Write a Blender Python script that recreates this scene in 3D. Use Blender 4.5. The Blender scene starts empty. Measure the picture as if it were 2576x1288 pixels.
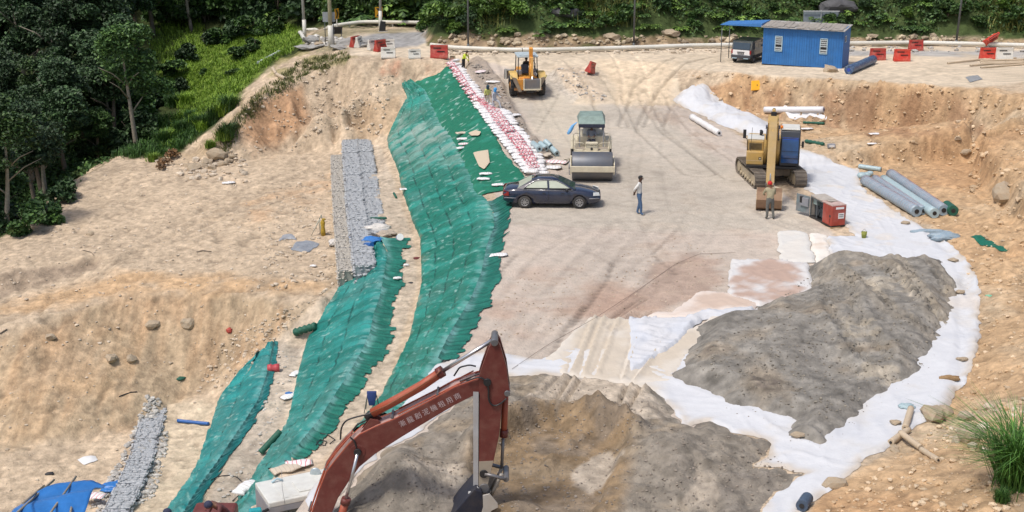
import bpy, bmesh, math, random
import numpy as np
from mathutils import Vector, Matrix, Euler, geometry
random.seed(7); rng = np.random.default_rng(7)
PI = math.pi; R = math.radians
S = bpy.context.scene
# ---------------- camera
F = 3400.0; HN = 17.9; YH = -400.0
PITCH = math.atan((644-YH)/F); CP, SP = math.cos(PITCH), math.sin(PITCH)
CH = HN*CP
cam_d = bpy.data.cameras.new('camera'); cam = bpy.data.objects.new('camera', cam_d)
S.collection.objects.link(cam)
cam.location = (0, 0, CH); cam.rotation_euler = (PI/2-PITCH, 0, 0)
cam_d.sensor_width = 36; cam_d.lens = 36*F/2576; cam_d.clip_end = 600; cam_d.clip_start = .5
S.camera = cam
# ---------------- light
w = bpy.data.worlds.new("World"); S.world = w; w.use_nodes = True
nt = w.node_tree; nt.nodes.clear()
sky = nt.nodes.new('ShaderNodeTexSky'); sky.sky_type = 'NISHITA'; sky.sun_disc = False
SUN_EL, SUN_AZ = R(63), R(-132)      # azimuth measured from +Y clockwise
sky.sun_elevation = SUN_EL; sky.sun_rotation = SUN_AZ; sky.air_density = 1.0; sky.dust_density = 4.0; sky.ozone_density = .6
bg = nt.nodes.new('ShaderNodeBackground'); bg.inputs[1].default_value = .15
wo = nt.nodes.new('ShaderNodeOutputWorld')
nt.links.new(sky.outputs[0], bg.inputs[0]); nt.links.new(bg.outputs[0], wo.inputs[0])
sl = bpy.data.lights.new('sun', 'SUN'); sl.energy = 2.5; sl.angle = R(9); sl.color = (1, .96, .9)
so = bpy.data.objects.new('sun', sl); S.collection.objects.link(so)
sd = Vector((math.sin(SUN_AZ)*math.cos(SUN_EL), math.cos(SUN_AZ)*math.cos(SUN_EL), math.sin(SUN_EL)))
so.rotation_euler = (-sd).to_track_quat('-Z', 'Y').to_euler(); so.location = (-20, 20, 60)
S.view_settings.view_transform = 'Standard'; S.view_settings.look = 'None'
S.view_settings.exposure = -.03; S.view_settings.gamma = 1.0
S.cycles.max_bounces = 6; S.cycles.diffuse_bounces = 2; S.cycles.glossy_bounces = 2; S.cycles.transparent_max_bounces = 8
try: S.cycles.use_adaptive_sampling = True
except: pass
# ---------------- projection helpers (pixel numbers are in the 2576 wide reading of the photo)
def W(px, py, z=0.0):
    dx = (px-1288)/F; dy = -(py-644)/F
    d = (dx, CP+dy*SP, -SP+dy*CP); t = (z-CH)/d[2]
    return (d[0]*t, d[1]*t, z)
def V(px, py, Y):
    dx = (px-1288)/F; dy = -(py-644)/F
    d = (dx, CP+dy*SP, -SP+dy*CP); t = Y/d[1]
    return Vector((d[0]*t, Y, CH+d[2]*t))
def proj(x, y, z):
    zc = y*CP+(CH-z)*SP
    return 1288+F*x/zc, 644-F*(y*SP+(z-CH)*CP)/zc
def sc(x, y, z): return F/(y*CP+(CH-z)*SP)
# ---------------- noise
_T = np.random.default_rng(3).random((256, 256))
def vn(x, y, seed=0):
    x = np.asarray(x, float)+seed*17.31; y = np.asarray(y, float)+seed*9.77
    xi = np.floor(x).astype(int); yi = np.floor(y).astype(int)
    fx = x-xi; fy = y-yi; fx = fx*fx*(3-2*fx); fy = fy*fy*(3-2*fy)
    a = _T[xi & 255, yi & 255]; b = _T[(xi+1) & 255, yi & 255]; c = _T[xi & 255, (yi+1) & 255]; d = _T[(xi+1) & 255, (yi+1) & 255]
    return (a*(1-fx)+b*fx)*(1-fy)+(c*(1-fx)+d*fx)*fy
def fbm(x, y, s, o=4, seed=0):
    r = 0; a = 1; t = 0; f = 1.0/s
    for i in range(o):
        r = r+a*(vn(x*f, y*f, seed+i*3)*2-1); t += a; a *= .5; f *= 2.03
    return r/t
def rid(x, y, s, o=3, seed=0):
    r = 0; a = 1; t = 0; f = 1.0/s
    for i in range(o):
        r = r+a*(1-np.abs(vn(x*f, y*f, seed+i*5)*2-1)); t += a; a *= .5; f *= 2.1
    return r/t
def sstep(a, b, x):
    t = np.clip((x-a)/(b-a), 0, 1); return t*t*(3-2*t)
def sdist(poly, x, y):                     # signed distance (inside > 0), vectorised
    P = np.array(poly, float); n = len(P); d2 = np.full(x.shape, 1e18); ins = np.zeros(x.shape, bool)
    for i in range(n):
        ax, ay = P[i]; bx, by = P[(i+1) % n]; ex, ey = bx-ax, by-ay
        t = np.clip(((x-ax)*ex+(y-ay)*ey)/(ex*ex+ey*ey+1e-12), 0, 1)
        d2 = np.minimum(d2, (x-ax-t*ex)**2+(y-ay-t*ey)**2)
        if ay != by:
            c = ((ay > y) != (by > y)) & (x < ex*(y-ay)/(by-ay)+ax); ins ^= c
    return np.where(ins, 1, -1)*np.sqrt(d2)
def pdist(line, x, y):                     # distance to a polyline
    P = np.array(line, float); d2 = np.full(x.shape, 1e18)
    for i in range(len(P)-1):
        ax, ay = P[i]; ex, ey = P[i+1]-P[i]
        t = np.clip(((x-ax)*ex+(y-ay)*ey)/(ex*ex+ey*ey+1e-12), 0, 1)
        d2 = np.minimum(d2, (x-ax-t*ex)**2+(y-ay-t*ey)**2)
    return np.sqrt(d2)
# outline of the big white sheet
MAIN = [(1691,253),(1711,233),(1735,219),(1755,213),(1781,217),(1794,233),(1821,253),(1871,283),(1935,308),(2012,373),(2042,383),(2078,397),(2105,410),(2162,427),(2160,456),(2179,486),(2232,519),(2282,553),(2315,569),(2348,589),(2392,616),(2415,636),(2442,669),(2462,716),(2465,763),(2459,859),(2439,932),(2422,972),(2399,999),(2389,1025),(2332,1059),(2282,1095),(2225,1135),(2179,1152),(2145,1192),(2112,1212),(2059,1255),(2015,1288),(1940,1350),(1900,1350),(1922,1280),(1961,1238),(2028,1194),(1960,1176),(1893,1176),(1930,1150),(1940,1120),(1927,1106),(1843,1089),(1783,1062),(1712,1076),(1716,1059),(1682,1019),(1649,986),(1559,966),(1415,946),(1281,948),(1180,985),(1075,1070),(1040,1095),(1000,1115),(960,1135),(905,1190),(885,1215),(840,1260),(780,1300),(760,1250),(820,1180),(890,1105),(980,1025),(1060,955),(1150,905),(1200,890),(1281,893),(1365,907),(1420,880),(1600,880),(1760,840),(1950,760),(2050,700),(2085,640),(2080,596),(2155,599),(2127,572),(2107,539),(2054,492),(2024,476),(1990,420),(1900,350),(1861,333),(1808,313),(1771,293),(1714,266)]
# ---------------- terrain control lines: (px, py, z)
C1 = [(1035,203,.4),(1074,227,.1),(1111,300,-.5),(1137,337,-.5),(1164,383,-.45),(1184,429,-.35),(1200,475,-.2),(1225,510,-.05),(1240,539,0),(1244,579,0),(1224,629,0),(1211,696,0),(1184,763,0),(1154,813,0),(1127,859,0),(1104,909,0),(1060,975,0),(980,1050,0),(880,1130,0),(800,1210,0),(720,1330,0),(690,1420,0)]
T1 = [(1010,213,.2),(1027,250,-.7),(1004,283,-1.4),(974,350,-2.9),(977,373,-3.1),(1001,429,-3.2),(1011,479,-3.2),(1040,563,-3.2),(1057,603,-3.2),(1061,716,-3.2),(1044,789,-3.2),(1031,853,-3.2),(1004,912,-3.2),(961,1002,-3.2),(890,1095,-3.2),(820,1170,-3.2),(760,1240,-3.2),(700,1310,-3.2),(640,1430,-3.2)]
C2 = [(955,602,-3.2),(976,643,-3.2),(964,713,-3.2),(954,763,-3.2),(941,796,-3.2),(931,846,-3.2),(911,892,-3.2),(877,952,-3.2),(844,1002,-3.2),(804,1065,-3.2),(761,1119,-3.2),(727,1159,-3.2),(694,1192,-3.2),(640,1260,-3.2),(590,1330,-3.2),(540,1420,-3.2)]
T2 = [(934,625,-3.6),(924,662,-4.0),(851,729,-4.8),(801,813,-5.6),(771,859,-6.4),(747,949,-6.4),(724,1065,-6.4),(677,1142,-6.4),(644,1192,-6.4),(600,1270,-6.4),(560,1350,-6.4),(520,1440,-6.4)]
C3 = [(690,862,-6.4),(672,950,-6.4),(650,1015,-6.4),(612,1075,-6.4),(582,1119,-6.4),(545,1175,-6.4),(512,1219,-6.4),(478,1272,-6.4),(440,1340,-6.4),(400,1420,-6.4)]
T3 = [(644,900,-6.6),(600,945,-7.4),(550,1009,-8.6),(533,1065,-9),(513,1119,-9),(500,1165,-9),(480,1209,-9),(433,1275,-9),(395,1340,-9),(350,1430,-9)]
L = [C1, T1, C2, T2, C3, T3]
# upper tier under the sandbags
L.append([(1150,160,1.5),(1190,230,.9),(1232,310,.6),(1270,380,.35),(1310,440,.12)])
L.append([(1130,172,1.3),(1166,235,.7),(1200,310,.4),(1245,390,.15),(1290,455,.03)])
# platform
L.append([(1400,330,.1),(1400,450,0),(1400,560,0),(1400,700,0),(1400,850,0),(1350,1000,0),(1200,1150,0),(1100,1300,0),(1050,1450,0)])
L.append([(1650,330,.1),(1700,450,0),(1750,600,0),(1750,800,0),(1750,1000,0),(1750,1200,0),(1750,1450,0)])
L.append([(1300,330,.2),(1290,300,.3),(1420,300,.25),(1560,300,.2)])
# haul lane up to the road
L.append([(1260,258,.5),(1400,252,.5)]); L.append([(1250,200,1.2),(1390,195,1.25)])
L.append([(1500,262,.35),(1600,264,.35),(1700,262,.3)]); L.append([(1540,205,1.2),(1660,205,1.25)])
# the small island between the lanes
L.append([(1400,172,1.9),(1440,180,1.7),(1475,200,1.5)]); L.append([(1420,220,1.0),(1490,245,.7)])
# road
L.append([(1160,148,1.9),(1240,152,2),(1400,152,2),(1560,153,2),(1700,155,2.0),(1900,160,2.1),(2170,165,2.2),(2576,172,2.3),(2900,180,2.4)])
L.append([(1090,122,2),(1300,132,2),(1500,130,2),(1850,122,2),(2200,120,2.1),(2576,122,2.2),(2900,124,2.3)])
L.append([(880,115,2),(960,100,2),(1060,92,2)]); L.append([(870,92,2),(960,84,2),(1060,80,2),(1200,78,2)])
L.append([(880,150,1.8),(960,150,1.8),(1060,152,1.8),(1130,156,1.7)])
# cliff at the right
RIM = [(1700,190,1.5),(1740,174,1.9),(1850,185,2.0),(1950,190,2.1),(2120,202,2.3),(2300,213,2.6),(2440,226,2.7),(2580,245,2.9),(2800,260,3.2)]
BASE = [(1730,268,.15),(1790,270,-.05),(1880,280,-.25),(1960,298,-.35),(2150,326,-.5),(2300,342,-.55),(2420,365,-.4),(2480,470,.2),(2580,600,.8),(2800,700,1.2)]
L += [RIM, BASE]
L.append([(2440,300,1.9),(2500,400,1.5),(2600,500,1.8),(2800,600,2.4)])
L.append([(1760,330,.05),(1900,400,0),(2100,460,0),(2300,560,.1),(2420,700,.3),(2460,850,.4),(2440,1000,.5),(2300,1120,.5),(2100,1230,.5),(1950,1330,.5)])
L.append([(2576,760,.9),(2576,900,1.1),(2500,1100,1.3),(2350,1200,1.2),(2200,1288,1.1),(2100,1400,1.1)])
L.append([(2700,900,1.6),(2650,1100,2.0),(2500,1230,2.0),(2450,1330,2.1),(2400,1450,2.2)])
# left side: slope under the road, plateau, scarp
L.append([(880,146,1.8),(820,163,1.3),(760,192,.5),(700,220,0),(640,245,-.4),(600,265,-.9)])
L.append([(1000,192,.7),(960,200,.55),(920,215,.2),(880,235,-.25),(840,262,-.9),(790,285,-1.5),(720,290,-1.8),(660,315,-2.4)])
L.append([(985,290,-1.6),(930,300,-1.8),(860,320,-2.4)])
L.append([(960,365,-3.2),(900,345,-3.3),(850,340,-3.5),(760,370,-4),(640,400,-4.1),(560,415,-4.2),(440,405,-4.3),(350,400,-4.4),(290,398,-4.5),(200,448,-4.6),(100,522,-4.7),(0,600,-4.8),(-200,740,-4.9)])
L.append([(640,260,-.9),(520,330,-3.0),(430,375,-3.9)])
L.append([(930,440,-3.2),(950,520,-3.2),(955,580,-3.2)])
L.append([(845,352,-3.7),(848,450,-4.2),(855,600,-4.3),(862,700,-4.5),(810,760,-4.8)])
L.append([(700,480,-4.2),(700,600,-4.3),(680,700,-4.5)]); L.append([(450,500,-4.4),(400,600,-4.5),(300,640,-4.4)])
L.append([(0,690,-4.7),(120,650,-4.5),(260,640,-4.4)]); L.append([(0,735,-5.4),(120,720,-5.3),(250,668,-5.0)])
L.append([(-100,830,-5.6),(60,810,-5.4),(180,775,-5.2),(300,745,-5.0),(450,735,-4.9),(600,740,-4.9),(720,760,-5.0)])
L.append([(-100,1110,-8.9),(100,1120,-8.9),(300,1110,-8.9),(400,1040,-8.8),(470,980,-8.6),(560,930,-8.0),(640,890,-6.9),(720,850,-6.2)])
L.append([(-50,1288,-9.2),(100,1288,-9.2),(200,1200,-9.1),(330,1200,-9.1),(420,1150,-9),(450,1060,-9)])
L.append([(-200,1430,-9.4),(200,1430,-9.3)])
# grass slope and the land around it
L.append([(750,108,1.9),(800,92,1.8),(800,74,1.6),(900,66,1.6),(1060,66,1.6),(1200,66,1.7)])
L.append([(700,135,1.2),(640,160,.6),(600,180,0),(560,220,-.8),(480,290,-2.4),(410,350,-3.6)])
L.append([(640,100,.0),(540,140,-1.2),(430,180,-2.8),(360,240,-4),(320,330,-5)])
ctrl = []
for ln in L:
    P = [Vector(W(*p)) for p in ln]
    for a, b in zip(P, P[1:]):
        n = max(1, int((b-a).length/.7))
        for k in range(n): ctrl.append(tuple(a.lerp(b, k/n)))
    ctrl.append(tuple(P[-1]))
# hillside behind the road
HB = [(1072,100,2.1),(1085,113,2.1),(1180,121,2.1),(1300,122,2.1),(1500,120,2.1),(1700,114,2.1),(1850,112,2.1),(2100,110,2.1),(2400,110,2.2),(2600,110,2.3),(2950,112,2.4)]
HBW = [Vector(W(*p)) for p in HB]
for a, b in zip(HBW, HBW[1:]):
    for k in range(6):
        p = a.lerp(b, k/6)
        for dy, dz in ((0,0),(1.2,.9),(2.4,2.1),(5,5.2),(9,9),(18,17)):
            ctrl.append((p.x+dy*.3*(1 if p.x < 0 else 0), p.y+dy, p.z+dz))
# valley left and forest floor (world metres)
for p in [W(x-14, y-12, -6.5) for x, y, _ in [(290,398,0),(200,448,0),(100,522,0),(0,600,0),(-200,740,0)]]: ctrl.append(p)
for p in [(-36,80,-8),(-34,92,-8.5),(-30,104,-8),(-50,80,-9),(-60,60,-9),(-60,100,-9),(-45,110,-7),(-30,118,-5.5),(-60,130,-5),(-22,125,-3),(-34,140,-1),(-14,122,1),(-14,135,3),(-60,160,6),(-30,160,6),(0,150,9),(-60,178,14),(0,178,20),(60,178,26),(60,130,22),(60,20,3),(-60,20,-9),(0,20,0),(30,20,1.5),(-6,118,1.4),(-24,110,-3.2)]: ctrl.append(p)
cv = np.array(ctrl)
_, keep = np.unique(np.round(cv[:, :2]/.12).astype(int), axis=0, return_index=True); cv = cv[keep]
res = geometry.delaunay_2d_cdt([Vector((p[0], p[1])) for p in cv], [], [], 0, 1e-5)
tv = np.array([[v.x, v.y] for v in res[0]]); tz = np.array([cv[o[0], 2] if o else 0 for o in res[3]])
GX = np.concatenate([np.arange(-60, -34, .6), np.arange(-34, 30, .12), np.arange(30, 60.1, .8)])
ys = [24.0]
while ys[-1] < 177: ys.append(ys[-1]+(.10 if ys[-1] < 60 else .14 if ys[-1] < 106 else .5))
GY = np.array(ys); NX, NY = len(GX), len(GY)
GZ = np.full((NY, NX), np.nan)
for f in res[2]:
    a, b, c = f; (x0, y0), (x1, y1), (x2, y2) = tv[a], tv[b], tv[c]
    i0, i1 = np.searchsorted(GX, [min(x0,x1,x2)-1e-6, max(x0,x1,x2)+1e-6]); j0, j1 = np.searchsorted(GY, [min(y0,y1,y2)-1e-6, max(y0,y1,y2)+1e-6])
    if i0 == i1 or j0 == j1: continue
    X, Y = np.meshgrid(GX[i0:i1], GY[j0:j1]); D = (y1-y2)*(x0-x2)+(x2-x1)*(y0-y2)
    if abs(D) < 1e-12: continue
    l0 = ((y1-y2)*(X-x2)+(x2-x1)*(Y-y2))/D; l1 = ((y2-y0)*(X-x2)+(x0-x2)*(Y-y2))/D; l2 = 1-l0-l1
    m = (l0 > -1e-6) & (l1 > -1e-6) & (l2 > -1e-6); z = l0*tz[a]+l1*tz[b]+l2*tz[c]
    sub = GZ[j0:j1, i0:i1]; sub[m] = z[m]
GZ[np.isnan(GZ)] = 0
def blur(A, n):
    for _ in range(n):
        B = np.pad(A, 1, mode='edge'); A = (B[:-2, 1:-1]+B[2:, 1:-1]+B[1:-1, :-2]+B[1:-1, 2:]+4*B[1:-1, 1:-1])/8
    return A
GZ = blur(GZ, 5)
XX, YY = np.meshgrid(GX, GY)
PX, PY = proj(XX, YY, GZ)
Z0 = GZ.copy()
# ---------------- regions: soil colours that belong to the ground itself
def region(poly, wd=6, nz=10, seed=0):
    nx = fbm(XX, YY, 1.6, 4, seed)*nz; ny = fbm(XX, YY, 1.6, 4, seed+40)*nz
    P = np.array(poly, float); x0, x1, y0, y1 = P[:,0].min()-60, P[:,0].max()+60, P[:,1].min()-60, P[:,1].max()+60
    out = np.zeros(XX.shape); m = (PX > x0) & (PX < x1) & (PY > y0) & (PY < y1)
    out[m] = sstep(-wd, wd, sdist(poly, (PX+nx)[m], (PY+ny)[m])); return out
col = np.zeros(XX.shape+(3,)); col[:] = (.475, .375, .268)
def paint(m, c, k=1.0):
    global col
    m = (m*k)[..., None]; col = col*(1-m)+np.array(c)*m
n1 = fbm(XX, YY, 5, 5, 1); n2 = fbm(XX, YY, 1.2, 5, 2); n3 = fbm(XX, YY, .45, 3, 3)
ochre = region([(1730,262),(1850,190),(2120,198),(2440,215),(2600,235),(2900,235),(3000,1500),(1900,1500),(2080,1230),(2300,1100),(2420,950),(2440,740),(2380,600),(2250,520),(2100,400),(1900,330),(1800,285)], 8, 14, 5)
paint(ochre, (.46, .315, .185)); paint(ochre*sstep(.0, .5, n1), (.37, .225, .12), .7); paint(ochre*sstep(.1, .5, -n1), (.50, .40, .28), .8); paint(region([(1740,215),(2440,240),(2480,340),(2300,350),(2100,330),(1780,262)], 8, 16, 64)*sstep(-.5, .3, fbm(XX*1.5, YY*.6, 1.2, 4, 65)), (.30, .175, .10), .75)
plat = region([(1140,200),(1240,150),(1360,200),(1440,262),(1480,262),(1700,264),(1850,330),(1960,480),(2100,590),(2060,700),(1950,800),(1800,900),(1800,1010),(1650,1500),(500,1500),(800,1230),(960,1060),(1130,880),(1200,720),(1250,600),(1250,500),(1200,300)], 7, 12, 9)
paint(plat, (.50, .43, .365)); grey = region([(1240,200),(1440,160),(1470,262),(1640,264),(1840,420),(1960,480),(2090,590),(1500,574),(1285,560),(1290,480),(1440,480),(1380,360)], 9, 10, 11)
paint(grey, (.455, .405, .34)); paint(region([(1360,200),(1450,262),(1500,262),(1520,330),(1440,390),(1330,330)],20,20,12), (.52,.46,.36), .5)
stain = region([(1400,620),(1600,590),(1920,620),(1830,700),(1800,740),(1500,800),(1380,800),(1300,860),(1180,890),(1215,760)], 40, 60, 14)
paint(stain*sstep(-.1, .5, n1+.5*n2), (.40, .29, .225), .75)
paint(region([(1350,770),(1600,700),(1720,640),(1830,690),(1780,745),(1660,800),(1480,805)], 20, 40, 15), (.36, .24, .18), .6)
paint(plat*sstep(.1, .6, n2), (.38, .31, .24), .3)
ruts = region([(1590,262),(1720,262),(1830,360),(1980,420),(1960,470),(1800,400),(1700,330)], 12, 12, 16)
paint(ruts*sstep(-.3, .5, n2), (.36, .29, .235), .8)
road = region([(870,88),(960,80),(1060,76),(1120,76),(1120,110),(1200,124),(1500,128),(1850,118),(2200,116),(2700,118),(2700,190),(2440,222),(2120,200),(1850,184),(1740,172),(1700,180),(1720,262),(1440,262),(1480,200),(1400,170),(1360,200),(1240,158),(1130,150),(880,138)], 5, 6, 17)
paint(road, (.56, .47, .355)); paint(region([(890,94),(960,84),(1060,78),(1120,78),(1090,100),(1050,116),(960,122),(900,112)], 4, 5, 18), (.30, .30, .30), .95)
paint(region([(1850,126),(2700,130),(2700,148),(2180,140),(1850,136)], 3, 4, 19)*sstep(-.7, .1, n2), (.36, .355, .345), .9)
paint(region([(1500,150),(1700,160),(1690,262),(1560,262),(1540,220)], 14, 14, 20), (.60, .48, .34), .8)
isl = region([(1395,168),(1460,165),(1500,200),(1530,255),(1480,258),(1420,220)], 6, 8, 21); paint(isl, (.50, .41, .31))
# left
paint(region([(640,250),(760,220),(780,300),(720,360),(640,390),(600,330)], 20, 20, 22), (.42, .24, .13), .8)
paint(region([(940,150),(1010,150),(1010,190),(960,190)], 6, 6, 23)*sstep(-.2, .3, n2), (.45, .2, .12), .8)
paint(region([(1060,160),(1120,170),(1080,210),(1030,200)], 8, 8, 24)*sstep(-.1, .3, n2), (.48, .26, .16), .7)
paint(region([(930,255),(1020,250),(1000,330),(900,350),(880,300)], 12, 20, 25), (.42, .30, .19), .7)
paint(region([(0,770),(300,690),(700,700),(860,720),(600,745),(300,740),(0,800)], 15, 20, 26)*sstep(-.7, .1, n2), (.49, .33, .19), .9)
paint(region([(-20,690),(260,650),(240,680),(0,750)], 8, 10, 27), (.29, .225, .165), .85); paint(region([(500,520),(700,470),(820,500),(700,560),(560,580)], 20, 30, 70)*sstep(-.2, .4, n2), (.40, .30, .20), .6); paint(region([(600,520),(860,430),(850,470),(650,560)], 12, 20, 71)*sstep(-.4, .3, n2), (.50, .33, .20), .6)
scarp = region([(-20,860),(300,745),(650,745),(740,780),(640,900),(480,1000),(380,1080),(-20,1130)], 20, 20, 28)
paint(scarp, (.43, .32, .20), .55); paint(scarp*sstep(-.4, .5, n1+fbm(XX, YY*.15, .5, 3, 29)*.6), (.45, .30, .18), .8)
paint(region([(0,880),(300,800),(420,860),(300,1000),(100,1080),(0,1080)], 40, 40, 30)*sstep(-.2, .5, n2), (.42, .28, .16), .5)
paint(region([(870,350),(960,370),(1040,600),(1050,720),(960,1000),(800,1170),(640,1300),(500,1300),(690,860),(840,720),(940,620),(950,560)], 6, 6, 31), (.50, .42, .33), .7)
paint(region([(690,860),(770,870),(740,960),(640,1230),(480,1330),(560,1200)], 8, 8, 32), (.43, .37, .30), .8)
paint(region([(400,1010),(540,1010),(500,1160),(420,1300),(280,1300),(380,1100)], 10, 10, 33), (.54, .45, .33), .7)
# vegetated ground
gr = region([(1085,112),(1065,70),(1100,-200),(3000,-300),(3000,104),(2400,100),(1850,104),(1500,96),(1300,92),(1180,88)], 6, 22, 34); paint(gr, (.06, .085, .03))
emb = region([(1060,90),(1180,84),(1300,90),(1500,92),(1850,100),(2400,98),(3000,98),(3000,112),(1850,113),(1500,122),(1180,122),(1085,116)], 5, 12, 35); paint(emb, (.22, .155, .095), .85)
paint(emb*sstep(.1, .4, n2), (.40, .30, .19), .8); paint(emb*sstep(.0, .4, -n2), (.08, .09, .03), .8)
fl = region([(-900,-400),(1100,-300),(1066,66),(900,66),(800,74),(755,84),(768,108),(800,122),(740,140),(650,190),(600,240),(540,330),(420,396),(290,396),(200,446),(100,520),(0,598),(-300,800)], 5, 12, 36)
paint(fl, (.045, .06, .02)); gs = region([(400,160),(560,90),(720,60),(770,100),(720,130),(650,175),(600,230),(480,260),(400,210)], 16, 24, 37); paint(gs, (.14, .20, .035))
paint(region([(560,330),(620,240),(600,300),(540,390),(440,400)], 16, 26, 38), (.36, .27, .17), .9)
paint(region([(770,108),(790,80),(900,72),(1060,72),(1060,80),(900,84),(860,104),(880,130),(800,128)], 5, 8, 39), (.24, .21, .13), .9)
paint(region([(700,140),(800,128),(900,145),(870,165),(760,170),(680,190)], 8, 16, 44)*sstep(-.2, .2, n2), (.22, .2, .08), .7)
col *= (1+.16*n1+.14*n2+.20*n3*(1-.5*plat)+.22*(1-.6*plat)*fbm(XX, YY, .25, 2, 66)-.25*sstep(.82, .95, rid(XX, YY, 2.2, 3, 62))*(1-plat)*(1-road))[..., None]
# ---------------- relief
gy_, gx_ = np.gradient(GZ, GY, GX); slope = np.hypot(gx_, gy_)
veg = np.clip(gr+fl, 0, 1)
gpx = [(p[0], p[1]) for p in C1]+[(p[0], p[1]) for p in T1[::-1]]
nogo = np.maximum.reduce([region([(p[0], p[1]) for p in A]+[(p[0], p[1]) for p in B[::-1]], 10, 0) for A, B in ((C1, T1), (C2, T2), (C3, T3))]+[region([(1010,210),(1127,172),(1320,455),(1220,500),(1100,300)], 6, 0)])
shm = np.maximum(region(MAIN, 8, 0), region([(1480,800),(1700,790),(1830,650),(2090,585),(2090,680),(1900,800),(1700,960),(1400,950)], 8, 0)); soft = np.clip(1-plat*.93-road*.88, .06, 1)*(1-nogo)*(1-.9*shm)
GZ += soft*(.10*n2+.06*n3+.06*fbm(XX, YY, .28, 2, 50)-.10*sstep(.80, .95, rid(XX, YY, 2.2, 3, 62)))+(1-soft)*(1-nogo)*(1-shm)*.010*fbm(XX, YY, .3, 2, 63)
steep = sstep(.55, 1.3, slope)*(1-veg)*sstep(10, 60, PX-0)
cliff = steep*(PX > 1650)*(PY > 150)
GZ += cliff*(.75*(rid(XX*1.3, YY*.5, 1.6, 4, 51)-.6)+.40*fbm(XX, YY, .5, 4, 52))
lsl = sstep(.3, .8, slope)*(PX < 1060)*(1-veg)*(1-nogo)
GZ += lsl*(.24*(rid(XX, YY*.5, 1.3, 4, 53)-.6)+.15*fbm(XX, YY, .5, 4, 54))
rocky = region([(2430,230),(2800,220),(2800,760),(2500,720),(2440,480)], 20, 30, 55)
GZ += scarp*(.08*(rid(XX*2.2, YY*.22, 1, 3, 67)-.6)+.05*(rid(XX*5, YY*.6, 1, 2, 68)-.6)); col *= (1-.20*scarp*sstep(.55, .85, rid(XX*2.6, YY*.2, 1, 3, 69)))[..., None]
GZ += rocky*(.35*(rid(XX, YY, 1.5, 4, 56)-.6)+.1*fbm(XX, YY, .4, 2, 57))
GZ += isl*.25*(rid(XX, YY, .7, 3, 58)-.5)
mound = region([(1170,160),(1200,146),(1225,160),(1290,262),(1330,340),(1390,385),(1360,400),(1300,330),(1190,215)], 6, 8, 59)
GZ += mound*(.28+.22*n2+.12*n3); paint(mound, (.30, .25, .205), .85)
# wheel and track marks pressed into the soil
def track(px_line, sep, wd, depth, dark, z=0.0, lug=0):
    P = [W(x, y, z) for x, y in px_line]; q = np.array(P)[:, :2]
    m = (XX > q[:,0].min()-3) & (XX < q[:,0].max()+3) & (YY > q[:,1].min()-3) & (YY < q[:,1].max()+3)
    d = pdist(q, XX[m], YY[m])
    k = np.exp(-((d-sep/2)/(wd/2))**4)
    if lug: k = k*(.35+.65*(np.sin((YY[m]+.6*np.abs(XX[m]))*2*PI/lug) > -.1))
    GZ[m] -= depth*k; rimk = np.exp(-((d-sep/2-wd*.8)/(wd*.4))**2); GZ[m] += depth*.5*rimk
    col[m] *= (1-dark*k)[:, None]
track([(1300,150),(1440,165),(1520,215),(1550,262)], 1.6, .26, .06, .18, 1.5)
track([(1900,150),(1720,165),(1620,205),(1590,262)], 1.6, .26, .06, .20, 1.5)
track([(1850,160),(1740,185),(1660,225),(1640,262)], 1.6, .26, .06, .20, 1.4)
track([(1560,155),(1600,200),(1600,262)], 1.7, .3, .04, -.12, 1.3)
track([(1600,262),(1640,330),(1760,430)], 1.8, .26, .05, .16, .1); track([(1640,262),(1700,330),(1860,440)], 1.8, .26, .05, .16, .1)
track([(1250,160),(1330,260),(1420,380),(1460,420)], 1.9, .24, .03, .12, .4)
track([(1410,250),(1370,300),(1350,330),(1370,400)], .1, .08, .02, .2, .2)
track([(1700,690),(1640,640),(1700,580)], .1, .09, .02, .25, 0)
for a in ([(1540,660),(1530,700),(1480,770),(1440,820)], [(1300,640),(1250,690),(1220,740)], [(1385,900),(1420,830),(1470,770)]): track(a, .1, .10, .03, .3, 0)
track([(1250,560),(1500,574),(1720,590),(1900,594)], .05, .12, .012, .12, 0)
for i in range(7): track([(1180+i*44,900-i*4),(1290+i*52,720),(1440+i*48,570)], 1.9, .4, .015, .05+.03*(i % 2), 0)
track([(1905,520),(1960,560),(2040,590)], .5, .45, .05, .15, 0, .22)
track([(2330,480),(2470,620),(2560,800),(2560,1000)], 2.1, .5, .07, .14, .8, .25)
track([(2560,560),(2500,700),(2520,900),(2480,1050)], 2.2, .5, .07, .12, 1.0, .25)
track([(2600,1150),(2420,1200),(2200,1270)], 2.0, .45, .06, .12, 1.2, .25)
track([(2150,380),(2400,470),(2600,640)], 2.0, .4, .05, -.15, .6)
track([(0,790),(300,690),(560,560),(860,430)], 2.2, .5, .07, .10, -4.6, .3); track([(0,760),(300,720),(700,710),(860,730)], 2.2, .5, .07, .12, -4.8, .3)
track([(400,600),(600,500),(760,440)], 1.8, .4, .05, .1, -4.3)
for a in ([(1240,165),(1290,230),(1330,300),(1350,340)],[(1480,160),(1560,200),(1590,235)],[(1800,158),(1690,190),(1630,235),(1620,262)],[(1420,470),(1560,500),(1750,520),(1880,560)],[(1300,600),(1450,640),(1600,720)],[(1780,520),(1740,600),(1600,700),(1480,790)],[(1620,620),(1570,700),(1510,790)],[(1330,720),(1400,640),(1500,590)],[(1640,300),(1620,400),(1640,520),(1700,640)],[(1560,290),(1580,380),(1560,440)]): track(a, 1.7, .22, .014, .08, .1)
for a in ([(1500,830),(1560,790),(1620,750)],[(1540,830),(1600,790)],[(1575,830),(1640,790)]): track(a, .2, .16, .06, .3, 0)
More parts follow.
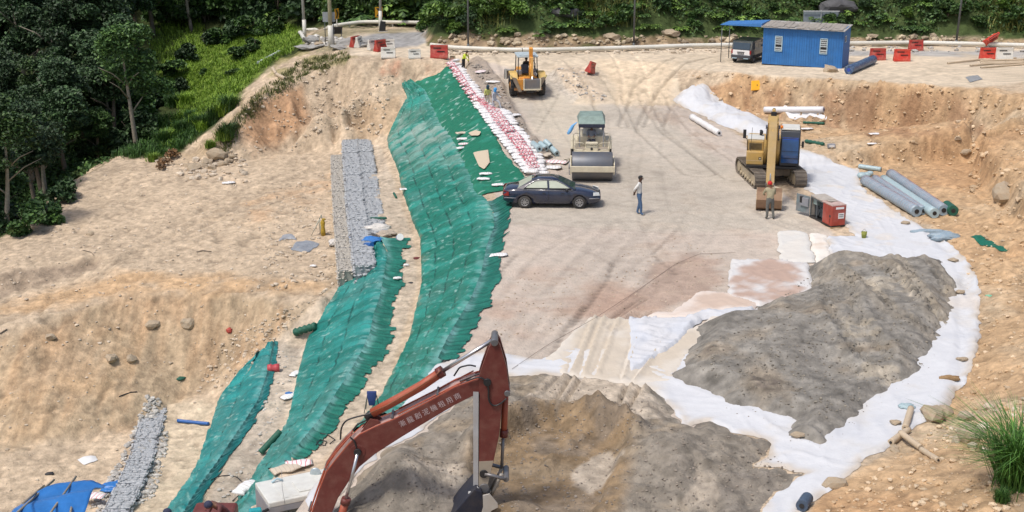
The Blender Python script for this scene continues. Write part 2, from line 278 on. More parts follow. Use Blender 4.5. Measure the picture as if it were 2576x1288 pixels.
GZ -= ruts*.06*sstep(0, .6, rid(XX*1.6, YY*.4, .6, 2, 61)-.5)
col = np.clip(col, .012, .8)
# ---------------- materials
MATS = {}
def ramp(nt, fac, cols, pos):
    r = nt.nodes.new('ShaderNodeValToRGB'); e = r.color_ramp.elements
    while len(e) < len(cols): e.new(.5)
    for k, (c, p) in enumerate(zip(cols, pos)): e[k].position = p; e[k].color = tuple(c)+(1,)
    nt.links.new(fac, r.inputs[0]); return r.outputs[0]
def mat(name, c=(.5,.5,.5), rough=.7, metal=0.0, var=.18, scale=6.0, bump=.15, bscale=None, attr=False, alpha=None, dirt=0.0, dirtc=(.33,.25,.17), trans=0.0, spec=.5, coat=0.0, two=None, detail=6):
    if name in MATS: return MATS[name]
    m = bpy.data.materials.new(name); m.use_nodes = True; nt = m.node_tree; b = nt.nodes['Principled BSDF']
    b.inputs['Roughness'].default_value = rough; b.inputs['Metallic'].default_value = metal; b.inputs['Specular IOR Level'].default_value = spec
    b.inputs['Coat Weight'].default_value = coat
    g = nt.nodes.new('ShaderNodeNewGeometry') ; tc = nt.nodes.new('ShaderNodeTexCoord')
    vec = g.outputs['Position'] if attr else tc.outputs['Object']
    n = nt.nodes.new('ShaderNodeTexNoise'); n.inputs['Scale'].default_value = scale; n.inputs['Detail'].default_value = detail; n.inputs['Roughness'].default_value = .62
    nt.links.new(vec, n.inputs['Vector'])
    if attr:
        a = nt.nodes.new('ShaderNodeAttribute'); a.attribute_name = 'Col'; base = a.outputs['Color']
    elif two:
        base = ramp(nt, n.outputs[0], [c, two], [.42, .58])
    else:
        rgb = nt.nodes.new('ShaderNodeRGB'); rgb.outputs[0].default_value = tuple(c)+(1,); base = rgb.outputs[0]
    mp = nt.nodes.new('ShaderNodeMapRange'); mp.inputs[1].default_value = .25; mp.inputs[2].default_value = .75; mp.inputs[3].default_value = 1-var; mp.inputs[4].default_value = 1+var
    nt.links.new(n.outputs[0], mp.inputs[0])
    if attr:
        k1 = nt.nodes.new('ShaderNodeMix'); nt.links.new(a.outputs['Alpha'], k1.inputs[0]); k1.inputs[2].default_value = 1.0; nt.links.new(mp.outputs[0], k1.inputs[3]); fin = k1.outputs[0]
    else: fin = mp.outputs[0]
    vm = nt.nodes.new('ShaderNodeVectorMath'); vm.operation = 'SCALE'; nt.links.new(base, vm.inputs[0]); nt.links.new(fin, vm.inputs['Scale'])
    out = vm.outputs[0]
    if dirt > 0:
        n2_ = nt.nodes.new('ShaderNodeTexNoise'); n2_.inputs['Scale'].default_value = scale*.45; n2_.inputs['Detail'].default_value = 8; n2_.inputs['Roughness'].default_value = .7
        nt.links.new(vec, n2_.inputs['Vector']); f = ramp(nt, n2_.outputs[0], [(0,0,0), (dirt,)*3], [.45, .68])
        mx = nt.nodes.new('ShaderNodeMix'); mx.data_type = 'RGBA'; nt.links.new(f, mx.inputs[0]); nt.links.new(out, mx.inputs[6]); mx.inputs[7].default_value = tuple(dirtc)+(1,)
        out = mx.outputs[2]
    nt.links.new(out, b.inputs['Base Color'])
    if trans: b.inputs['Transmission Weight'].default_value = trans
    if alpha is not None: b.inputs['Alpha'].default_value = alpha
    if bump:
        bn = nt.nodes.new('ShaderNodeTexNoise'); bn.inputs['Scale'].default_value = bscale or scale*4; bn.inputs['Detail'].default_value = 5
        nt.links.new(vec, bn.inputs['Vector']); bp = nt.nodes.new('ShaderNodeBump'); bp.inputs['Strength'].default_value = min(1, bump*2); bp.inputs['Distance'].default_value = .05 if attr else .02
        nt.links.new(bn.outputs[0], bp.inputs['Height']); nt.links.new(bp.outputs[0], b.inputs['Normal'])
    MATS[name] = m; return m
def grid_mesh(name, X, Y, Z, C=None):
    ny, nx = X.shape; me = bpy.data.meshes.new(name)
    me.vertices.add(nx*ny); me.vertices.foreach_set('co', np.stack([X, Y, Z], -1).ravel().astype(np.float32))
    i = np.arange(nx*ny).reshape(ny, nx); q = np.stack([i[:-1,:-1], i[:-1,1:], i[1:,1:], i[1:,:-1]], -1).reshape(-1, 4)
    set_faces(me, q, C); return me
def set_faces(me, q, C=None):
    n = len(q); k = q.shape[1]
    me.loops.add(n*k); me.loops.foreach_set('vertex_index', q.ravel().astype(np.int32))
    me.polygons.add(n); me.polygons.foreach_set('loop_start', np.arange(0, n*k, k, dtype=np.int32)); me.polygons.foreach_set('loop_total', np.full(n, k, np.int32))
    me.polygons.foreach_set('use_smooth', np.ones(n, bool)); me.update(calc_edges=True)
    if C is not None:
        a = me.color_attributes.new('Col', 'FLOAT_COLOR', 'POINT'); c4 = np.ones((len(me.vertices), 4), np.float32); c4[:, :C.shape[-1]] = C.reshape(-1, C.shape[-1])
        a.data.foreach_set('color', c4.ravel())
def link(name, me, m=None, parent=None, **kw):
    o = bpy.data.objects.new(name, me); S.collection.objects.link(o)
    if m is not None and me is not None and len(me.materials) == 0: me.materials.append(m)
    if parent is not None: o.parent = parent
    for k, v in kw.items():
        if v is not None: o[k] = v
    return o
SOIL = mat('soil', attr=True, rough=.95, var=.36, scale=3.5, bump=.5, bscale=9, spec=.15, detail=14)
link('ground', grid_mesh('ground', XX, YY, GZ, np.concatenate([col, (1-.68*np.clip(plat+road, 0, 1))[..., None]], -1)), SOIL, kind='structure')
def H(x, y):
    x = np.asarray(x, float); y = np.asarray(y, float)
    i = np.clip(np.searchsorted(GX, x)-1, 0, NX-2); j = np.clip(np.searchsorted(GY, y)-1, 0, NY-2)
    u = np.clip((x-GX[i])/(GX[i+1]-GX[i]), 0, 1); v = np.clip((y-GY[j])/(GY[j+1]-GY[j]), 0, 1)
    return (GZ[j,i]*(1-u)+GZ[j,i+1]*u)*(1-v)+(GZ[j+1,i]*(1-u)+GZ[j+1,i+1]*u)*v
_YS = np.concatenate([np.arange(25, 110, .08), np.arange(110, 170, .4)])
def G(px, py):                                # first ground point seen at that place of the photo
    dx = (px-1288)/F; dy = -(py-644)/F; d1 = CP+dy*SP
    t = _YS/d1; x = dx*t; z = CH+(-SP+dy*CP)*t; h = H(x, _YS); k = np.argmax(z <= h)
    if k == 0: return Vector((x[-1], _YS[-1], h[-1]))
    a = z[k-1]-h[k-1]; b = h[k]-z[k]; u = a/(a+b+1e-9); Y = _YS[k-1]+(_YS[k]-_YS[k-1])*u; X = dx*Y/d1
    return Vector((X, Y, float(H(X, Y))))
# ---------------- building kit
class MB:
    def __init__(s): s.v = []; s.f = []; s.sm = []
    def add(s, vs, fs, sm=False):
        o = len(s.v); s.v += [tuple(p) for p in vs]; s.f += [tuple(i+o for i in f) for f in fs]; s.sm += [sm]*len(fs); return s
    def box(s, c, d, rot=(0,0,0), tp=(1,1)):          # centre, size; tp narrows the top
        M = Euler(rot).to_matrix(); c = Vector(c); vs = []
        for z in (-.5, .5):
            kx, ky = (tp if z > 0 else (1, 1))
            for x, y in ((-.5,-.5),(.5,-.5),(.5,.5),(-.5,.5)): vs.append(c+M@Vector((x*d[0]*kx, y*d[1]*ky, z*d[2])))
        return s.add(vs, [(3,2,1,0),(4,5,6,7),(0,1,5,4),(1,2,6,5),(2,3,7,6),(3,0,4,7)])
    def cyl(s, a, b, r0, r1=None, n=12, caps=True):
        a, b = Vector(a), Vector(b); r1 = r0 if r1 is None else r1; d = (b-a).normalized()
        u = d.cross(Vector((0,0,1)) if abs(d.z) < .9 else Vector((1,0,0))).normalized(); w_ = d.cross(u); vs = []
        for p, r in ((a, r0), (b, r1)):
            for k in range(n): t = 2*PI*k/n; vs.append(p+u*math.cos(t)*r+w_*math.sin(t)*r)
        s.add(vs, [(k, (k+1) % n, n+(k+1) % n, n+k) for k in range(n)], True)
        if caps: o = len(s.v)-2*n; s.f += [tuple(o+k for k in reversed(range(n))), tuple(o+n+k for k in range(n))]; s.sm += [False]*2
        return s
    def tube(s, pts, r, n=6, caps=True):
        P = [Vector(p) for p in pts]; rs = r if isinstance(r, (list, tuple)) else [r]*len(P); vs = []; up = None
        for i, p in enumerate(P):
            d = (P[min(i+1, len(P)-1)]-P[max(i-1, 0)]).normalized()
            if up is None: up = d.cross(Vector((0,0,1)) if abs(d.z) < .9 else Vector((1,0,0))).normalized()
            up = (up-d*up.dot(d)).normalized(); w_ = d.cross(up)
            for k in range(n): t = 2*PI*k/n; vs.append(p+up*math.cos(t)*rs[i]+w_*math.sin(t)*rs[i])
        fs = [(i*n+k, i*n+(k+1) % n, (i+1)*n+(k+1) % n, (i+1)*n+k) for i in range(len(P)-1) for k in range(n)]
        s.add(vs, fs, True)
        if caps: o = len(s.v)-len(vs); s.f += [tuple(o+k for k in reversed(range(n))), tuple(o+len(vs)-n+k for k in range(n))]; s.sm += [False]*2
        return s
    def prism(s, poly, a, b, ax='x'):                 # outline in the plane across axis ax, from a to b
        def P(u, v, t): return {'x': (t, u, v), 'y': (u, t, v), 'z': (u, v, t)}[ax]
        n = len(poly); vs = [P(u, v, a) for u, v in poly]+[P(u, v, b) for u, v in poly]
        return s.add(vs, [tuple(range(n)), tuple(range(2*n-1, n-1, -1))]+[(k, n+k, n+(k+1) % n, (k+1) % n) for k in range(n)])
    def ball(s, c, r, n=8, m=6, sq=(1,1,1), rot=None):
        M = Euler(rot).to_matrix() if rot else Matrix.Identity(3); vs = []
        for j in range(m+1):
            t = PI*j/m
            for k in range(n): p = 2*PI*k/n; vs.append(Vector(c)+M@Vector((r*sq[0]*math.sin(t)*math.cos(p), r*sq[1]*math.sin(t)*math.sin(p), r*sq[2]*math.cos(t))))
        return s.add(vs, [(j*n+k, (j+1)*n+k, (j+1)*n+(k+1) % n, j*n+(k+1) % n) for j in range(m) for k in range(n)], True)
    def loft(s, secs, closed=True, caps=True, sm=True):   # list of equal rings
        n = len(secs[0]); vs = [p for q in secs for p in q]; fs = []
        for i in range(len(secs)-1):
            for k in range(n if closed else n-1): fs.append((i*n+k, i*n+(k+1) % n, (i+1)*n+(k+1) % n, (i+1)*n+k))
        s.add(vs, fs, sm)
        if caps and closed: o = len(s.v)-len(vs); s.f += [tuple(o+k for k in reversed(range(n))), tuple(o+len(vs)-n+k for k in range(n))]; s.sm += [False]*2
        return s
    def mesh(s, name):
        me = bpy.data.meshes.new(name); me.from_pydata([tuple(p) for p in s.v], [], s.f); me.polygons.foreach_set('use_smooth', s.sm); me.update()
        bm = bmesh.new(); bm.from_mesh(me); bmesh.ops.remove_doubles(bm, verts=bm.verts, dist=1e-5); bmesh.ops.recalc_face_normals(bm, faces=bm.faces); bm.to_mesh(me); bm.free()
        return me
    def build(s, name, m, parent=None, bev=0, **kw):
        o = link(name, s.mesh(name), m, parent, **kw)
        if bev: b = o.modifiers.new('bevel', 'BEVEL'); b.width = bev; b.segments = 2; b.limit_method = 'ANGLE'; b.angle_limit = R(40)
        return o
def thing(name, label, cat, loc, rz=0, group=None, rx=0, ry=0):
    o = bpy.data.objects.new(name, None); S.collection.objects.link(o); o.empty_display_size = .2
    o.location = loc; o.rotation_euler = (rx, ry, rz); o['label'] = label; o['category'] = cat
    if group: o['group'] = group
    return o
def copy_tree(o, parent=None):
    kids = list(o.children); c = o.copy(); S.collection.objects.link(c)
    if parent is not None: c.parent = parent
    for k in kids: copy_tree(k, c)
    return c
def tag(o, label, cat, group=None, kind=None):
    o['label'] = label; o['category'] = cat
    if group: o['group'] = group
    if kind: o['kind'] = kind
    return o
def resample(pts, n):
    P = np.array([tuple(p) for p in pts], float); d = np.r_[0, np.cumsum(np.linalg.norm(np.diff(P, axis=0), axis=1))]; t = np.linspace(0, d[-1], n)
    return np.stack([np.interp(t, d, P[:, k]) for k in range(P.shape[1])], -1)
# ---------------- cloth draped over the ground
def drape(name, poly, sp, hf, cf, m, base=None, edge=0.0, jag=0.0, minz=.02):
    P = np.array([tuple(G(*p))[:2] for p in poly]); n = int(np.linalg.norm(np.diff(np.r_[P, P[:1]], axis=0), axis=1).sum()/max(sp, .12)); P = resample(np.r_[P, P[:1]], max(n, 12))[:-1]
    if jag: P = P+np.stack([fbm(P[:,0], P[:,1], .5, 3, 71), fbm(P[:,0], P[:,1], .5, 3, 72)], -1)*jag
    xs = np.arange(P[:,0].min()-sp, P[:,0].max()+sp, sp); yv = np.arange(P[:,1].min()-sp, P[:,1].max()+sp, sp*1.15)
    X, Y = np.meshgrid(xs, yv); D = sdist(P, X, Y); C = (D[:-1,:-1]+D[1:,:-1]+D[:-1,1:]+D[1:,1:])/4 > 0
    idx = np.arange(X.size).reshape(X.shape); q = np.stack([idx[:-1,:-1], idx[:-1,1:], idx[1:,1:], idx[1:,:-1]], -1)[C]
    use = np.zeros(X.size, bool); use[q.ravel()] = True
    cnt = np.zeros(X.size, int); np.add.at(cnt, q.ravel(), 1); bd = use & (cnt < 4)
    x = X.ravel().copy(); y = Y.ravel().copy(); b = np.where(bd)[0]
    best = np.full(len(b), 1e9); bx = x[b].copy(); by = y[b].copy()
    for i in range(len(P)):
        a0 = P[i]; e = P[(i+1) % len(P)]-a0; t = np.clip(((x[b]-a0[0])*e[0]+(y[b]-a0[1])*e[1])/(e@e+1e-12), 0, 1)
        qx = a0[0]+t*e[0]; qy = a0[1]+t*e[1]; d = (x[b]-qx)**2+(y[b]-qy)**2; k = d < best; best[k] = d[k]; bx[k] = qx[k]; by[k] = qy[k]
    x[b] = bx; y[b] = by; rm = np.cumsum(use)-1; x, y = x[use], y[use]; q = rm[q]
    dd = np.maximum(sdist(P, x, y), 0); zb = H(x, y) if base is None else base(x, y); px, py = proj(x, y, zb)
    z = zb+np.maximum(hf(x, y, px, py, dd), minz if edge >= 0 else -9); z = np.where(dd < .01, zb+edge, z)
    me = bpy.data.meshes.new(name); me.vertices.add(len(x)); me.vertices.foreach_set('co', np.stack([x, y, z], -1).ravel().astype(np.float32)); set_faces(me, q, cf(x, y, px, py, dd))
    return link(name, me, m), (x, y, z)
def colmix(n, a): return np.tile(np.array(a, float), (n, 1))
def cm(c, m, k): m = np.clip(m, 0, 1)[:, None]; return c*(1-m)+np.array(k)*m
CLOTH = mat('white_cloth', attr=True, rough=.8, var=.04, scale=3, bump=.12, bscale=9, spec=.2)
NET = mat('green_fabric', attr=True, rough=.55, var=.2, scale=5, bump=.3, bscale=14, spec=.3)
HEAPM = mat('heap_soil', attr=True, rough=.97, var=.3, scale=2.5, bump=.6, bscale=9, spec=.1, detail=12)
def wr(x, y, a, s1, s2, seed):                # folds running along direction a
    u = x*math.cos(a)+y*math.sin(a); v = -x*math.sin(a)+y*math.cos(a)
    return np.clip(rid(u/s1+fbm(x, y, 1.5, 2, seed)*.5, v/s2, 1, 3, seed+1)-.62, 0, 1)
CLN = [resample([W(*q)[:2] for q in ln], 90) for ln in ([(1730,240),(1850,320),(1980,400),(2100,500),(2250,590),(2395,680),(2430,800),(2390,950),(2250,1060),(2100,1170),(1980,1290)], [(700,1290),(900,1110),(1180,935),(1415,925),(1640,985),(1800,1040),(1960,1140),(2080,1190)])]
def crease(x, y):
    bd = np.full(x.shape, 1e9); s_ = np.zeros(x.shape); t_ = np.zeros(x.shape)
    for li, P in enumerate(CLN):
        T_ = np.gradient(P, axis=0); T_ /= np.linalg.norm(T_, axis=1)[:, None]; st = np.linalg.norm(np.diff(P, axis=0), axis=1).mean()
        for k in range(len(P)):
            dx, dy = x-P[k, 0], y-P[k, 1]; d = dx*dx+dy*dy; m = d < bd; bd[m] = d[m]; al = dx*T_[k, 0]+dy*T_[k, 1]; s_[m] = (k*st+al)[m]+li*50; t_[m] = (-dx*T_[k, 1]+dy*T_[k, 0])[m]
    h = 0
    for k, (a, f1, f2, am) in enumerate(((0, .10, 1.1, .05), (.25, .14, 1.8, .04), (-.3, .16, 1.5, .04), (.6, .2, 1.3, .03))):
        u = s_*math.cos(a)+t_*math.sin(a); v = -s_*math.sin(a)+t_*math.cos(a); n = vn(u*f1+k*9, v*f2+.3*vn(u*.7, v, 3), 150+k*7)*2-1; h = h+am*np.exp(-np.abs(n)/.10)*sstep(.3, .55, vn(s_*.4+k*5, t_*.5, 160+k))
    return h
def main_h(x, y, px, py, d):
    far = sstep(420, 330, py)*(px > 1600); edge = sstep(.0, .5, d)
    h = .05+.03*fbm(x, y, 1.6, 3, 80)+.08*wr(x, y, 1.15, 4.0, .55, 81)*sstep(1900, 2000, px)+.03*wr(x, y, .2, 2.4, .5, 83)+crease(x, y)
    h = h+far*edge*(.42*sstep(0, 1.2, d)+.12*fbm(x, y, .9, 3, 86))+.07*np.exp(-(d/.16)**2)*(px > 2080)*(vn(x*2, y*2, 87))
    return h
def main_c(x, y, px, py, d):
    c = colmix(len(x), (.575, .585, .605)); nn = fbm(x, y, 1.2, 5, 88)
    c = cm(c, sstep(.05, .5, nn)*.45, (.52, .48, .42)); c = cm(c, .6*np.exp(-(d/.25)**2)*sstep(.35, .65, vn(x*1.3, y*1.3, 89)), (.46, .37, .26)); c = cm(c, .4*sstep(.6, .9, rid(x*1.2, y*.3, 1, 2, 91))*sstep(.4, .7, vn(x*.6, y*.6, 92)), (.46, .48, .52))  # last mix: bluish grey streaks paint fold shading into the sheet
    c = cm(c, sstep(1420, 1560, px)*sstep(1700, 1600, px)*.85*(py > 820), (.60, .54, .45))
    c = cm(c, .5*(px > 2360)*sstep(740, 760, py)*sstep(790, 770, py), (.62, .54, .45)); c = cm(c, .5*(px > 2080)*(px < 2250)*sstep(.1, .4, nn)*(py < 760), (.66, .6, .53))
    return c
o, _ = drape('geotextile_sheet', MAIN, .075, main_h, main_c, CLOTH, edge=.015, jag=.15)
tag(o, 'huge white geotextile sheet curving around the grey dirt heaps', 'fabric sheet')
def cloth(label, poly, c0, dirtc, dk, amp=.08, seed=90, lift=.09, ang=.4, group=None, lines=()):
    def hf(x, y, px, py, d): return lift+amp*(wr(x, y, ang, 1.6, .4, seed)+.8*wr(x, y, ang+1.7, 1.2, .45, seed+3))+.04*fbm(x, y, .8, 3, seed)+sum(.10*np.exp(-(pdist(l_, px, py)/4)**2)-.08*np.exp(-(pdist([(a-9, b) for a, b in l_], px, py)/4)**2) for l_ in lines)
    def cf(x, y, px, py, d):
        c = colmix(len(x), c0)
        for l_ in lines: c = cm(c, .7*np.exp(-(pdist(l_, px, py)/3.2)**2), (.27,.235,.2))  # shading of the rut edges painted dark into the cloth
        return cm(c, dk*sstep(-.35, .3, fbm(x, y, 1.1, 5, seed+5)+(.4-1.0*np.exp(-d/.35))), dirtc)
    o, _ = drape('cloth_sheet', poly, .09, hf, cf, CLOTH, edge=.04, jag=.12)
    tag(o, label, 'fabric sheet', group); return o
cloth('dusty beige cloth crossed by wheel ruts between the two grey heaps', [(1488,799),(1582,806),(1690,850),(1760,820),(1800,795),(1850,800),(1720,905),(1690,965),(1560,966),(1415,946),(1372,908),(1430,850)], (.60,.55,.48), (.52,.45,.36), .8, .05, 90, lines=([(1497,803),(1470,870),(1440,940)],[(1520,803),(1495,870),(1470,945)],[(1600,860),(1590,900),(1570,960)],[(1660,870),(1630,920),(1600,962)],[(1556,810),(1530,880),(1505,945)]))
cloth('pinkish dusty cloth strip lying left of the big grey heap', [(1625,803),(1628,795),(1688,790),(1741,750),(1763,736),(1823,742),(1906,768),(1900,785),(1826,786),(1714,806)], (.64,.56,.5), (.50,.38,.30), .8, .10, 95, .13)
cloth('crumpled bluish white cloth over the dusty one, left of the big heap', [(1578,806),(1600,812),(1640,806),(1714,808),(1763,792),(1826,783),(1900,780),(1903,790),(1855,800),(1763,808),(1747,824),(1722,850),(1698,873),(1661,900),(1614,930),(1580,942),(1574,905),(1586,870)], (.54,.56,.60), (.60,.58,.56), .4, .26, 100, .17, 1.0)
cloth('white cloth with a brown muddy middle, left of the big grey heap', [(1840,658),(1950,660),(2034,668),(2045,735),(1990,760),(1905,775),(1830,750),(1832,720)], (.58,.57,.56), (.42,.30,.24), .95, .16, 105, .14, .3)
cloth('clean white square cloth in front of the red generator', [(1955,586),(2010,586),(2032,592),(2050,662),(1962,664)], (.60,.585,.55), (.66,.6,.52), .3, .05, 110, .12)
cloth('dirty cream cloth beside the clean white square cloth', [(2034,592),(2080,594),(2088,650),(2052,666)], (.70,.66,.6), (.58,.46,.36), .6, .09, 115, .13)
# ---------------- grey heaps
HA = [(2030,669),(2049,664),(2095,650),(2134,650),(2174,660),(2227,660),(2264,665),(2287,655),(2327,653),(2363,665),(2399,700),(2405,749),(2399,789),(2382,812),(2362,859),(2332,909),(2319,942),(2282,956),(2232,1003),(2179,1039),(2132,1072),(2099,1105),(2059,1129),(1992,1115),(1979,1092),(1979,1062),(1932,1050),(1863,1033),(1799,999),(1743,982),(1710,962),(1690,956),(1703,926),(1713,892),(1743,859),(1763,815),(1834,808),(1906,792),(1918,770),(1980,754),(2020,744),(2036,722)]
HBP = [(891,1212),(944,1175),(981,1135),(1027,1102),(1080,1075),(1160,1000),(1220,955),(1281,949),(1415,947),(1559,967),(1636,979),(1660,992),(1682,1019),(1712,1059),(1712,1076),(1783,1064),(1833,1086),(1927,1108),(1940,1125),(1921,1150),(1893,1176),(1960,1178),(2028,1194),(1961,1238),(1925,1275),(1905,1310),(1880,1460),(1400,1460),(900,1460),(740,1440),(800,1330),(850,1260)]
def lugs(z, x, y, line, sep, wd, lug, dep):
    q = np.array([W(a, b, .7) for a, b in line])[:, :2]; P = resample(q, 60); d = np.full(x.shape, 1e9); s = np.zeros(x.shape)
    for k in range(len(P)):
        e = np.hypot(x-P[k,0], y-P[k,1]); m = e < d; d[m] = e[m]; s[m] = k
    L_ = np.linalg.norm(np.diff(q, axis=0), axis=1).sum(); k = np.exp(-((d-sep/2)/(wd/2))**4); st = s/60*L_
    return z-dep*k*(.3+.9*(np.sin((st+.5*d)*2*PI/lug)))+dep*.7*np.exp(-((d-sep/2-wd*.8)/(wd*.45))**2)
def ha_h(x, y, px, py, d):
    h = .16+.48*sstep(0, 1.1, d)+.20*sstep(1.5, 3.5, d)+.20*fbm(x, y, 2.6, 4, 120)*sstep(0, 1, d)+.10*(rid(x, y, 1.1, 4, 121)-.55)*sstep(0, .4, d)+.07*fbm(x, y, .4, 4, 122)+.05*(rid(x, y, .5, 2, 123)-.5)
    h -= .45*np.exp(-((px-2080)/160)**2-((py-940)/90)**2)
    h = lugs(h, x, y, [(2140,668),(2220,720),(2300,790),(2390,820)], 1.5, .5, .42, .17); h = lugs(h, x, y, [(2210,900),(2120,800),(2100,700)], .9, .45, .42, .17); h = lugs(h, x, y, [(2300,660),(2340,720),(2400,790)], 1.2, .5, .42, .17)
    return h*sstep(-.05, .25, d)-.02
def ha_c(x, y, px, py, d):
    c = colmix(len(x), (.235, .22, .195)); a = fbm(x, y, 1.5, 5, 124)
    c = cm(c, sstep(.0, .5, a)*.55, (.27, .215, .15)); c = cm(c, sstep(.1, .6, -a)*.6, (.15, .14, .125))
    c = cm(c, .9*((sdist([(2180,745),(2270,740),(2290,790),(2180,785)], px, py) > -2)*sstep(-.3, .1, fbm(x, y*2, .5, 3, 125))), (.36, .32, .26))
    c = cm(c, .8*((sdist([(2170,940),(2260,950),(2270,990),(2160,970)], px, py) > -2)*sstep(-.3, .1, fbm(x, y*2, .5, 3, 126))), (.34, .30, .24))
    c = cm(c, .8*((sdist([(2090,845),(2200,850),(2220,880),(2080,880)], px, py) > -2)*sstep(-.2, .1, fbm(x, y*2, .5, 3, 127))), (.34, .30, .24))
    c = cm(c, .6*sstep(.35, .6, vn(x*5, y*5, 9))*sstep(.3, .6, a), (.12, .10, .09))
    lz = lugs(np.zeros(len(x)), x, y, [(2140,668),(2220,720),(2300,790),(2390,820)], 1.5, .5, .42, 1)+lugs(np.zeros(len(x)), x, y, [(2300,660),(2340,720),(2400,790)], 1.2, .5, .42, 1); c = cm(c, .5*np.abs(lz), (.34,.29,.22))
    return c*(1+.45*fbm(x, y, .35, 4, 128)+.2*fbm(x, y, .16, 2, 129))[:, None]
o, _ = drape('dirt_heap', HA, .085, ha_h, ha_c, HEAPM, edge=.0, jag=.35); tag(o, 'large grey brown dirt heap with wheel tracks inside the curve of white sheet', 'dirt heap')
def hb_h(x, y, px, py, d):
    h = .30*sstep(0, .8, d)+.10*fbm(x, y, 1.6, 4, 130)+.20*(rid(x, y, 1.0, 4, 131)-.55)+.11*fbm(x, y, .35, 4, 132)
    r = pdist([(1180,1150),(1270,1085),(1340,1052),(1420,1040),(1490,1045),(1545,1075),(1600,1120)], px, py); ins = sdist([(1180,1150),(1270,1085),(1340,1052),(1420,1040),(1490,1045),(1545,1075),(1600,1120),(1500,1330),(1150,1330)], px, py)
    h += .50*np.exp(-(r/22)**2)-.60*sstep(0, 55, ins); h += .28*np.exp(-(pdist([(1330,1150),(1400,1090),(1470,1060)], px, py)/10)**2)+.22*np.exp(-(pdist([(1440,1170),(1520,1120),(1570,1100)], px, py)/10)**2); h += .5*np.exp(-(pdist([(1370,1180),(1440,1110),(1500,1080)], px, py)/28)**2)
    h += .8*np.exp(-((px-1010)/75)**2-((py-1240)/60)**2)+.6*np.exp(-((px-1680)/120)**2-((py-1180)/70)**2)+.5*np.exp(-((px-1300)/70)**2-((py-1290)/60)**2)
    fl = sstep(-8, 8, sdist([(1415,947),(1640,980),(1560,1075),(1500,1045),(1340,1050)], px, py)); h = h*(1-fl)+(.22+.02*fbm(x, y, 1, 3, 133))*fl
    for a in ([(1445,945),(1375,1060)],[(1470,950),(1400,1062)],[(1345,1030),(1410,955)],[(1585,960),(1550,1050)],[(1618,970),(1575,1060)]): h += fl*(-.20*np.exp(-(pdist(a, px, py)/5.0)**2)+.10*np.exp(-(pdist([(q+9, w0) for q, w0 in a], px, py)/4.0)**2))
    return h*sstep(-.05, .2, d)-.02
def hb_c(x, y, px, py, d):
    c = colmix(len(x), (.235, .208, .172)); a = fbm(x, y, 1.3, 5, 134)
    br = sstep(-30, 30, sdist([(1180,1170),(1270,1080),(1340,1045),(1420,1030),(1490,1035),(1565,1070),(1610,1120),(1560,1320),(1150,1400),(1200,1250)], px+a*40, py)); c = cm(c, br*.95, (.245, .175, .105))  # brown soil of the hollow, made stronger to paint in its sun shading
    c = cm(c, sstep(.1, .5, a)*.6, (.29, .23, .16)); c = cm(c, sstep(.1, .5, -a)*.5, (.175, .155, .135))
    c = cm(c, sstep(-8, 6, sdist([(1395,950),(1640,980),(1600,1060),(1560,1075),(1500,1045),(1320,1055),(1330,1040)], px+a*14, py)), (.45, .38, .30))
    for a_ in ([(1445,945),(1375,1060)],[(1470,950),(1400,1062)],[(1345,1030),(1410,955)],[(1585,960),(1550,1050)],[(1618,970),(1575,1060)]): c = cm(c, .75*np.exp(-(pdist(a_, px, py)/4.5)**2), (.22,.19,.155))  # shade inside the ruts painted as darker soil
    for q, k in (([(1485,1150),(1540,1140),(1580,1190),(1480,1240),(1440,1220)], .9), ([(1620,1000),(1690,1050),(1660,1090),(1590,1080)], .8), ([(1020,1240),(1120,1190),(1180,1200),(1140,1260),(1040,1290)], .7), ([(1750,1220),(1800,1230),(1790,1300),(1720,1300)], .6)):
        c = cm(c, k*sstep(-6, 5, sdist(q, px+a*30, py+a*20)), (.42, .36, .29))
    return c*(1+.45*fbm(x, y, .3, 4, 135)+.2*fbm(x, y, .15, 2, 136))[:, None]
HB_o, hbv = drape('dirt_heap', HBP, .085, hb_h, hb_c, HEAPM, edge=.0, jag=.35); tag(HB_o, 'low spread of grey dirt with a brown hollow below the red excavator arm', 'dirt heap')
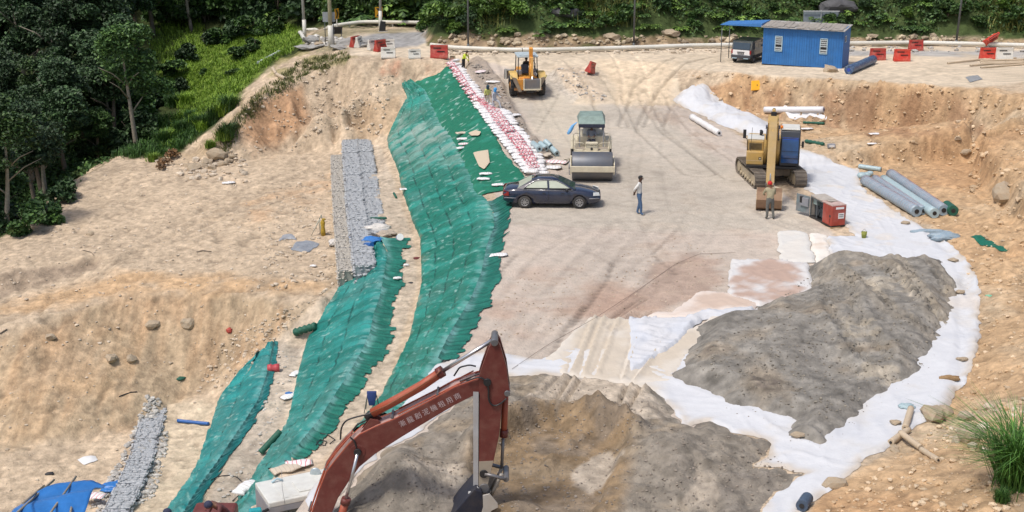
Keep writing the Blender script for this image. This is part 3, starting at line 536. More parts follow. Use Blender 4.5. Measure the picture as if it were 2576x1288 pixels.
# ---------------- green fabric faces
def lerp3(A, B, t): return A*(1-t)[..., None]+B*t[..., None]
def wall(name, label, crest, toe, nu, nv, tiers, c0, c1, seed, off=.10, pale=None):
    A = resample([W(*p) for p in crest], nu); B = resample([W(*p) for p in toe], nu)
    k = 9; ker = np.ones(k)/k
    for Q in (A, B):
        for j in range(3): Q[:, j] = np.convolve(np.pad(Q[:, j], k//2, mode='edge'), ker, 'valid')
    v = np.linspace(0, 1, nv); U, VV = np.meshgrid(np.arange(nu)/nu, v, indexing='ij'); P = A[:, None]*(1-VV[..., None])+B[:, None]*VV[..., None]
    T = np.gradient(A, axis=0); D = B-A; N = np.cross(D, T); N /= np.linalg.norm(N, axis=1)[:, None]; N[N[:, 2] < 0] *= -1
    Lu = np.linalg.norm(np.diff(A, axis=0), axis=1).sum(); Lv = np.linalg.norm(D, axis=1).mean(); s = U*Lu; t = VV*Lv
    tb = np.abs(np.sin(PI*VV*tiers)); fold = rid(s*1.6+t*.5+fbm(s, t, 1.2, 2, seed)*.6, t*.45, 1, 3, seed); fine = rid(s*4+t*1.2, t*.9, 1, 2, seed+5)
    o_ = off+.07*tb**.5*np.minimum(1, VV*6)+.10*(fold-.55)+.06*(fine-.5)+.05*fbm(s, t, .5, 3, seed+7)
    endf = sstep(-.01, .07, VV)*sstep(1.02, .93, VV); P = P+N[:, None]*(o_*endf)[..., None]; P[..., 2] += .05*(VV < .5)
    P[:, 0, 0] += .12; P[:, 0, 2] -= .08
    f = fbm(s*1.3+t*.5, t*.5, 1, 4, seed+11); C = colmix(nu*nv, c0).reshape(nu, nv, 3); C = C*(1-sstep(-.3, .5, f)[..., None])+np.array(c1)*sstep(-.3, .5, f)[..., None]
    fl = sstep(.80, .93, rid(s*3.4+t*2.6, t*.7, 1, 2, seed+15))*sstep(.5, .8, vn(s*1.1, t*1.4, seed)); C = C*(1-.6*fl[..., None])+np.array((.25, .46, .41))*.6*fl[..., None]  # pale diagonal flecks: plastic sheen painted into the fabric colour
    fk = (vn(s*9+t*7, t*2.6, seed+31) > .90)*.55; fd = sstep(.0, .5, fbm(s*.35, t*.6, 1, 3, seed+33)); C = C*(1-.35*fd[..., None])+np.array((.10, .24, .22))*.35*fd[..., None]; pn = np.exp(-((((s+.25*t+.1*np.sin(t*2)) % 1.9)-.05)/.045)**2); C = C*(1-.5*pn[..., None]); mdd = sstep(.2, .6, fbm(s*.8, t*1.2, 1, 4, seed+35))*sstep(.75, 1, VV); C = C*(1-.6*mdd[..., None])+np.array((.38, .32, .24))*.6*mdd[..., None]; C = C*(1-fk[..., None])+np.array((.42, .60, .55))*fk[..., None]  # fk adds finer painted sheen flecks over fading, panel lines and mud
    pl = .8*sstep(.13, .02, VV)*sstep(.25, .7, vn(s*5, t*1.5, seed+4)); C = C*(1-.55*pl[..., None])+np.array((.22, .44, .42))*.55*pl[..., None]
    seam = np.exp(-((((VV*tiers+.03*np.sin(s*1.1)) % 1)-.02)/.022)**2)*(VV > .1); C *= (1-.75*seam)[..., None]
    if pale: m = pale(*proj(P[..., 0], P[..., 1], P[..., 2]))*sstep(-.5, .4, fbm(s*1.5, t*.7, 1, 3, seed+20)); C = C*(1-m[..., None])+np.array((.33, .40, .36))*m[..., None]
    me = grid_mesh(name, P[..., 0], P[..., 1], P[..., 2], C); o = link(name, me, NET); tag(o, label, 'slope fabric'); return o, A, B
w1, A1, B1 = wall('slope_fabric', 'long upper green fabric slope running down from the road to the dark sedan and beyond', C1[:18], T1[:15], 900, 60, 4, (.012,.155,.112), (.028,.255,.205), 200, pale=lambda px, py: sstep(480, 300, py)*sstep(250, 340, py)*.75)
w2, A2, B2 = wall('slope_fabric', 'middle green fabric slope starting beside the blue rags', C2, T2, 640, 50, 3, (.012,.165,.142), (.028,.265,.24), 230)
w3, A3, B3 = wall('slope_fabric', 'lowest and narrowest green fabric slope beside the red scrap', C3, T3, 420, 40, 2, (.010,.18,.18), (.025,.27,.265), 260)
def flaps(label, A, i0, i1, outer, seed, c0=(.016,.15,.11), blk=7):
    Q = A[i0:i1]; n = len(Q); O = resample([tuple(G(*p)) for p in outer], n); nv = 9; r = np.random.default_rng(seed); bw = np.maximum(2, r.integers(2, 2*blk+2, n)); ed_ = np.repeat(np.arange(n), bw)[:n]; k = r.uniform(.72, 1.12, n)[ed_]*(1+.25*fbm(ed_*.11, ed_*0, 1, 2, seed))
    k = k+.05*r.normal(size=n)*.5; v = np.linspace(0, 1, nv); P = Q[:, None, :]+(O-Q)[:, None, :]*(v[None, :]*k[:, None])[..., None]; s = np.arange(n)
    hz = H(P[..., 0], P[..., 1]); zc = Q[:, 2][:, None]+.16-.13*v[None]; lift = .05*np.abs(np.sin(s*PI/blk*.8+2*fbm(s*.07, s*0, 1, 2, seed)+.3))[:, None]*(1-.6*v[None]); P[..., 2] = np.maximum(hz+.03+lift*.6, zc*(1-v[None]**.4)+(hz+.03)*v[None]**.4)+lift
    C = np.tile(np.array(c0), (n, nv, 1)); p_ = (sstep(.45, .0, v)[None]*r.uniform(.1, 1, n)[ed_][:, None])[..., None]; C = C*(1-p_)+np.array((.20, .42, .40))*p_
    C *= (1+.3*fbm(P[..., 0], P[..., 1], .3, 3, seed))[..., None]; C *= (1-.45*(np.diff(ed_, prepend=-1) != 0))[:, None, None]
    me = grid_mesh('fabric_flaps', P[..., 0], P[..., 1], P[..., 2], C); return link('fabric_flap', me, NET)
def near_i(A, px, py, z=0): q = np.array(W(px, py, z)); return int(np.argmin(np.linalg.norm(A-q, axis=1)))
f1 = flaps('', A1, near_i(A1, 1228, 512), near_i(A1, 1100, 915), [(1284,480),(1288,520),(1277,563),(1267,629),(1264,696),(1237,763),(1205,812),(1184,859),(1150,908)], 301, blk=6); f1.parent = w1
f2 = flaps('', A2, near_i(A2, 955, 602, -3.2), near_i(A2, 727, 1159, -3.2), [(1040,598),(1021,629),(1017,679),(1014,713),(994,763),(984,813),(991,856),(977,880),(950,925),(937,945),(911,985),(877,1032),(861,1065),(794,1132),(767,1165)], 302, blk=6); f2.parent = w2
f3 = flaps('', A3, 0, len(A3)-40, [(700,862),(690,950),(668,1015),(636,1075),(604,1119),(568,1170),(536,1215),(505,1272)], 303, (.02,.17,.17), blk=7); f3.parent = w3
UP = [(1018,200),(1060,205),(1104,191),(1127,172),(1150,180),(1190,240),(1232,322),(1272,392),(1325,455),(1285,478),(1200,505),(1162,450),(1135,390),(1110,345),(1085,300),(1045,240),(1012,222)]
def up_h(x, y, px, py, d): return .17+.05*fbm(x, y, 1, 3, 140)+.12*wr(x, y, 2.3, 1.6, .45, 141)*sstep(0, .5, d)
def up_c(x, y, px, py, d):
    c = colmix(len(x), (.010, .150, .085)); c = cm(c, sstep(.0, .5, fbm(x+y*.4, y, .9, 4, 142)), (.02, .20, .13)); c = cm(c, .8*(vn(x*5+y*2, y*4, 143) > .88), (.35, .5, .45))
    return cm(c, sstep(.12, .3, fbm(x, y, 1.3, 4, 144))*sstep(1150, 1060, px)*sstep(260, 200, py), (.40, .35, .27))
o, _ = drape('slope_fabric', UP, .10, up_h, up_c, NET, edge=.06, jag=.2); tag(o, 'dark green netting between the sandbag row and the upper fabric slope', 'slope fabric')
# ---------------- stones
def stone_mesh(name, seed, sub=2, flat=.7):
    bm = bmesh.new(); bmesh.ops.create_icosphere(bm, subdivisions=sub, radius=1); r = random.Random(seed); o = [r.uniform(0, 99) for _ in range(3)]
    for v in bm.verts:
        n = v.co.normalized(); k = 1+.42*(float(vn(n.x*1.3+o[0], n.y*1.3+n.z*1.7+o[1]))-.5)*2+.16*(float(vn(n.x*4+o[2], n.y*4-n.z*3))-.5); v.co = n*k; v.co.z *= flat; v.co.x *= 1.15
    me = bpy.data.meshes.new(name); bm.to_mesh(me); bm.free(); return me
ROCK = mat('pale_rock', (.42,.345,.25), rough=.92, var=.25, scale=3, bump=.3, two=(.33,.255,.175)); GROCK = mat('grey_rock', (.36,.355,.34), rough=.9, var=.3, scale=4, bump=.3, two=(.25,.245,.23))
SM = [stone_mesh('boulder', i) for i in range(5)]
for m_ in SM: m_.materials.append(ROCK)
def boulder(px, py, r, label, group=None, k=0, mt=None, sink=.25):
    p = G(px, py); o = bpy.data.objects.new('boulder', SM[k % 5]); S.collection.objects.link(o)
    o.location = (p.x, p.y, p.z+r*(.42-sink)); o.scale = (r, r*.9, r*1.05); o.rotation_euler = (.15*math.sin(k), .2*math.cos(k*2), k*1.3); tag(o, label, 'rock', group)
    if mt: o.data = SM[k % 5].copy(); o.data.materials.clear(); o.data.materials.append(mt)
    return o
# rubble that nobody could count, by vertex colour
LOW = [stone_mesh('s', 20+i, 1, .65) for i in range(6)]
LV = [np.array([v.co for v in m.vertices]) for m in LOW]; LF = [np.array([list(p.vertices) for p in m.polygons]) for m in LOW]
def rubble(name, polys, m, label, seed, cat='rubble', base=None):
    r = np.random.default_rng(seed); V_, F_, C_ = [], [], []; off = 0
    for poly, n, r0, r1, c0, c1 in polys:
        Pp = np.array(poly, float); k = 0; tries = 0
        while k < n and tries < n*20:
            tries += 1; px, py = r.uniform(Pp[:,0].min(), Pp[:,0].max()), r.uniform(Pp[:,1].min(), Pp[:,1].max())
            if sdist(poly, np.array([px]), np.array([py]))[0] < 0: continue
            if r.random() > .25+.9*vn(px/45, py/25, seed): continue
            p = base(px, py) if base else G(px, py); k += 1; sz = r0+(r1-r0)*r.random()**3; i = r.integers(6); v = LV[i]*sz*r.uniform(.7, 1.3, 3); a = r.uniform(0, 6.28)
            v = v@np.array([[math.cos(a), math.sin(a), 0], [-math.sin(a), math.cos(a), 0], [0, 0, 1]]); V_.append(v+np.array([p.x, p.y, p.z+sz*.25])); F_.append(LF[i]+off); off += len(v)
            c = np.array(c0)+(np.array(c1)-np.array(c0))*r.random(); C_.append(np.tile(c*r.uniform(.8, 1.2), (len(v), 1)))
    me = bpy.data.meshes.new(name); V_ = np.concatenate(V_); me.vertices.add(len(V_)); me.vertices.foreach_set('co', V_.ravel().astype(np.float32)); set_faces(me, np.concatenate(F_), np.concatenate(C_))
    me.polygons.foreach_set('use_smooth', np.zeros(len(me.polygons), bool)); o = link(name, me, m); return tag(o, label, cat, kind='stuff')
STONE = mat('rubble_stone', attr=True, rough=.93, var=.2, scale=6, bump=.3, bscale=20, spec=.2)
cs = ((.44,.36,.27), (.58,.50,.40)); cg = ((.36,.34,.31), (.52,.5,.46)); cr = ((.48,.33,.19), (.60,.48,.34))
rubble('rubble', [([(380,400),(600,400),(660,440),(600,470),(420,440)], 90, .08, .30, *cs), ([(620,250),(860,160),(880,200),(760,330),(640,400),(560,400)], 200, .04, .15, *cs),
    ([(860,240),(1000,180),(960,340),(820,330),(700,400)], 220, .04, .15, *cs), ([(0,600),(290,400),(700,440),(820,560),(820,730),(0,760)], 700, .02, .10, *cs), ([(700,480),(830,430),(850,700),(640,740)], 330, .03, .13, *cs),
    ([(0,800),(300,750),(740,760),(640,940),(380,1080),(200,1200),(0,1280)], 260, .02, .08, *cs), ([(560,860),(760,760),(860,700),(700,850),(600,960),(480,1000)], 350, .03, .12, *cs),
    ([(60,830),(420,760),(440,850),(200,900),(60,880)], 7, .08, .18, *cs), ([(690,870),(760,900),(700,1060),(600,1260),(520,1270),(640,1080)], 150, .025, .09, *cg)], STONE, 'loose pale stones strewn over the left slope and plateau', 5)
rubble('rubble', [([(1740,180),(2440,220),(2480,350),(2100,330),(1760,262)], 380, .03, .15, *cr), ([(2430,230),(2576,250),(2576,640),(2440,480)], 170, .04, .18, *cr), ([(1900,300),(2440,370),(2576,640),(2576,780),(2420,640),(2100,400)], 500, .02, .11, *cr),
    ([(2420,640),(2576,760),(2576,1288),(2060,1288),(2400,1040),(2470,840)], 750, .02, .10, *cr), ([(2300,1080),(2576,1000),(2576,1160),(2330,1120)], 40, .06, .22, *cs), ([(1850,120),(2576,118),(2576,132),(1850,130)], 90, .08, .3, *cg), ([(1090,128),(1850,124),(1850,134),(1120,140)], 160, .06, .22, *cs)], STONE, 'loose stones of the cliff and the orange ground on the right', 6)
rubble('rubble', [([(1290,700),(1700,600),(1850,640),(1800,780),(1450,820),(1200,880)], 700, .015, .045, (.30,.23,.17), (.5,.42,.33)), ([(1180,160),(1230,170),(1330,330),(1400,400),(1340,360),(1250,250)], 160, .04, .16, (.26,.23,.2), (.4,.36,.31)), ([(1395,168),(1470,170),(1530,255),(1460,250)], 80, .04, .14, *cg),
    ([(1085,86),(1500,90),(1850,92),(2576,92),(2576,108),(1850,108),(1500,114),(1110,112)], 260, .08, .35, (.3,.24,.17), (.5,.42,.3)), ([(780,95),(870,95),(860,122),(760,122)], 60, .1, .35, *cg)], STONE, 'small stones and clods along the road edge and on the platform', 7)
from mathutils.bvhtree import BVHTree
def bvh(o): return BVHTree.FromPolygons([v.co.copy() for v in o.data.vertices], [tuple(p.vertices) for p in o.data.polygons])
HEAPS = [bvh(x) for x in S.objects if x.name.startswith('dirt_heap')]; SHEETS = [bvh(x) for x in S.objects if x.name.startswith(('geotextile', 'cloth_sheet', 'slope_fabric', 'fabric_flap'))]
def GA(px, py):                               # first surface of ground, heap or sheet
    g = G(px, py); o = Vector((0, 0, CH)); d = (g-o); L0 = d.length; d.normalize(); best = L0; hit = g
    for t in HEAPS+SHEETS:
        l, n_, i, ds = t.ray_cast(o, d)
        if l is not None and ds < best: best = ds; hit = l
    return hit
rubble('clods', [([(2049,680),(2290,660),(2400,740),(2320,920),(2090,1060),(1850,990),(1720,900),(1900,800)], 1600, .012, .05, (.15,.135,.115), (.3,.27,.22)), ([(x+(x-2080)*.05, y+(y-900)*.06) for x, y in HA], 420, .008, .03, (.15,.135,.115), (.28,.25,.2)), ([(900,1215),(1080,1080),(1281,955),(1640,985),(1720,1075),(1920,1110),(2000,1190),(1930,1270),(1900,1288),(850,1288)], 2400, .010, .045, (.17,.15,.13), (.33,.28,.23))], STONE, 'small clods and pebbles lying on the two grey dirt heaps', 8, base=GA)
bl = 'pale boulder at the foot of the grassy bank on the left'
for i, (x, y, r) in enumerate([(548,392,.58),(520,412,.42),(505,420,.38),(487,425,.4),(535,425,.4),(560,415,.34),(575,408,.33),(470,418,.3),(585,395,.25)]): boulder(x, y, r, bl if i else 'biggest pale boulder at the foot of the grassy bank', 'boulders under the grassy bank' if i else None, i)
for i, (x, y, r, lb) in enumerate([(2527,492,.62,'rounded brown boulder half buried on the right slope'),(2410,350,.22,'round stone under the overhanging cliff'),(2430,384,.24,'stone below the right end of the cliff'),(2345,1050,.42,'pale boulder beside the end of the white sheet'),(2365,1040,.3,'smaller boulder touching the pale boulder by the sheet'),(2440,1100,.4,'flat pale rock left of the big grass tuft'),(2092,180,.55,'pale sack like rock in front of the blue shed'),(2100,1222,.28,'round rock holding the lower edge of the white sheet'),(2250,1135,.16,'stone on the orange soil under the broken pipe'),(225,590,.2,'dark rock on the left plateau'),(195,492,.25,'pair of stones on the far left plateau'),(128,850,.30,'white rock above the scarp on the left'),(385,1048-230,.3,'grey rounded rock at the top of the scarp'),(280,905,.33,'half buried round rock in the middle of the scarp'),(470,815,.33,'large pale block on the scarp edge'),(330,905,.25,'pale rock in the scarp right of the round one'),(1300,130,.3,'pale rock under the white roadside pipe')]): boulder(x, y, r, lb, None, i+3)
for i, (x, y, lb) in enumerate([(2278,557,'small brown stone on the white sheet by the fabric rolls'),(2398,652,'brown stone on the curving edge of the white sheet'),(2417,731,'flat brown stone on the sheet right of the big heap'),(2420,902,'brown stone on the sheet at the right of the big heap, lower one'),(2254,1060,'pale stone on the sheet left of the broken pipe'),(2008,1092,'round stone pinning the sheet between the two heaps'),(2025,560,'pale stone on the sheet edge')][:6]):
    p = GA(x, y+6); o = bpy.data.objects.new('boulder', SM[i % 5]); S.collection.objects.link(o); r = .14; o.location = (p.x, p.y, p.z+r*.45); o.scale = (r*1.2, r, r*.85); tag(o, lb, 'rock')
# ---------------- gabions
def basket(seed, L_=2.0, Wd=1.0, Ht=1.0, n=260, c=GROCK):
    r = random.Random(seed); m = MB(); m.box((0,0,Ht/2-.02), (L_-.08, Wd-.08, Ht-.04))
    for k in range(n):
        f = r.random(); x, y = r.uniform(-L_/2, L_/2), r.uniform(-Wd/2, Wd/2)
        c_ = (x, y, Ht-.02) if f < .5 else (x, -Wd/2 if r.random() < .5 else Wd/2, r.uniform(.05, Ht)) if f < .85 else (L_/2*r.choice((-1,1)), y, r.uniform(.05, Ht))
        s_ = r.uniform(.055, .12); v = LV[r.randrange(6)]*s_*np.array([r.uniform(.8,1.5), r.uniform(.7,1.3), .8]); a = r.uniform(0, 6.28)
        v = v@np.array([[math.cos(a), math.sin(a), 0], [-math.sin(a), math.cos(a), 0], [0, 0, 1]])+np.array(c_); m.add(v.tolist(), LF[0].tolist())
    o = m.mesh('stones'); wm = MB(); t = .018
    for sx in (-1, 1):
        for sy in (-1, 1): wm.box((sx*L_/2, sy*Wd/2, Ht/2), (t, t, Ht+.03))
        for z in (0, Ht+.02): wm.box((sx*L_/2, 0, z), (t, Wd, t)); wm.box((0, sx*Wd/2, z), (L_, t, t))
        for q in range(1, 8): wm.box((0, sx*(Wd/2+.03), q*Ht/8), (L_, .008, .008))
    for q in range(1, 10): wm.box((-L_/2+q*L_/10, 0, Ht+.07), (.008, Wd, .008))
    return o, wm.mesh('wire_mesh')
GS = [mat('gabion_stone', (.47,.485,.50), rough=.9, var=.35, scale=9, bump=.3, two=(.32,.335,.35)), mat('dusty_stone', (.52,.49,.43), rough=.92, var=.25, scale=9, bump=.3, two=(.38,.35,.31))]
WIRE = mat('galvanised_wire', (.4,.41,.42), rough=.4, metal=.8)
GB = [basket(i) for i in range(3)]
for a_, b_ in GB: a_.materials.append(GS[0]); b_.materials.append(WIRE)
GBD = []
for a_, b_ in GB: q = a_.copy(); q.materials.clear(); q.materials.append(GS[1]); GBD.append((q, b_))
def gabion_row(line, z, offx, label, group, sets, dz=0, wsc=1.0):
    P = [Vector(W(x, y, z)) for x, y in line]; tot = sum((b-a).length for a, b in zip(P, P[1:])); n = int(tot/2.02); Q = resample(P, n+1)
    for k in range(n):
        a, b = Vector(Q[k]), Vector(Q[k+1]); c = (a+b)/2; d = b-a; ang = math.atan2(d.y, d.x); nrm = Vector((-d.y, d.x, 0)).normalized(); nrm = nrm if nrm.x > 0 else -nrm; c += nrm*offx
        e = thing('gabion_basket', label, 'gabion', (c.x, c.y, z-1+dz+.03*math.sin(k*2.3)), ang+.02*math.sin(k*5), group); e.scale = (d.length/2.02, wsc, 1)
        s_, w__ = sets[k % 3]; link('stone_fill', s_, None, e); link('wire_mesh', w__, None, e)
g1 = [(862,352),(868,440),(874,520),(884,600),(893,668)]
gabion_row(g1, -3.12, .5, 'grey stone gabion basket of the long wall, upper course, outer row', 'upper outer row of the long gabion wall', GB)
gabion_row([(862,352),(868,440),(874,520),(882,590)], -3.16, 1.5, 'grey stone gabion basket of the long wall, upper course, inner row beside the bench', 'upper inner row of the long gabion wall', GB, wsc=.9)
gabion_row([(843,390),(848,480),(856,580),(865,682)], -3.75, .10, 'dusty stone gabion basket in the low left step of the long wall', 'lower step of the long gabion wall', GBD, wsc=.75)
gabion_row([(375,1008),(352,1070),(335,1130),(318,1185),(290,1235),(262,1288),(235,1350)], -8.78, .45, 'loose grey stone gabion basket in the short wall at the lower left', 'lower left gabion wall', GB, wsc=1.0)
rubble('fallen_stones', [([(385,1090),(425,1085),(410,1180),(385,1250),(330,1288),(215,1300),(255,1230),(300,1160),(345,1060),(370,1000),(405,1005)], 1100, .05, .15, *cg)], STONE, 'grey stones spilled beside the lower left gabion wall', 9)
# ---------------- leaves
def leaf_mat(name, c, c2, trans=.0, rough=.55):
    m = bpy.data.materials.new(name); m.use_nodes = True; nt = m.node_tree; b = nt.nodes['Principled BSDF']; b.inputs['Roughness'].default_value = rough; b.inputs['Specular IOR Level'].default_value = .35
    a = nt.nodes.new('ShaderNodeAttribute'); a.attribute_name = 'Col'; oi = nt.nodes.new('ShaderNodeObjectInfo'); r = ramp(nt, a.outputs['Fac'], [tuple(k*.55 for k in c), c, c2], [.15, .5, .9])
    hs = nt.nodes.new('ShaderNodeHueSaturation'); mp = nt.nodes.new('ShaderNodeMapRange'); mp.inputs[3].default_value = .7; mp.inputs[4].default_value = 1.35
    nt.links.new(oi.outputs['Random'], mp.inputs[0]); nt.links.new(mp.outputs[0], hs.inputs['Value']); nt.links.new(r, hs.inputs['Color']); nt.links.new(hs.outputs[0], b.inputs['Base Color'])
    MATS[name] = m; return m
LF_D = leaf_mat('dark_leaves', (.035,.068,.028), (.075,.14,.05)); LF_M = leaf_mat('mid_leaves', (.042,.09,.025), (.11,.20,.045)); LF_L = leaf_mat('light_leaves', (.07,.14,.022), (.17,.27,.05)); LF_Y = leaf_mat('yellow_grass', (.13,.16,.04), (.30,.30,.10)); LF_B = leaf_mat('dry_leaves', (.20,.11,.05), (.36,.2,.09)); LF_G = leaf_mat('grass_blades', (.13,.23,.02), (.31,.46,.06)); LF_GD = leaf_mat('dark_grass', (.04,.10,.02), (.10,.21,.04))
BARK = mat('bark', (.16,.13,.10), rough=.95, var=.35, scale=5, bump=.5); BARKP = mat('pale_bark', (.30,.26,.20), rough=.9, var=.3, scale=5, bump=.4)
def leaves(C, size, r, up=.4, asp=.55, bend=0):     # C: centres (n,3) -> leaf quads
    n = len(C); nrm = r.normal(size=(n, 3)); nrm[:, 2] = np.abs(nrm[:, 2])+up; nrm /= np.linalg.norm(nrm, axis=1)[:, None]
    t = np.cross(nrm, r.normal(size=(n, 3))); t /= np.linalg.norm(t, axis=1)[:, None]; b = np.cross(nrm, t); s = (size*r.uniform(.6, 1.3, n))[:, None]
    V_ = np.stack([C-t*s, C+b*s*asp, C+t*s-nrm*s*.25, C-b*s*asp], 1).reshape(-1, 3); return V_, np.arange(4*n).reshape(n, 4), np.repeat(np.clip(r.normal(.5, .2, n), 0, 1), 4)
def leaf_object_mesh(name, V_, F_, c, m):
    me = bpy.data.meshes.new(name); me.vertices.add(len(V_)); me.vertices.foreach_set('co', V_.ravel().astype(np.float32)); set_faces(me, F_, np.repeat(c[:, None], 3, 1)); me.polygons.foreach_set('use_smooth', np.zeros(len(me.polygons), bool)); me.materials.append(m); return me
def crown_mesh(seed, R_, Ht, n, m, blobs=9, size=.16, cz=0):
    r = np.random.default_rng(seed); B = []
    for k in range(blobs): a = r.uniform(0, 6.28); q = R_*r.uniform(.15, .75); B.append((q*math.cos(a), q*math.sin(a), cz+Ht*r.uniform(.1, .95), R_*r.uniform(.28, .52)))
    C = []
    for x, y, z, rr in B:
        k = int(n*rr*rr/sum(b[3]**2 for b in B)); d = r.normal(size=(k, 3)); d /= np.linalg.norm(d, axis=1)[:, None]; d[:, 2] = np.where(d[:, 2] < -.35, -d[:, 2], d[:, 2]); q = rr*(r.uniform(.55, 1.08, k))[:, None]*(1+.25*(vn(d[:, 0]*3+seed, d[:, 1]*3)-.5))[:, None]; C.append(np.array([x, y, z])+d*q*np.array([1, 1, .72]))
    return leaf_object_mesh('crown', *leaves(np.concatenate(C), size, r), m)
def trunk_mesh(seed, Ht, r0, m, lean=.08, limbs=5):
    r = random.Random(seed); mb = MB(); P = [(lean*Ht*(t**1.5)*math.cos(seed)+.12*math.sin(t*5+seed), lean*Ht*t*math.sin(seed), Ht*t) for t in [i/8 for i in range(9)]]; mb.tube(P, [r0*(1.25-.95*i/8) for i in range(9)], 8)
    for k in range(limbs):
        t = r.uniform(.4, .9); i = int(t*8); b = Vector(P[i]); a = r.uniform(0, 6.28); L_ = Ht*r.uniform(.18, .34); mb.tube([b, b+Vector((math.cos(a)*L_*.5, math.sin(a)*L_*.5, L_*.45)), b+Vector((math.cos(a)*L_, math.sin(a)*L_, L_*.7))], [r0*.4, r0*.25, r0*.1], 5)
    me = mb.mesh('trunk'); me.materials.append(m); return me
TREES = []
for i in range(5):
    Ht = [9, 11, 8, 10, 7][i]; TREES.append((trunk_mesh(i+1, Ht*.85, .2, [BARK, BARKP][i % 2]), crown_mesh(40+i, [3.0,3.4,2.8,3.2,2.6][i], Ht*.62, 9000, [LF_D, LF_M, LF_D, LF_D, LF_M][i], 16, .17, Ht*.38), Ht))
def tree(p, k, s, label, group, cat='tree', name='tree'):
    t, c, h = TREES[k % 5]; e = thing(name, label, cat, p, random.uniform(0, 6.28), group); e.scale = (s, s, s*random.uniform(.9, 1.1)); link('trunk', t, None, e); link('crown', c, None, e); return e
# forest at the left and behind the bend (world metres, on their own ground)
spots = []
rr = random.Random(11)
def okpix(x, y):
    z = float(H(x, y)); px, py = proj(x, y, z); return px, py, z
yy = 78
while yy < 165:
    xx_ = -46
    while xx_ < 12:
        x = xx_+rr.uniform(-1.3, 1.3); y = yy+rr.uniform(-1.3, 1.3); px, py, z = okpix(x, y)
        ins = fl[min(NY-1, np.searchsorted(GY, y)), min(NX-1, np.searchsorted(GX, x))] > .6
        grass = sdist([(395,150),(560,70),(1080,66),(1066,120),(740,160),(660,215),(600,300),(480,400),(380,420),(330,330),(360,250)], np.array([px]), np.array([py]))[0]
        if ins and grass < -6 and -120 < px < 1080 and py > -330: spots.append((x, y, z, px, py))
        xx_ += 3.4 if yy < 115 else 4.4
    yy += 3.4 if yy < 110 else 5
for i, (x, y, z, px, py) in enumerate(spots):
    s = rr.uniform(.75, 1.1)
    if py > 300: s *= .8
    if y > 112 and px > 560: s *= .75
    g, lb = ('forest trees at the left behind the plateau', 'dark leafy forest tree in the shaded wood left of the grass') if px < 560 else ('trees behind the road bend', 'leafy tree in the wood behind the road bend')
    tree((x, y, z-.2), rr.randrange(5), s, lb, g)
print('trees', len(spots))
def bush_mesh(seed, R_, n, m, size=.14, flat=.75): r = np.random.default_rng(seed); return crown_mesh(seed, R_, R_*flat, n, m, 7, size, .1)
BUSH = [bush_mesh(60+i, 1.0, 1500, m_, .13) for i, m_ in enumerate([LF_M, LF_M, LF_L, LF_D, LF_L, LF_M])]; BSTEM = MB().tube([(0,0,-.1),(.05,0,.5),(.0,.1,.9)], [.05,.035,.01], 5).tube([(0,0,.1),(-.3,.1,.6)], [.03,.01], 5).tube([(0,0,.1),(.3,-.2,.7)], [.03,.01], 5).mesh('stem'); BSTEM.materials.append(BARK)
def fern_mesh(seed, m, n=13, L0=1.0, wdt=.16):
    r = random.Random(seed); mb = MB(); cs_ = []
    for k in range(n):
        a = 2*PI*k/n+r.uniform(-.3, .3); L_ = L0*r.uniform(.7, 1.15); h = r.uniform(.5, 1.0)
        pts = [Vector((math.cos(a)*L_*t, math.sin(a)*L_*t, h*L_*(t*1.3-t*t*1.25)+.05)) for t in [j/6 for j in range(7)]]; sd_ = Vector((-math.sin(a), math.cos(a), 0))
        for j in range(6):
            w0 = wdt*math.sin(PI*(.15+.8*j/6)); 
            for s_ in (-1, 1): o0 = pts[j]; mb.add([o0, o0.lerp(pts[j+1], .75), o0.lerp(pts[j+1], .9)+sd_*s_*w0*1.6+Vector((0,0,-.05)), o0.lerp(pts[j+1], .3)+sd_*s_*w0*1.5+Vector((0,0,-.05))], [(0,1,2,3)])
    V_ = np.array([tuple(v) for v in mb.v]); F_ = np.array(mb.f); c = np.repeat(np.random.default_rng(seed).uniform(.2, .9, len(F_)), 4); return leaf_object_mesh('fronds', V_, F_, c, m)
FERN = [fern_mesh(80+i, m_) for i, m_ in enumerate([LF_M, LF_L, LF_L])]
def blades(C, h, r, wdt=.02, lean=.35):
    n = len(C); a = r.uniform(0, 6.28, n); d = np.stack([np.cos(a), np.sin(a), np.zeros(n)], 1); sd_ = np.stack([-d[:, 1], d[:, 0], np.zeros(n)], 1)*wdt; hh = (h*r.uniform(.5, 1.2, n))[:, None]; ln = (lean*r.uniform(.3, 1.3, n))[:, None]*hh
    up = np.array([0, 0, 1.0]); mid = C+up*hh*.6+d*ln*.4; tip = C+up*hh*(1-.25*ln/hh)+d*ln*1.2
    V_ = np.stack([C-sd_, C+sd_, mid+sd_*.8, mid-sd_*.8, mid-sd_*.8, mid+sd_*.8, tip+sd_*.15, tip-sd_*.15], 1).reshape(-1, 3); return V_, np.arange(8*n).reshape(-1, 4), np.repeat(np.clip(r.normal(.5, .22, n), 0, 1), 8)
def plant(mesh, p, s, label, cat, name, group=None, stem=True, part='foliage', sz=1):
    e = thing(name, label, cat, p, random.uniform(0, 6.28), group); e.scale = (s, s, s*sz); link(part, mesh, None, e)
    if stem: link('stem', BSTEM, None, e)
    return e
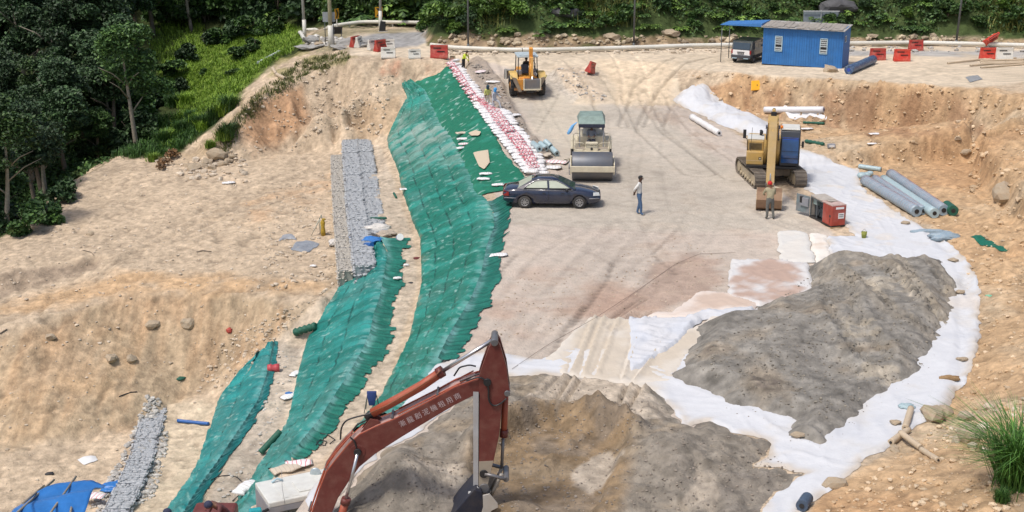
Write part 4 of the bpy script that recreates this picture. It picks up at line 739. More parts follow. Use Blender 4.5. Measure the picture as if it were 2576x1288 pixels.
# hillside behind the road
r = np.random.default_rng(31); C = []; K = []
def hill_pt(px, up):     # a point on the hill above the road, up = metres back from its foot
    q = np.interp(px, [h[0] for h in HB], np.arange(len(HB))); i = int(min(q, len(HB)-2)); b = HBW[i].lerp(HBW[i+1], q-i); x, y = b.x, b.y+up; return Vector((x, y, float(H(x, y))))
for k in range(15000):
    px = r.uniform(1050, 2950); up = r.uniform(.75, 10.5); p = hill_pt(px, up)
    if up < 2.2 and vn(p.x*.6, p.y, 5) < .45+.25*(2.2-up): continue
    for j in range(3): C.append((p.x+r.normal()*.3, p.y+r.normal()*.25, p.z+abs(r.normal())*.28))
V_, F_, c_ = leaves(np.array(C), .15, r); o = link('undergrowth', leaf_object_mesh('undergrowth', V_, F_, c_, LF_M)); tag(o, 'tangled low green undergrowth covering the bank behind the road', 'undergrowth', kind='stuff')
for i in range(150):
    px = random.uniform(1060, 2680); up = random.uniform(1.3, 7.5); p = hill_pt(px, up); k = random.randrange(6); lt = BUSH[k].materials[0].name.startswith('light')
    plant(BUSH[k], (p.x, p.y, p.z-.05), random.uniform(.5, 1.15), 'light green leafy shrub among the growth on the bank behind the road' if lt else 'mid or dark green leafy shrub among the growth on the bank behind the road', 'shrub', 'shrub', 'light green shrubs on the bank' if lt else 'darker green shrubs on the bank')
for i in range(90):
    px = random.uniform(1100, 2650); up = random.uniform(1.0, 5.5); p = hill_pt(px, up); plant(FERN[i % 3], (p.x, p.y, p.z), random.uniform(.6, 1.2), 'fern with arching fronds on the bank behind the road', 'fern', 'fern', 'ferns on the bank behind the road', False, 'fronds')
C = []
for cx, n, u0, u1 in ((1490, 700, 1.8, 6), (1560, 500, 1.6, 5), (1620, 200, 2, 6), (2530, 700, .9, 6), (2590, 500, .9, 6), (1240, 200, 1.5, 4)):
    for k in range(n): p = hill_pt(cx+r.normal()*22, r.uniform(u0, u1)); C.append((p.x, p.y, p.z))
V_, F_, c_ = blades(np.array(C), .95, r, .03, .7); o = link('tall_grass', leaf_object_mesh('tall_grass', V_, F_, c_, LF_Y)); tag(o, 'patches of long yellowish grass on the bank behind the road', 'grass', kind='stuff')
for x, s, lb in ((1235, 1.7, 'large bright green shrub leaning over the bank left of the first thin pole'), (1300, 1.35, 'bright green shrub on the bank right of the thin pole'), (1110, 1.4, 'leafy shrub at the left end of the bank by the bend'), (1160, 1.2, 'shrub on the bank just left of the thin pole')):
    p = hill_pt(x, 2.4); plant(BUSH[2], (p.x, p.y, p.z), s, lb, 'shrub', 'shrub')
# grass slope at the left
def pts_in(poly, n, r, g=G):
    Pp = np.array(poly, float); out = []
    while len(out) < n:
        px, py = r.uniform(Pp[:,0].min(), Pp[:,0].max()), r.uniform(Pp[:,1].min(), Pp[:,1].max())
        if sdist(poly, np.array([px]), np.array([py]))[0] > 0: out.append(tuple(g(px, py)))
    return np.array(out)
GRS = [(395,170),(560,85),(740,62),(760,105),(730,130),(650,180),(600,235),(500,290),(430,380),(395,375),(450,290),(400,230)]
B0 = pts_in(GRS, 2600, r); C = (B0[:, None, :]+np.concatenate([r.normal(size=(2600, 9, 2))*.16, np.zeros((2600, 9, 1))], 2)).reshape(-1, 3); C[:, 2] = H(C[:, 0], C[:, 1])
V_, F_, c_ = blades(C, .34, r, .022, .6); o = link('grass', leaf_object_mesh('grass', V_, F_, c_, LF_G)); tag(o, 'bright green grass covering the slope beside the forest', 'grass', kind='stuff')
for q_, n_, m_ in (([(290,396),(330,330),(400,290),(490,300),(495,350),(430,392),(360,398)], 420, LF_GD), ([(380,60),(500,50),(520,110),(470,160),(385,160)], 300, LF_G)):
    B0 = pts_in(q_, n_, r); C = (B0[:, None, :]+np.concatenate([r.normal(size=(n_, 12, 2))*.2, np.zeros((n_, 12, 1))], 2)).reshape(-1, 3); C[:, 2] = H(C[:, 0], C[:, 1])
    V_, F_, c_ = blades(C, .5, r, .025, .6); o = link('grass', leaf_object_mesh('grass', V_, F_, c_, m_)); tag(o, 'darker grass between the forest edge and the bright slope, '+('lower patch' if m_ is LF_GD else 'upper patch'), 'grass', kind='stuff')
B0 = pts_in([(0,598),(100,520),(200,446),(290,396),(380,330),(360,230),(200,300),(0,420)], 1500, r); C = (B0[:, None, :]+np.concatenate([r.normal(size=(1500, 8, 2))*.3, np.abs(r.normal(size=(1500, 8, 1)))*.2], 2)).reshape(-1, 3)
V_, F_, c_ = leaves(C, .16, r); o = link('undergrowth', leaf_object_mesh('undergrowth', V_, F_, c_, LF_M)); tag(o, 'low dark green undergrowth below the forest trees on the left', 'undergrowth', kind='stuff')
B0 = pts_in([(560,340),(640,240),(760,150),(880,130),(880,150),(780,185),(660,260),(600,330),(560,400)], 260, r); C = (B0[:, None, :]+np.concatenate([r.normal(size=(260, 14, 2))*.12, np.zeros((260, 14, 1))], 2)).reshape(-1, 3); C[:, 2] = H(C[:, 0], C[:, 1])
V_, F_, c_ = blades(C, .28, r, .02, .7); o = link('grass', leaf_object_mesh('grass', V_, F_, c_, LF_Y)); tag(o, 'dry yellowish grass along the broken top edge of the bank', 'grass', kind='stuff')
def tuft_mesh(seed, n, h, rad, m, wdt=.02, lean=.6): q = np.random.default_rng(seed); C = np.concatenate([q.normal(size=(n, 2))*rad, np.zeros((n, 1))], 1); return leaf_object_mesh('blades', *blades(C, h, q, wdt, lean), m)
TUFT = [tuft_mesh(5, 420, .95, .22, LF_GD), tuft_mesh(6, 380, .85, .26, LF_G, .022)]
for i, (x, y, s) in enumerate([(545,300,1.1),(560,290,1.2),(530,318,1.1),(515,330,1.0),(575,278,1.2),(583,265,1.0),(572,345,1.2),(562,352,1.0),(410,358,1.0),(420,350,.9),(438,268,1.2),(470,262,1.2),(500,320,1),(530,372,.7),(455,330,.9),(385,405,.7),(480,300,.8),(498,305,.8)]):
    plant(TUFT[i % 2], tuple(G(x, y)), s, 'clump of tall green grass on the earth bank below the grassy slope', 'grass clump', 'grass_clump', 'tall grass clumps on the bank', False, 'blades')
BR = bush_mesh(95, .8, 300, LF_B, .11)
for i, (x, y, s) in enumerate([(415,418,.8),(430,398,.9),(402,428,.6)]): p = G(x, y); plant(BR, (p.x, p.y, p.z), s, 'dead shrub with brown leaves at the foot of the grassy bank', 'shrub', 'dry_shrub', 'dead brown shrubs under the bank')
for i, (x, y, s, k) in enumerate([(300,380,1.8,3),(260,350,2,0),(330,340,1.9,3),(240,400,1.6,0),(290,300,2,3),(350,300,1.7,0),(380,270,1.5,3),(220,330,2,3),(395,355,.9,0),(370,320,1.3,3),(640,130,1.2,5),(600,150,1.1,0),(560,110,1.4,0),(520,115,1.3,3),(680,90,1.3,5),(700,75,1.5,5),(640,85,1.6,0),(590,90,1.6,3),(480,150,1.5,3),(430,190,1.3,0),(460,225,1.1,3),(420,250,1.2,3),(585,190,.6,0),(515,185,.6,5),(120,560,1.3,0),(180,500,1.3,3),(60,590,1.2,0),(30,570,1.4,3)]):
    p = G(x, y); plant(BUSH[k], (p.x, p.y, p.z-.1), s, 'green leafy shrub at the border between the forest and the grassy slope', 'shrub', 'shrub', 'shrubs at the edge of the forest')
for i in range(170):
    px, py = random.uniform(380, 1090), random.uniform(-60, 64)
    if py > 52 and px > 760: continue
    if sdist(GRS, np.array([px]), np.array([py]))[0] > -8: continue
    p = G(px, py); k = random.choice((0, 1, 3, 3, 5, 2))
    plant(BUSH[k], (p.x, p.y, p.z-.1), random.uniform(1.3, 2.6), 'leafy undergrowth shrub in the wood behind the road bend', 'shrub', 'shrub', 'shrubs in the wood behind the bend', sz=1.3)
for i in range(36):
    px, py = random.uniform(620, 1080), random.uniform(10, 60); p = G(px, py); plant(FERN[i % 3], (p.x, p.y, p.z), random.uniform(1.2, 2.2), 'big fern or palm fronds in the wood behind the road bend', 'fern', 'fern', 'ferns behind the road bend', False, 'fronds')
# foreground grass tuft
q = np.random.default_rng(77); C = np.concatenate([q.normal(size=(1100, 2))*.2, np.zeros((1100, 1))], 1); big = leaf_object_mesh('blades', *blades(C, 1.85, q, .013, .9), leaf_mat('tuft_blades', (.055,.14,.022), (.13,.27,.05)))
p = G(2556, 1222); plant(big, (p.x, p.y, p.z), 1.0, 'big tuft of long green grass at the lower right corner', 'grass clump', 'grass_clump', None, False, 'blades')
p = G(2520, 1262); plant(TUFT[0], (p.x, p.y, p.z), .35, 'small green grass tuft below the big tuft at the lower right', 'grass clump', 'grass_clump', None, False, 'blades')
# ---------------- paints and plain materials
def pm(name, c, rough=.45, metal=0, dirt=.35, dc=(.36,.29,.21), sc_=3, coat=0, **k): return mat(name, c, rough=rough, metal=metal, dirt=dirt, dirtc=dc, scale=sc_, bump=.05, var=.12, coat=coat, **k)
CREAM = pm('cream_paint', (.62,.56,.42)); ORANGE = pm('orange_paint', (.72,.31,.04), dirt=.45); YEL = pm('yellow_paint', (.47,.30,.09), dirt=.45, dc=(.36,.29,.2)); RED = pm('red_oxide_paint', (.13,.028,.022), rough=.5, dirt=.5, dc=(.22,.10,.075), sc_=5); REDO = pm('orange_red_paint', (.36,.075,.035), rough=.5, dirt=.3, dc=(.3,.13,.08))
LITRED = pm('lit_red_top', (.42,.25,.22), rough=.5, dirt=.6, dc=(.5,.42,.38)); DARK = mat('black_rubber', (.028,.028,.03), rough=.75, var=.3, bump=.1, dirt=.35, dirtc=(.2,.17,.13)); STEEL = mat('bright_steel', (.62,.62,.63), rough=.28, metal=.9, var=.1, bump=0); WSTEEL = pm('worn_steel', (.20,.20,.21), rough=.45, metal=.55, dirt=.4, dc=(.28,.2,.13)); DRUM = pm('drum_steel', (.13,.14,.16), rough=.5, metal=.5, dirt=.4, dc=(.22,.17,.12), sc_=1.6)  # pinkish boom top: light from above painted in as a paler red
GLASS = mat('dark_glass', (.02,.04,.06), rough=.08, var=.1, bump=0, spec=.9); GREY = pm('grey_paint', (.25,.26,.29)); CABW = pm('off_white_roof', (.62,.62,.58), dirt=.45, dc=(.45,.42,.36)); SEATM = mat('dark_seat', (.05,.06,.09), rough=.7); MUD = mat('dried_mud', (.33,.28,.22), rough=.95, var=.25, scale=4, bump=.5); TRACKM = pm('track_steel', (.17,.145,.12), rough=.75, metal=.25, dirt=.7, dc=(.34,.28,.21), sc_=4)
BLACK = mat('black_paint', (.02,.02,.022), rough=.4); WHITE = mat('white_paint', (.75,.75,.74), rough=.5, var=.08); TARPG = mat('green_tarp', (.20,.27,.24), rough=.55, var=.3, scale=3, bump=.4); LBLUE = mat('light_blue_plastic', (.16,.42,.75), rough=.5, var=.2, bump=.3)
SIGNR = mat('signal_red', (.55,.02,.02), rough=.4); AMB = mat('amber_lens', (.8,.22,.02), rough=.3); BLUEG = mat('blue_sunstrip', (.02,.08,.45), rough=.2)
def text_mesh(body, size, m, ext=.002, parent=None, loc=(0,0,0), rot=(PI/2,0,0), name='lettering', align='CENTER'):
    cu = bpy.data.curves.new('t', 'FONT'); cu.body = body; cu.size = size; cu.extrude = ext; cu.align_x = align; cu.align_y = 'CENTER'; o = bpy.data.objects.new('t', cu); S.collection.objects.link(o)
    bpy.context.view_layer.update(); me = bpy.data.meshes.new_from_object(o.evaluated_get(bpy.context.evaluated_depsgraph_get())); bpy.data.objects.remove(o)
    me.materials.clear(); q = link(name, me, m, parent); q.location = loc; q.rotation_euler = rot; return q
def wheel(parent, c, r, wd, rim, name='wheel', lug=0, spokes=0, rr_=.55, rx=0):
    m = MB(); x, y, z = c; prof = [(r*rr_, -.5), (r*.93, -.5), (r, -.36), (r, .36), (r*.93, .5), (r*rr_, .5)]; n = 28; secs = [[(x+t*wd, y+q*math.cos(2*PI*k/n), z+q*math.sin(2*PI*k/n)) for k in range(n)] for q, t in prof]; m.loft(secs, True, False)
    if lug:
        for k in range(lug):
            a = 2*PI*k/lug
            for s_ in (-1, 1): m.box((x+s_*wd*.25, y+r*1.015*math.cos(a+.08*s_), z+r*1.015*math.sin(a+.08*s_)), (wd*.5, r*.09, r*.06), (a-PI/2+.0, 0, 0))
    t = m.build(name, DARK, parent); rm = MB(); rm.cyl((x-wd*.38, y, z), (x+wd*.38, y, z), r*rr_*1.0, n=24)
    if spokes:
        rm = MB(); sd_ = 1 if x > 0 else -1; 
        for k in range(spokes): a = 2*PI*k/spokes; rm.box((x+sd_*wd*.42, y+r*rr_*.52*math.cos(a), z+r*rr_*.52*math.sin(a)), (.03, r*rr_*.98, r*.13), (a, 0, 0))
        rm.cyl((x+sd_*wd*.3, y, z), (x+sd_*wd*.47, y, z), r*.16, n=14); secs = [[(x+sd_*t_*wd, y+q*math.cos(2*PI*k/n), z+q*math.sin(2*PI*k/n)) for k in range(n)] for q, t_ in ((r*rr_*1.02,.30),(r*rr_*1.02,.48),(r*rr_*.86,.46),(r*rr_*.84,.3))]; rm.loft(secs, True, False)
        bk = MB().cyl((x-wd*.2, y, z), (x+sd_*wd*.2, y, z), r*rr_*.98, n=20); bk.build('hub', BLACK, t)
    else: rm.cyl((x-wd*.5, y, z), (x+wd*.5, y, z), r*.2, n=12)
    rm.build('rim', rim, t); return t
# ---------------- people: one continuous skinned body, coloured by what each part wears
def person(label, p, rz, J, cols, ht=1.0, extra=None, group=None, rs=1.0):
    e = thing('person', label, 'person', p, rz, group); e.scale = (ht,)*3
    V0 = []; E = []; Rd = []; K = []; ids = {}
    def v(n, co, r, k): ids[n] = len(V0); V0.append(co); Rd.append(r*rs); K.append(k)
    def b(a, c): E.append((ids[a], ids[c]))
    v('pel', J['pel'], .125, 'legs'); v('wai', J['wai'], .12, 'top'); v('che', J['che'], .145, 'top'); v('nk', J['nk'], .058, 'skin'); v('hd0', J['hd0'], .072, 'skin'); v('hd1', J['hd1'], .092, 'skin'); v('hd2', J['hd2'], .07, 'skin')
    for a, c in (('pel','wai'),('wai','che'),('che','nk'),('nk','hd0'),('hd0','hd1'),('hd1','hd2')): b(a, c)
    for s_ in 'LR':
        v('hip'+s_, J['hip'+s_], .098, 'legs'); v('kn'+s_, J['kn'+s_], .068, 'legs'); v('an'+s_, J['an'+s_], .05, 'legs'); v('to'+s_, J['to'+s_], .042, 'shoe'); b('pel','hip'+s_); b('hip'+s_,'kn'+s_); b('kn'+s_,'an'+s_); b('an'+s_,'to'+s_)
        v('sh'+s_, J['sh'+s_], .072, 'top'); v('el'+s_, J['el'+s_], .045, 'sleeve'); v('wr'+s_, J['wr'+s_], .032, 'arm'); b('che','sh'+s_); b('sh'+s_,'el'+s_); b('el'+s_,'wr'+s_)
        w_ = Vector(J['wr'+s_]); d = (w_-Vector(J['el'+s_])).normalized(); sd_ = d.cross(Vector((0,0,1)) if abs(d.z) < .9 else Vector((1,0,0))).normalized(); h = w_+d*.07; v('pa'+s_, tuple(h), .034, 'skin'); b('wr'+s_,'pa'+s_); dn = sd_.cross(d)
        for f in range(4):
            o_ = (f-1.5)*.021; L_ = (.07, .085, .08, .062)[f]; a = h+sd_*o_+d*.02; v('f%d%s' % (f, s_), tuple(a+d*L_*.5), .0095/rs, 'skin'); v('g%d%s' % (f, s_), tuple(a+d*L_*.85-dn*L_*.45), .008/rs, 'skin'); b('pa'+s_, 'f%d%s' % (f, s_)); b('f%d%s' % (f, s_), 'g%d%s' % (f, s_))
        v('t'+s_, tuple(w_+d*.045+sd_*.05), .011/rs, 'skin'); b('pa'+s_, 't'+s_)
    f_ = Vector(J.get('face', (0,-1,0))).normalized(); h1 = Vector(J['hd1'])
    me = bpy.data.meshes.new('body'); me.from_pydata(V0, E, []); o = bpy.data.objects.new('b', me); S.collection.objects.link(o); o.modifiers.new('s', 'SKIN')
    for i, sv in enumerate(me.skin_vertices[0].data): sv.radius = (Rd[i], Rd[i]); sv.use_root = (i == 0)
    if True: sv = me.skin_vertices[0].data; sv[ids['che']].radius = (.165*rs, .12*rs); sv[ids['wai']].radius = (.14*rs, .105*rs); sv[ids['pel']].radius = (.15*rs, .115*rs)
    sb = o.modifiers.new('u', 'SUBSURF'); sb.levels = 1; bpy.context.view_layer.update(); me2 = bpy.data.meshes.new_from_object(o.evaluated_get(bpy.context.evaluated_depsgraph_get())); bpy.data.objects.remove(o); me2.name = 'body'
    order = ['skin', 'top', 'legs', 'shoe']; me2.materials.clear()
    for k in order: me2.materials.append(cols[k])
    sl_ = cols.get('sleeve', 'top'); ar = cols.get('arm', 'skin'); seg = []
    for a, c in E: seg.append((np.array(V0[a]), np.array(V0[c]), K[a], K[c]))
    for p_ in me2.polygons:
        c = np.array(p_.center); bd = 9; bk = 'top'
        for a, q, ka, kc in seg:
            d = q-a; t = min(1, max(0, ((c-a)@d)/(d@d+1e-9))); ds = np.linalg.norm(c-a-d*t)
            if ds < bd: bd = ds; bk = ka if t < .5 else kc; tt = t; kk = (ka, kc)
        if bk == 'top' and kk[1] == 'skin': bk = 'top' if tt < .55 else 'skin'
        if bk == 'sleeve': bk = sl_
        if bk == 'arm': bk = ar
        p_.material_index = order.index(bk if bk in order else 'top'); p_.use_smooth = True
    link('body', me2, None, e)
    fm = MB(); rt = f_.cross(Vector((0,0,1))).normalized(); fm.ball(h1+f_*.098-Vector((0,0,.012)), .017, 6, 4, (1,1,1.4))
    for s_ in (-1, 1): fm.ball(h1+rt*s_*.094, .026, 6, 4, (.6,.8,1.1))
    fm.build('nose_and_ears', cols['skin'], e); ey = MB()
    for s_ in (-1, 1): ey.ball(h1+f_*.090+rt*s_*.034+Vector((0,0,.02)), .012, 6, 4)
    ey.ball(h1+f_*.088-Vector((0,0,.05)), .02, 6, 4, (1.2,.5,.35)); ey.build('eyes_and_mouth', BLACK, e)
    if extra: extra(e, Vector(J['hd2']), h1, f_)
    return e
def stand(lean=0, **k):
    J = dict(pel=(0,0,.93), wai=(0,-.02*lean,1.06), che=(0,-.1*lean,1.28), nk=(0,-.14*lean,1.45), hd0=(0,-.16*lean-.01,1.52), hd1=(0,-.19*lean-.015,1.60), hd2=(0,-.19*lean,1.66), hipL=(-.1,0,.86), hipR=(.1,0,.86), knL=(-.11,-.02,.48), knR=(.11,-.02,.48), anL=(-.12,.02,.08), anR=(.12,.02,.08), toL=(-.13,-.14,.04), toR=(.13,-.14,.04),
        shL=(-.185,-.1*lean,1.38), shR=(.185,-.1*lean,1.38), elL=(-.24,.02-.1*lean,1.12), elR=(.24,.02-.1*lean,1.12), wrL=(-.25,-.06-.1*lean,.88), wrR=(.25,-.06-.1*lean,.88)); J.update(k); return J
SKIN = mat('brown_skin', (.17,.085,.05), rough=.6, var=.08, bump=0); SKIN2 = mat('dark_skin', (.10,.05,.032), rough=.6, var=.08, bump=0); HAIR = mat('black_hair', (.012,.011,.012), rough=.6, bump=.3, scale=30)
def cl(n, c): return mat(n, c, rough=.85, var=.2, scale=7, bump=.5, bscale=14)
WSH = cl('white_shirt', (.66,.66,.63)); JEAN = cl('blue_jeans', (.07,.13,.24)); SHOE = cl('grey_shoe', (.25,.24,.22)); KHAKI = cl('khaki_jacket', (.36,.32,.21)); GTR = cl('grey_trousers', (.13,.13,.12)); LIME = cl('lime_shirt', (.62,.72,.06)); BLK = cl('black_cloth', (.02,.02,.025)); LG = cl('light_grey_cloth', (.42,.44,.48)); YG = cl('pale_yellow_green_cloth', (.50,.52,.16)); BONE = cl('pale_trousers', (.55,.52,.42)); MAROON = cl('maroon_shirt', (.14,.05,.05)); NAVY = cl('navy_cloth', (.03,.035,.07)); REDC = cl('red_cap', (.5,.02,.02)); BLUC = cl('bright_blue_cloth', (.05,.32,.7)); TEALC = cl('dark_teal_cloth', (.02,.06,.09)); PLAID = cl('grey_plaid', (.22,.24,.28))
def hair(m=HAIR, name='hair', k=1.0, brim=0, cone=0):
    def f(e, h2, h1, fd):
        b = MB(); c = h1+Vector((0,0,.03))-fd*.015; b.ball(c, .108*k, 12, 8, (1,1.02,.95)); 
        if brim: b.cyl(c+Vector((0,0,-.005))+fd*.07, c+Vector((0,0,.004))+fd*.08, .105, n=14)
        if cone: b.ball(c-Vector((0,0,.12))-fd*.03, .12, 10, 6, (1,.9,1.2))
        M_ = b.build(name, m, e)
        if not cone:
            for p in M_.data.polygons: pass
            bm = bmesh.new(); bm.from_mesh(M_.data); bmesh.ops.delete(bm, geom=[v for v in bm.verts if (v.co-c).dot(fd) > .055 and v.co.z < c.z+.035 and not brim or v.co.z < c.z-.06], context='VERTS'); bm.to_mesh(M_.data); bm.free()
    return f
# ---------------- road roller
gp = W(1489, 452, 0); gz = float(H(gp[0], gp[1])); e = thing('road_roller', 'cream road roller with a grey drum and green tarp canopy, facing the camera', 'road roller', (gp[0], gp[1], gz), R(-2))
m = MB().cyl((-1.06,0,.74),(1.06,0,.74), .75, n=48); m.build('drum', DRUM, e, .02)
m = MB()
for s_ in (-1, 1): m.prism([(-.88,.50),(-.80,1.0),(-.1,1.12),(1.05,1.02),(1.05,.62),(-.2,.45)], s_*1.1, s_*1.17)
m.box((0,-.84,.76),(2.34,.14,.30)); m.box((0,.98,.86),(2.34,.2,.4)); m.build('drum_frame', CREAM, e, .015)
for s_ in (-1, 1): MB().box((s_*1.19,-.78,.58),(.08,.1,.26)).build('frame_bracket', GREY, e, .01); MB().cyl((s_*1.24,0,.74),(s_*1.1,0,.74),.2).build('hub', GREY, e, .01)
m = MB().box((0,1.62,1.16),(.66,.3,1.02)); m.build('front_console', CREAM, e, .03)
MB().box((0,1.9,1.05),(1.9,1.9,.32)).box((0,3.6,1.35),(1.5,2.0,.9)).build('chassis', CREAM, e, .05)
for s_ in (-1, 1): MB().box((s_*.62,2.1,1.22),(.5,.7,.06)).build('step', MUD, e, .01)
for s_ in (-1, 1): wheel(e, (s_*.86,3.3,.72), .72, .5, CREAM, lug=20); MB().prism([(2.5,1.1),(2.7,1.55),(3.9,1.55),(4.1,1.1),(3.9,1.35),(2.8,1.35)], s_*.62, s_*1.12).build('mudguard', CREAM, e, .01)
for s_ in (-1, 1):
    r_ = MB(); x0, x1 = s_*.36, s_*.93
    for z in (1.28, 1.66): r_.tube([(x0,1.5,z-.12),(s_*.5,1.45,z),(x1,1.55,z),(x1,2.5,z)], .024, 6)
    r_.tube([(x1,1.55,.9),(x1,1.55,1.70)], .024, 6).tube([(s_*.98,2.4,1.1),(s_*.98,2.4,1.9),(s_*.9,2.4,1.98),(s_*.68,2.4,1.98),(s_*.62,2.4,1.9),(s_*.62,2.4,1.1)], .022, 6); r_.build('handrail', CREAM, e)
for x, y in ((-.64,2.35),(.64,2.35),(-.64,4.1),(.64,4.1)): MB().box((x,y,1.75),(.06,.06,1.25)).build('canopy_post', GREY, e)
MB().box((0,3.2,2.42),(1.42,1.95,.2)).build('canopy_roof', mat('navy_paint', (.03,.035,.06), rough=.5), e, .03)
tm = MB(); tm.loft([[(-.74,2.2,2.52),(.74,2.2,2.52),(.80,4.2,2.55),(-.80,4.2,2.55)], [(-.66,2.75,2.86),(.62,2.7,2.88),(.60,3.9,2.95),(-.62,3.95,2.93)]], True, True, False); cv_ = tm.build('canopy_tarp', TARPG, e, .05)
MB().box((0,2.95,1.75),(.5,.12,.5),(.1,0,0)).box((0,2.7,1.5),(.5,.5,.12)).build('seat', SEATM, e, .04); MB().cyl((-.2,2.1,1.72),(.2,2.1,1.72),.02).tube([(.2*math.cos(t),2.1+.14*math.sin(t),1.74+.1*math.sin(t)) for t in [k*PI/8 for k in range(17)]], .015, 5).build('steering_wheel', BLACK, e)
MB().box((0,3.15,2.0),(.9,.04,.45)).build('rear_panel', WHITE, e)
text_mesh('DYNAPAC', .14, BLACK, .002, e, (0,1.46,1.53)); MB().cyl((0,1.455,1.33),(0,1.475,1.33),.07,n=20).build('badge', BLACK, e); MB().box((0,1.465,1.42),(.62,.008,.012)).build('trim', GREY, e)
MB().tube([(-1.3,-.2,1.05),(-1.45,-.3,1.15),(-1.2,.1,1.1),(-1.15,.2,.8)], .03, 6).build('hose', CREAM, e)
b_ = MB(); b_.loft([[(-1.02+.12*math.cos(k*PI/4)*w_+dx, 2.2+.08*math.sin(k*PI/4), z) for k in range(8)] for z, w_, dx in ((2.62,.3,.2),(2.45,.8,.0),(2.2,1.0,-.12),(2.02,.9,-.22),(1.96,.2,-.24))]); o = b_.build('plastic_bag', LBLUE, None); o.parent = None; o.location = e.location; o.rotation_euler = e.rotation_euler; tag(o, 'light blue plastic bag hanging from the roller canopy', 'bag')
sitJ = dict(pel=(0,0,.45), hipL=(-.1,-.05,.45), hipR=(.1,-.05,.45), wai=(0,.0,.62), che=(0,-.02,.86), nk=(0,-.03,1.03), hd0=(0,-.04,1.10), hd1=(0,-.05,1.18), hd2=(0,-.05,1.24), knL=(-.14,-.45,.46), knR=(.14,-.45,.46), anL=(-.14,-.45,.08), anR=(.14,-.45,.08), toL=(-.15,-.62,.05), toR=(.15,-.62,.05), shL=(-.185,-.02,.96), shR=(.185,-.02,.96), elL=(-.23,-.14,.72), elR=(.23,-.14,.72), wrL=(-.14,-.42,.72), wrR=(.14,-.42,.72))
M_ = Matrix.Translation(Vector((gp[0], gp[1], gz)))@Matrix.Rotation(R(-2), 4, 'Z'); person('person in a grey checked shirt sitting under the roller canopy', M_@Vector((0,2.72,1.12)), R(-2), sitJ, dict(skin=SKIN2, top=PLAID, legs=NAVY, shoe=SHOE), 1.0, hair())
# ---------------- dark blue sedan
PB = mat('dark_blue_car_paint', (.011,.018,.046), rough=.18, var=.06, scale=2, bump=0, coat=.8, dirt=.25, dirtc=(.10,.095,.09)); CGL = mat('car_glass', (.05,.085,.075), rough=.05, var=.1, bump=0, spec=1); CGLREFL = mat('glass_painted_reflection', (.50,.54,.44), rough=.12, var=.15, scale=1.5, bump=0); CHR = mat('chrome_trim', (.6,.6,.62), rough=.25, metal=.9, bump=0)  # pale window glass: a reflection painted into the base colour
a_, b2 = Vector(G(1320, 523)), Vector(G(1457, 524)); ang = math.atan2(b2.y-a_.y, b2.x-a_.x); mid = (a_+b2)/2; wb = (b2-a_).length
car = thing('parked_car', 'dark blue four door sedan parked at the edge of the green slope', 'car', (mid.x-math.sin(ang)*.75, mid.y+math.cos(ang)*.75, float(H(mid.x, mid.y+.75))), ang)   # +x is the front
xs_ = [-2.38,-2.34,-2.2,-1.75,-1.2,-.6,0,.6,1.0,1.45,1.9,2.2,2.33,2.37]; 
def belt(x): return np.interp(x, [-2.38,-2.3,-1.9,-1.2,.0,1.0,1.6,2.1,2.37], [.72,.92,.98,.98,.95,.93,.86,.74,.60])
def half(x): return np.interp(x, [-2.38,-2.2,-1.6,0,1.5,2.1,2.3,2.37], [.70,.82,.875,.88,.87,.80,.70,.60])
secs = []
for x in xs_:
    hb, hw, lo = float(belt(x)), float(half(x)), float(np.interp(x, [-2.38,-2.1,2.1,2.37], [.38,.24,.22,.34])); q = [(hw*.90,lo),(hw*.97,lo+.1),(hw*1.0,(lo+hb)/2),(hw*.975,hb-.14),(hw*.90,hb-.03),(hw*.6,hb+.015),(0,hb+.03)]; ring = [(x, -y, z) for y, z in q]+[(x, y, z) for y, z in q[:-1][::-1]]; secs.append(ring)
body = MB().loft(secs, True, True).build('body', PB, car); wc = MB()
for x in (-wb/2, wb/2):
    for s_ in (-1, 1): wc.cyl((x, s_*.62, .31), (x, s_*.95, .31), .365, n=28)
wco = wc.build('arch_cut', BLACK, None); bo = body.modifiers.new('arch', 'BOOLEAN'); bo.object = wco; bo.operation = 'DIFFERENCE'; bo.solver = 'EXACT'
wco.parent = car; bpy.context.view_layer.update(); nm = bpy.data.meshes.new_from_object(body.evaluated_get(bpy.context.evaluated_depsgraph_get())); body.modifiers.clear(); body.data = nm; bpy.data.objects.remove(wco)
def gh(x): return [(x[0], -x[1], x[2]), (x[0], x[1], x[2])]
A_ = dict(rb=(-1.72,.66,.97), rt=(-.98,.54,1.37), rm=(-.3,.56,1.425), ft=(.28,.55,1.385), fb=(1.12,.70,.93), sb=(-1.45,.80,.93), sf=(.98,.80,.915))
roof = MB(); ring = lambda y0, z, x: (x, y0, z)
roof.loft([[(-1.0,-.55,1.365),(-.99,-.3,1.39),(-.98,0,1.395),(-.99,.3,1.39),(-1.0,.55,1.365)], [(-.5,-.57,1.40),(-.5,-.3,1.435),(-.5,0,1.44),(-.5,.3,1.435),(-.5,.57,1.40)], [(0,-.57,1.40),(0,-.3,1.435),(0,0,1.44),(0,.3,1.435),(0,.57,1.40)], [(.30,-.55,1.365),(.31,-.3,1.39),(.32,0,1.395),(.31,.3,1.39),(.30,.55,1.365)]], False, False)
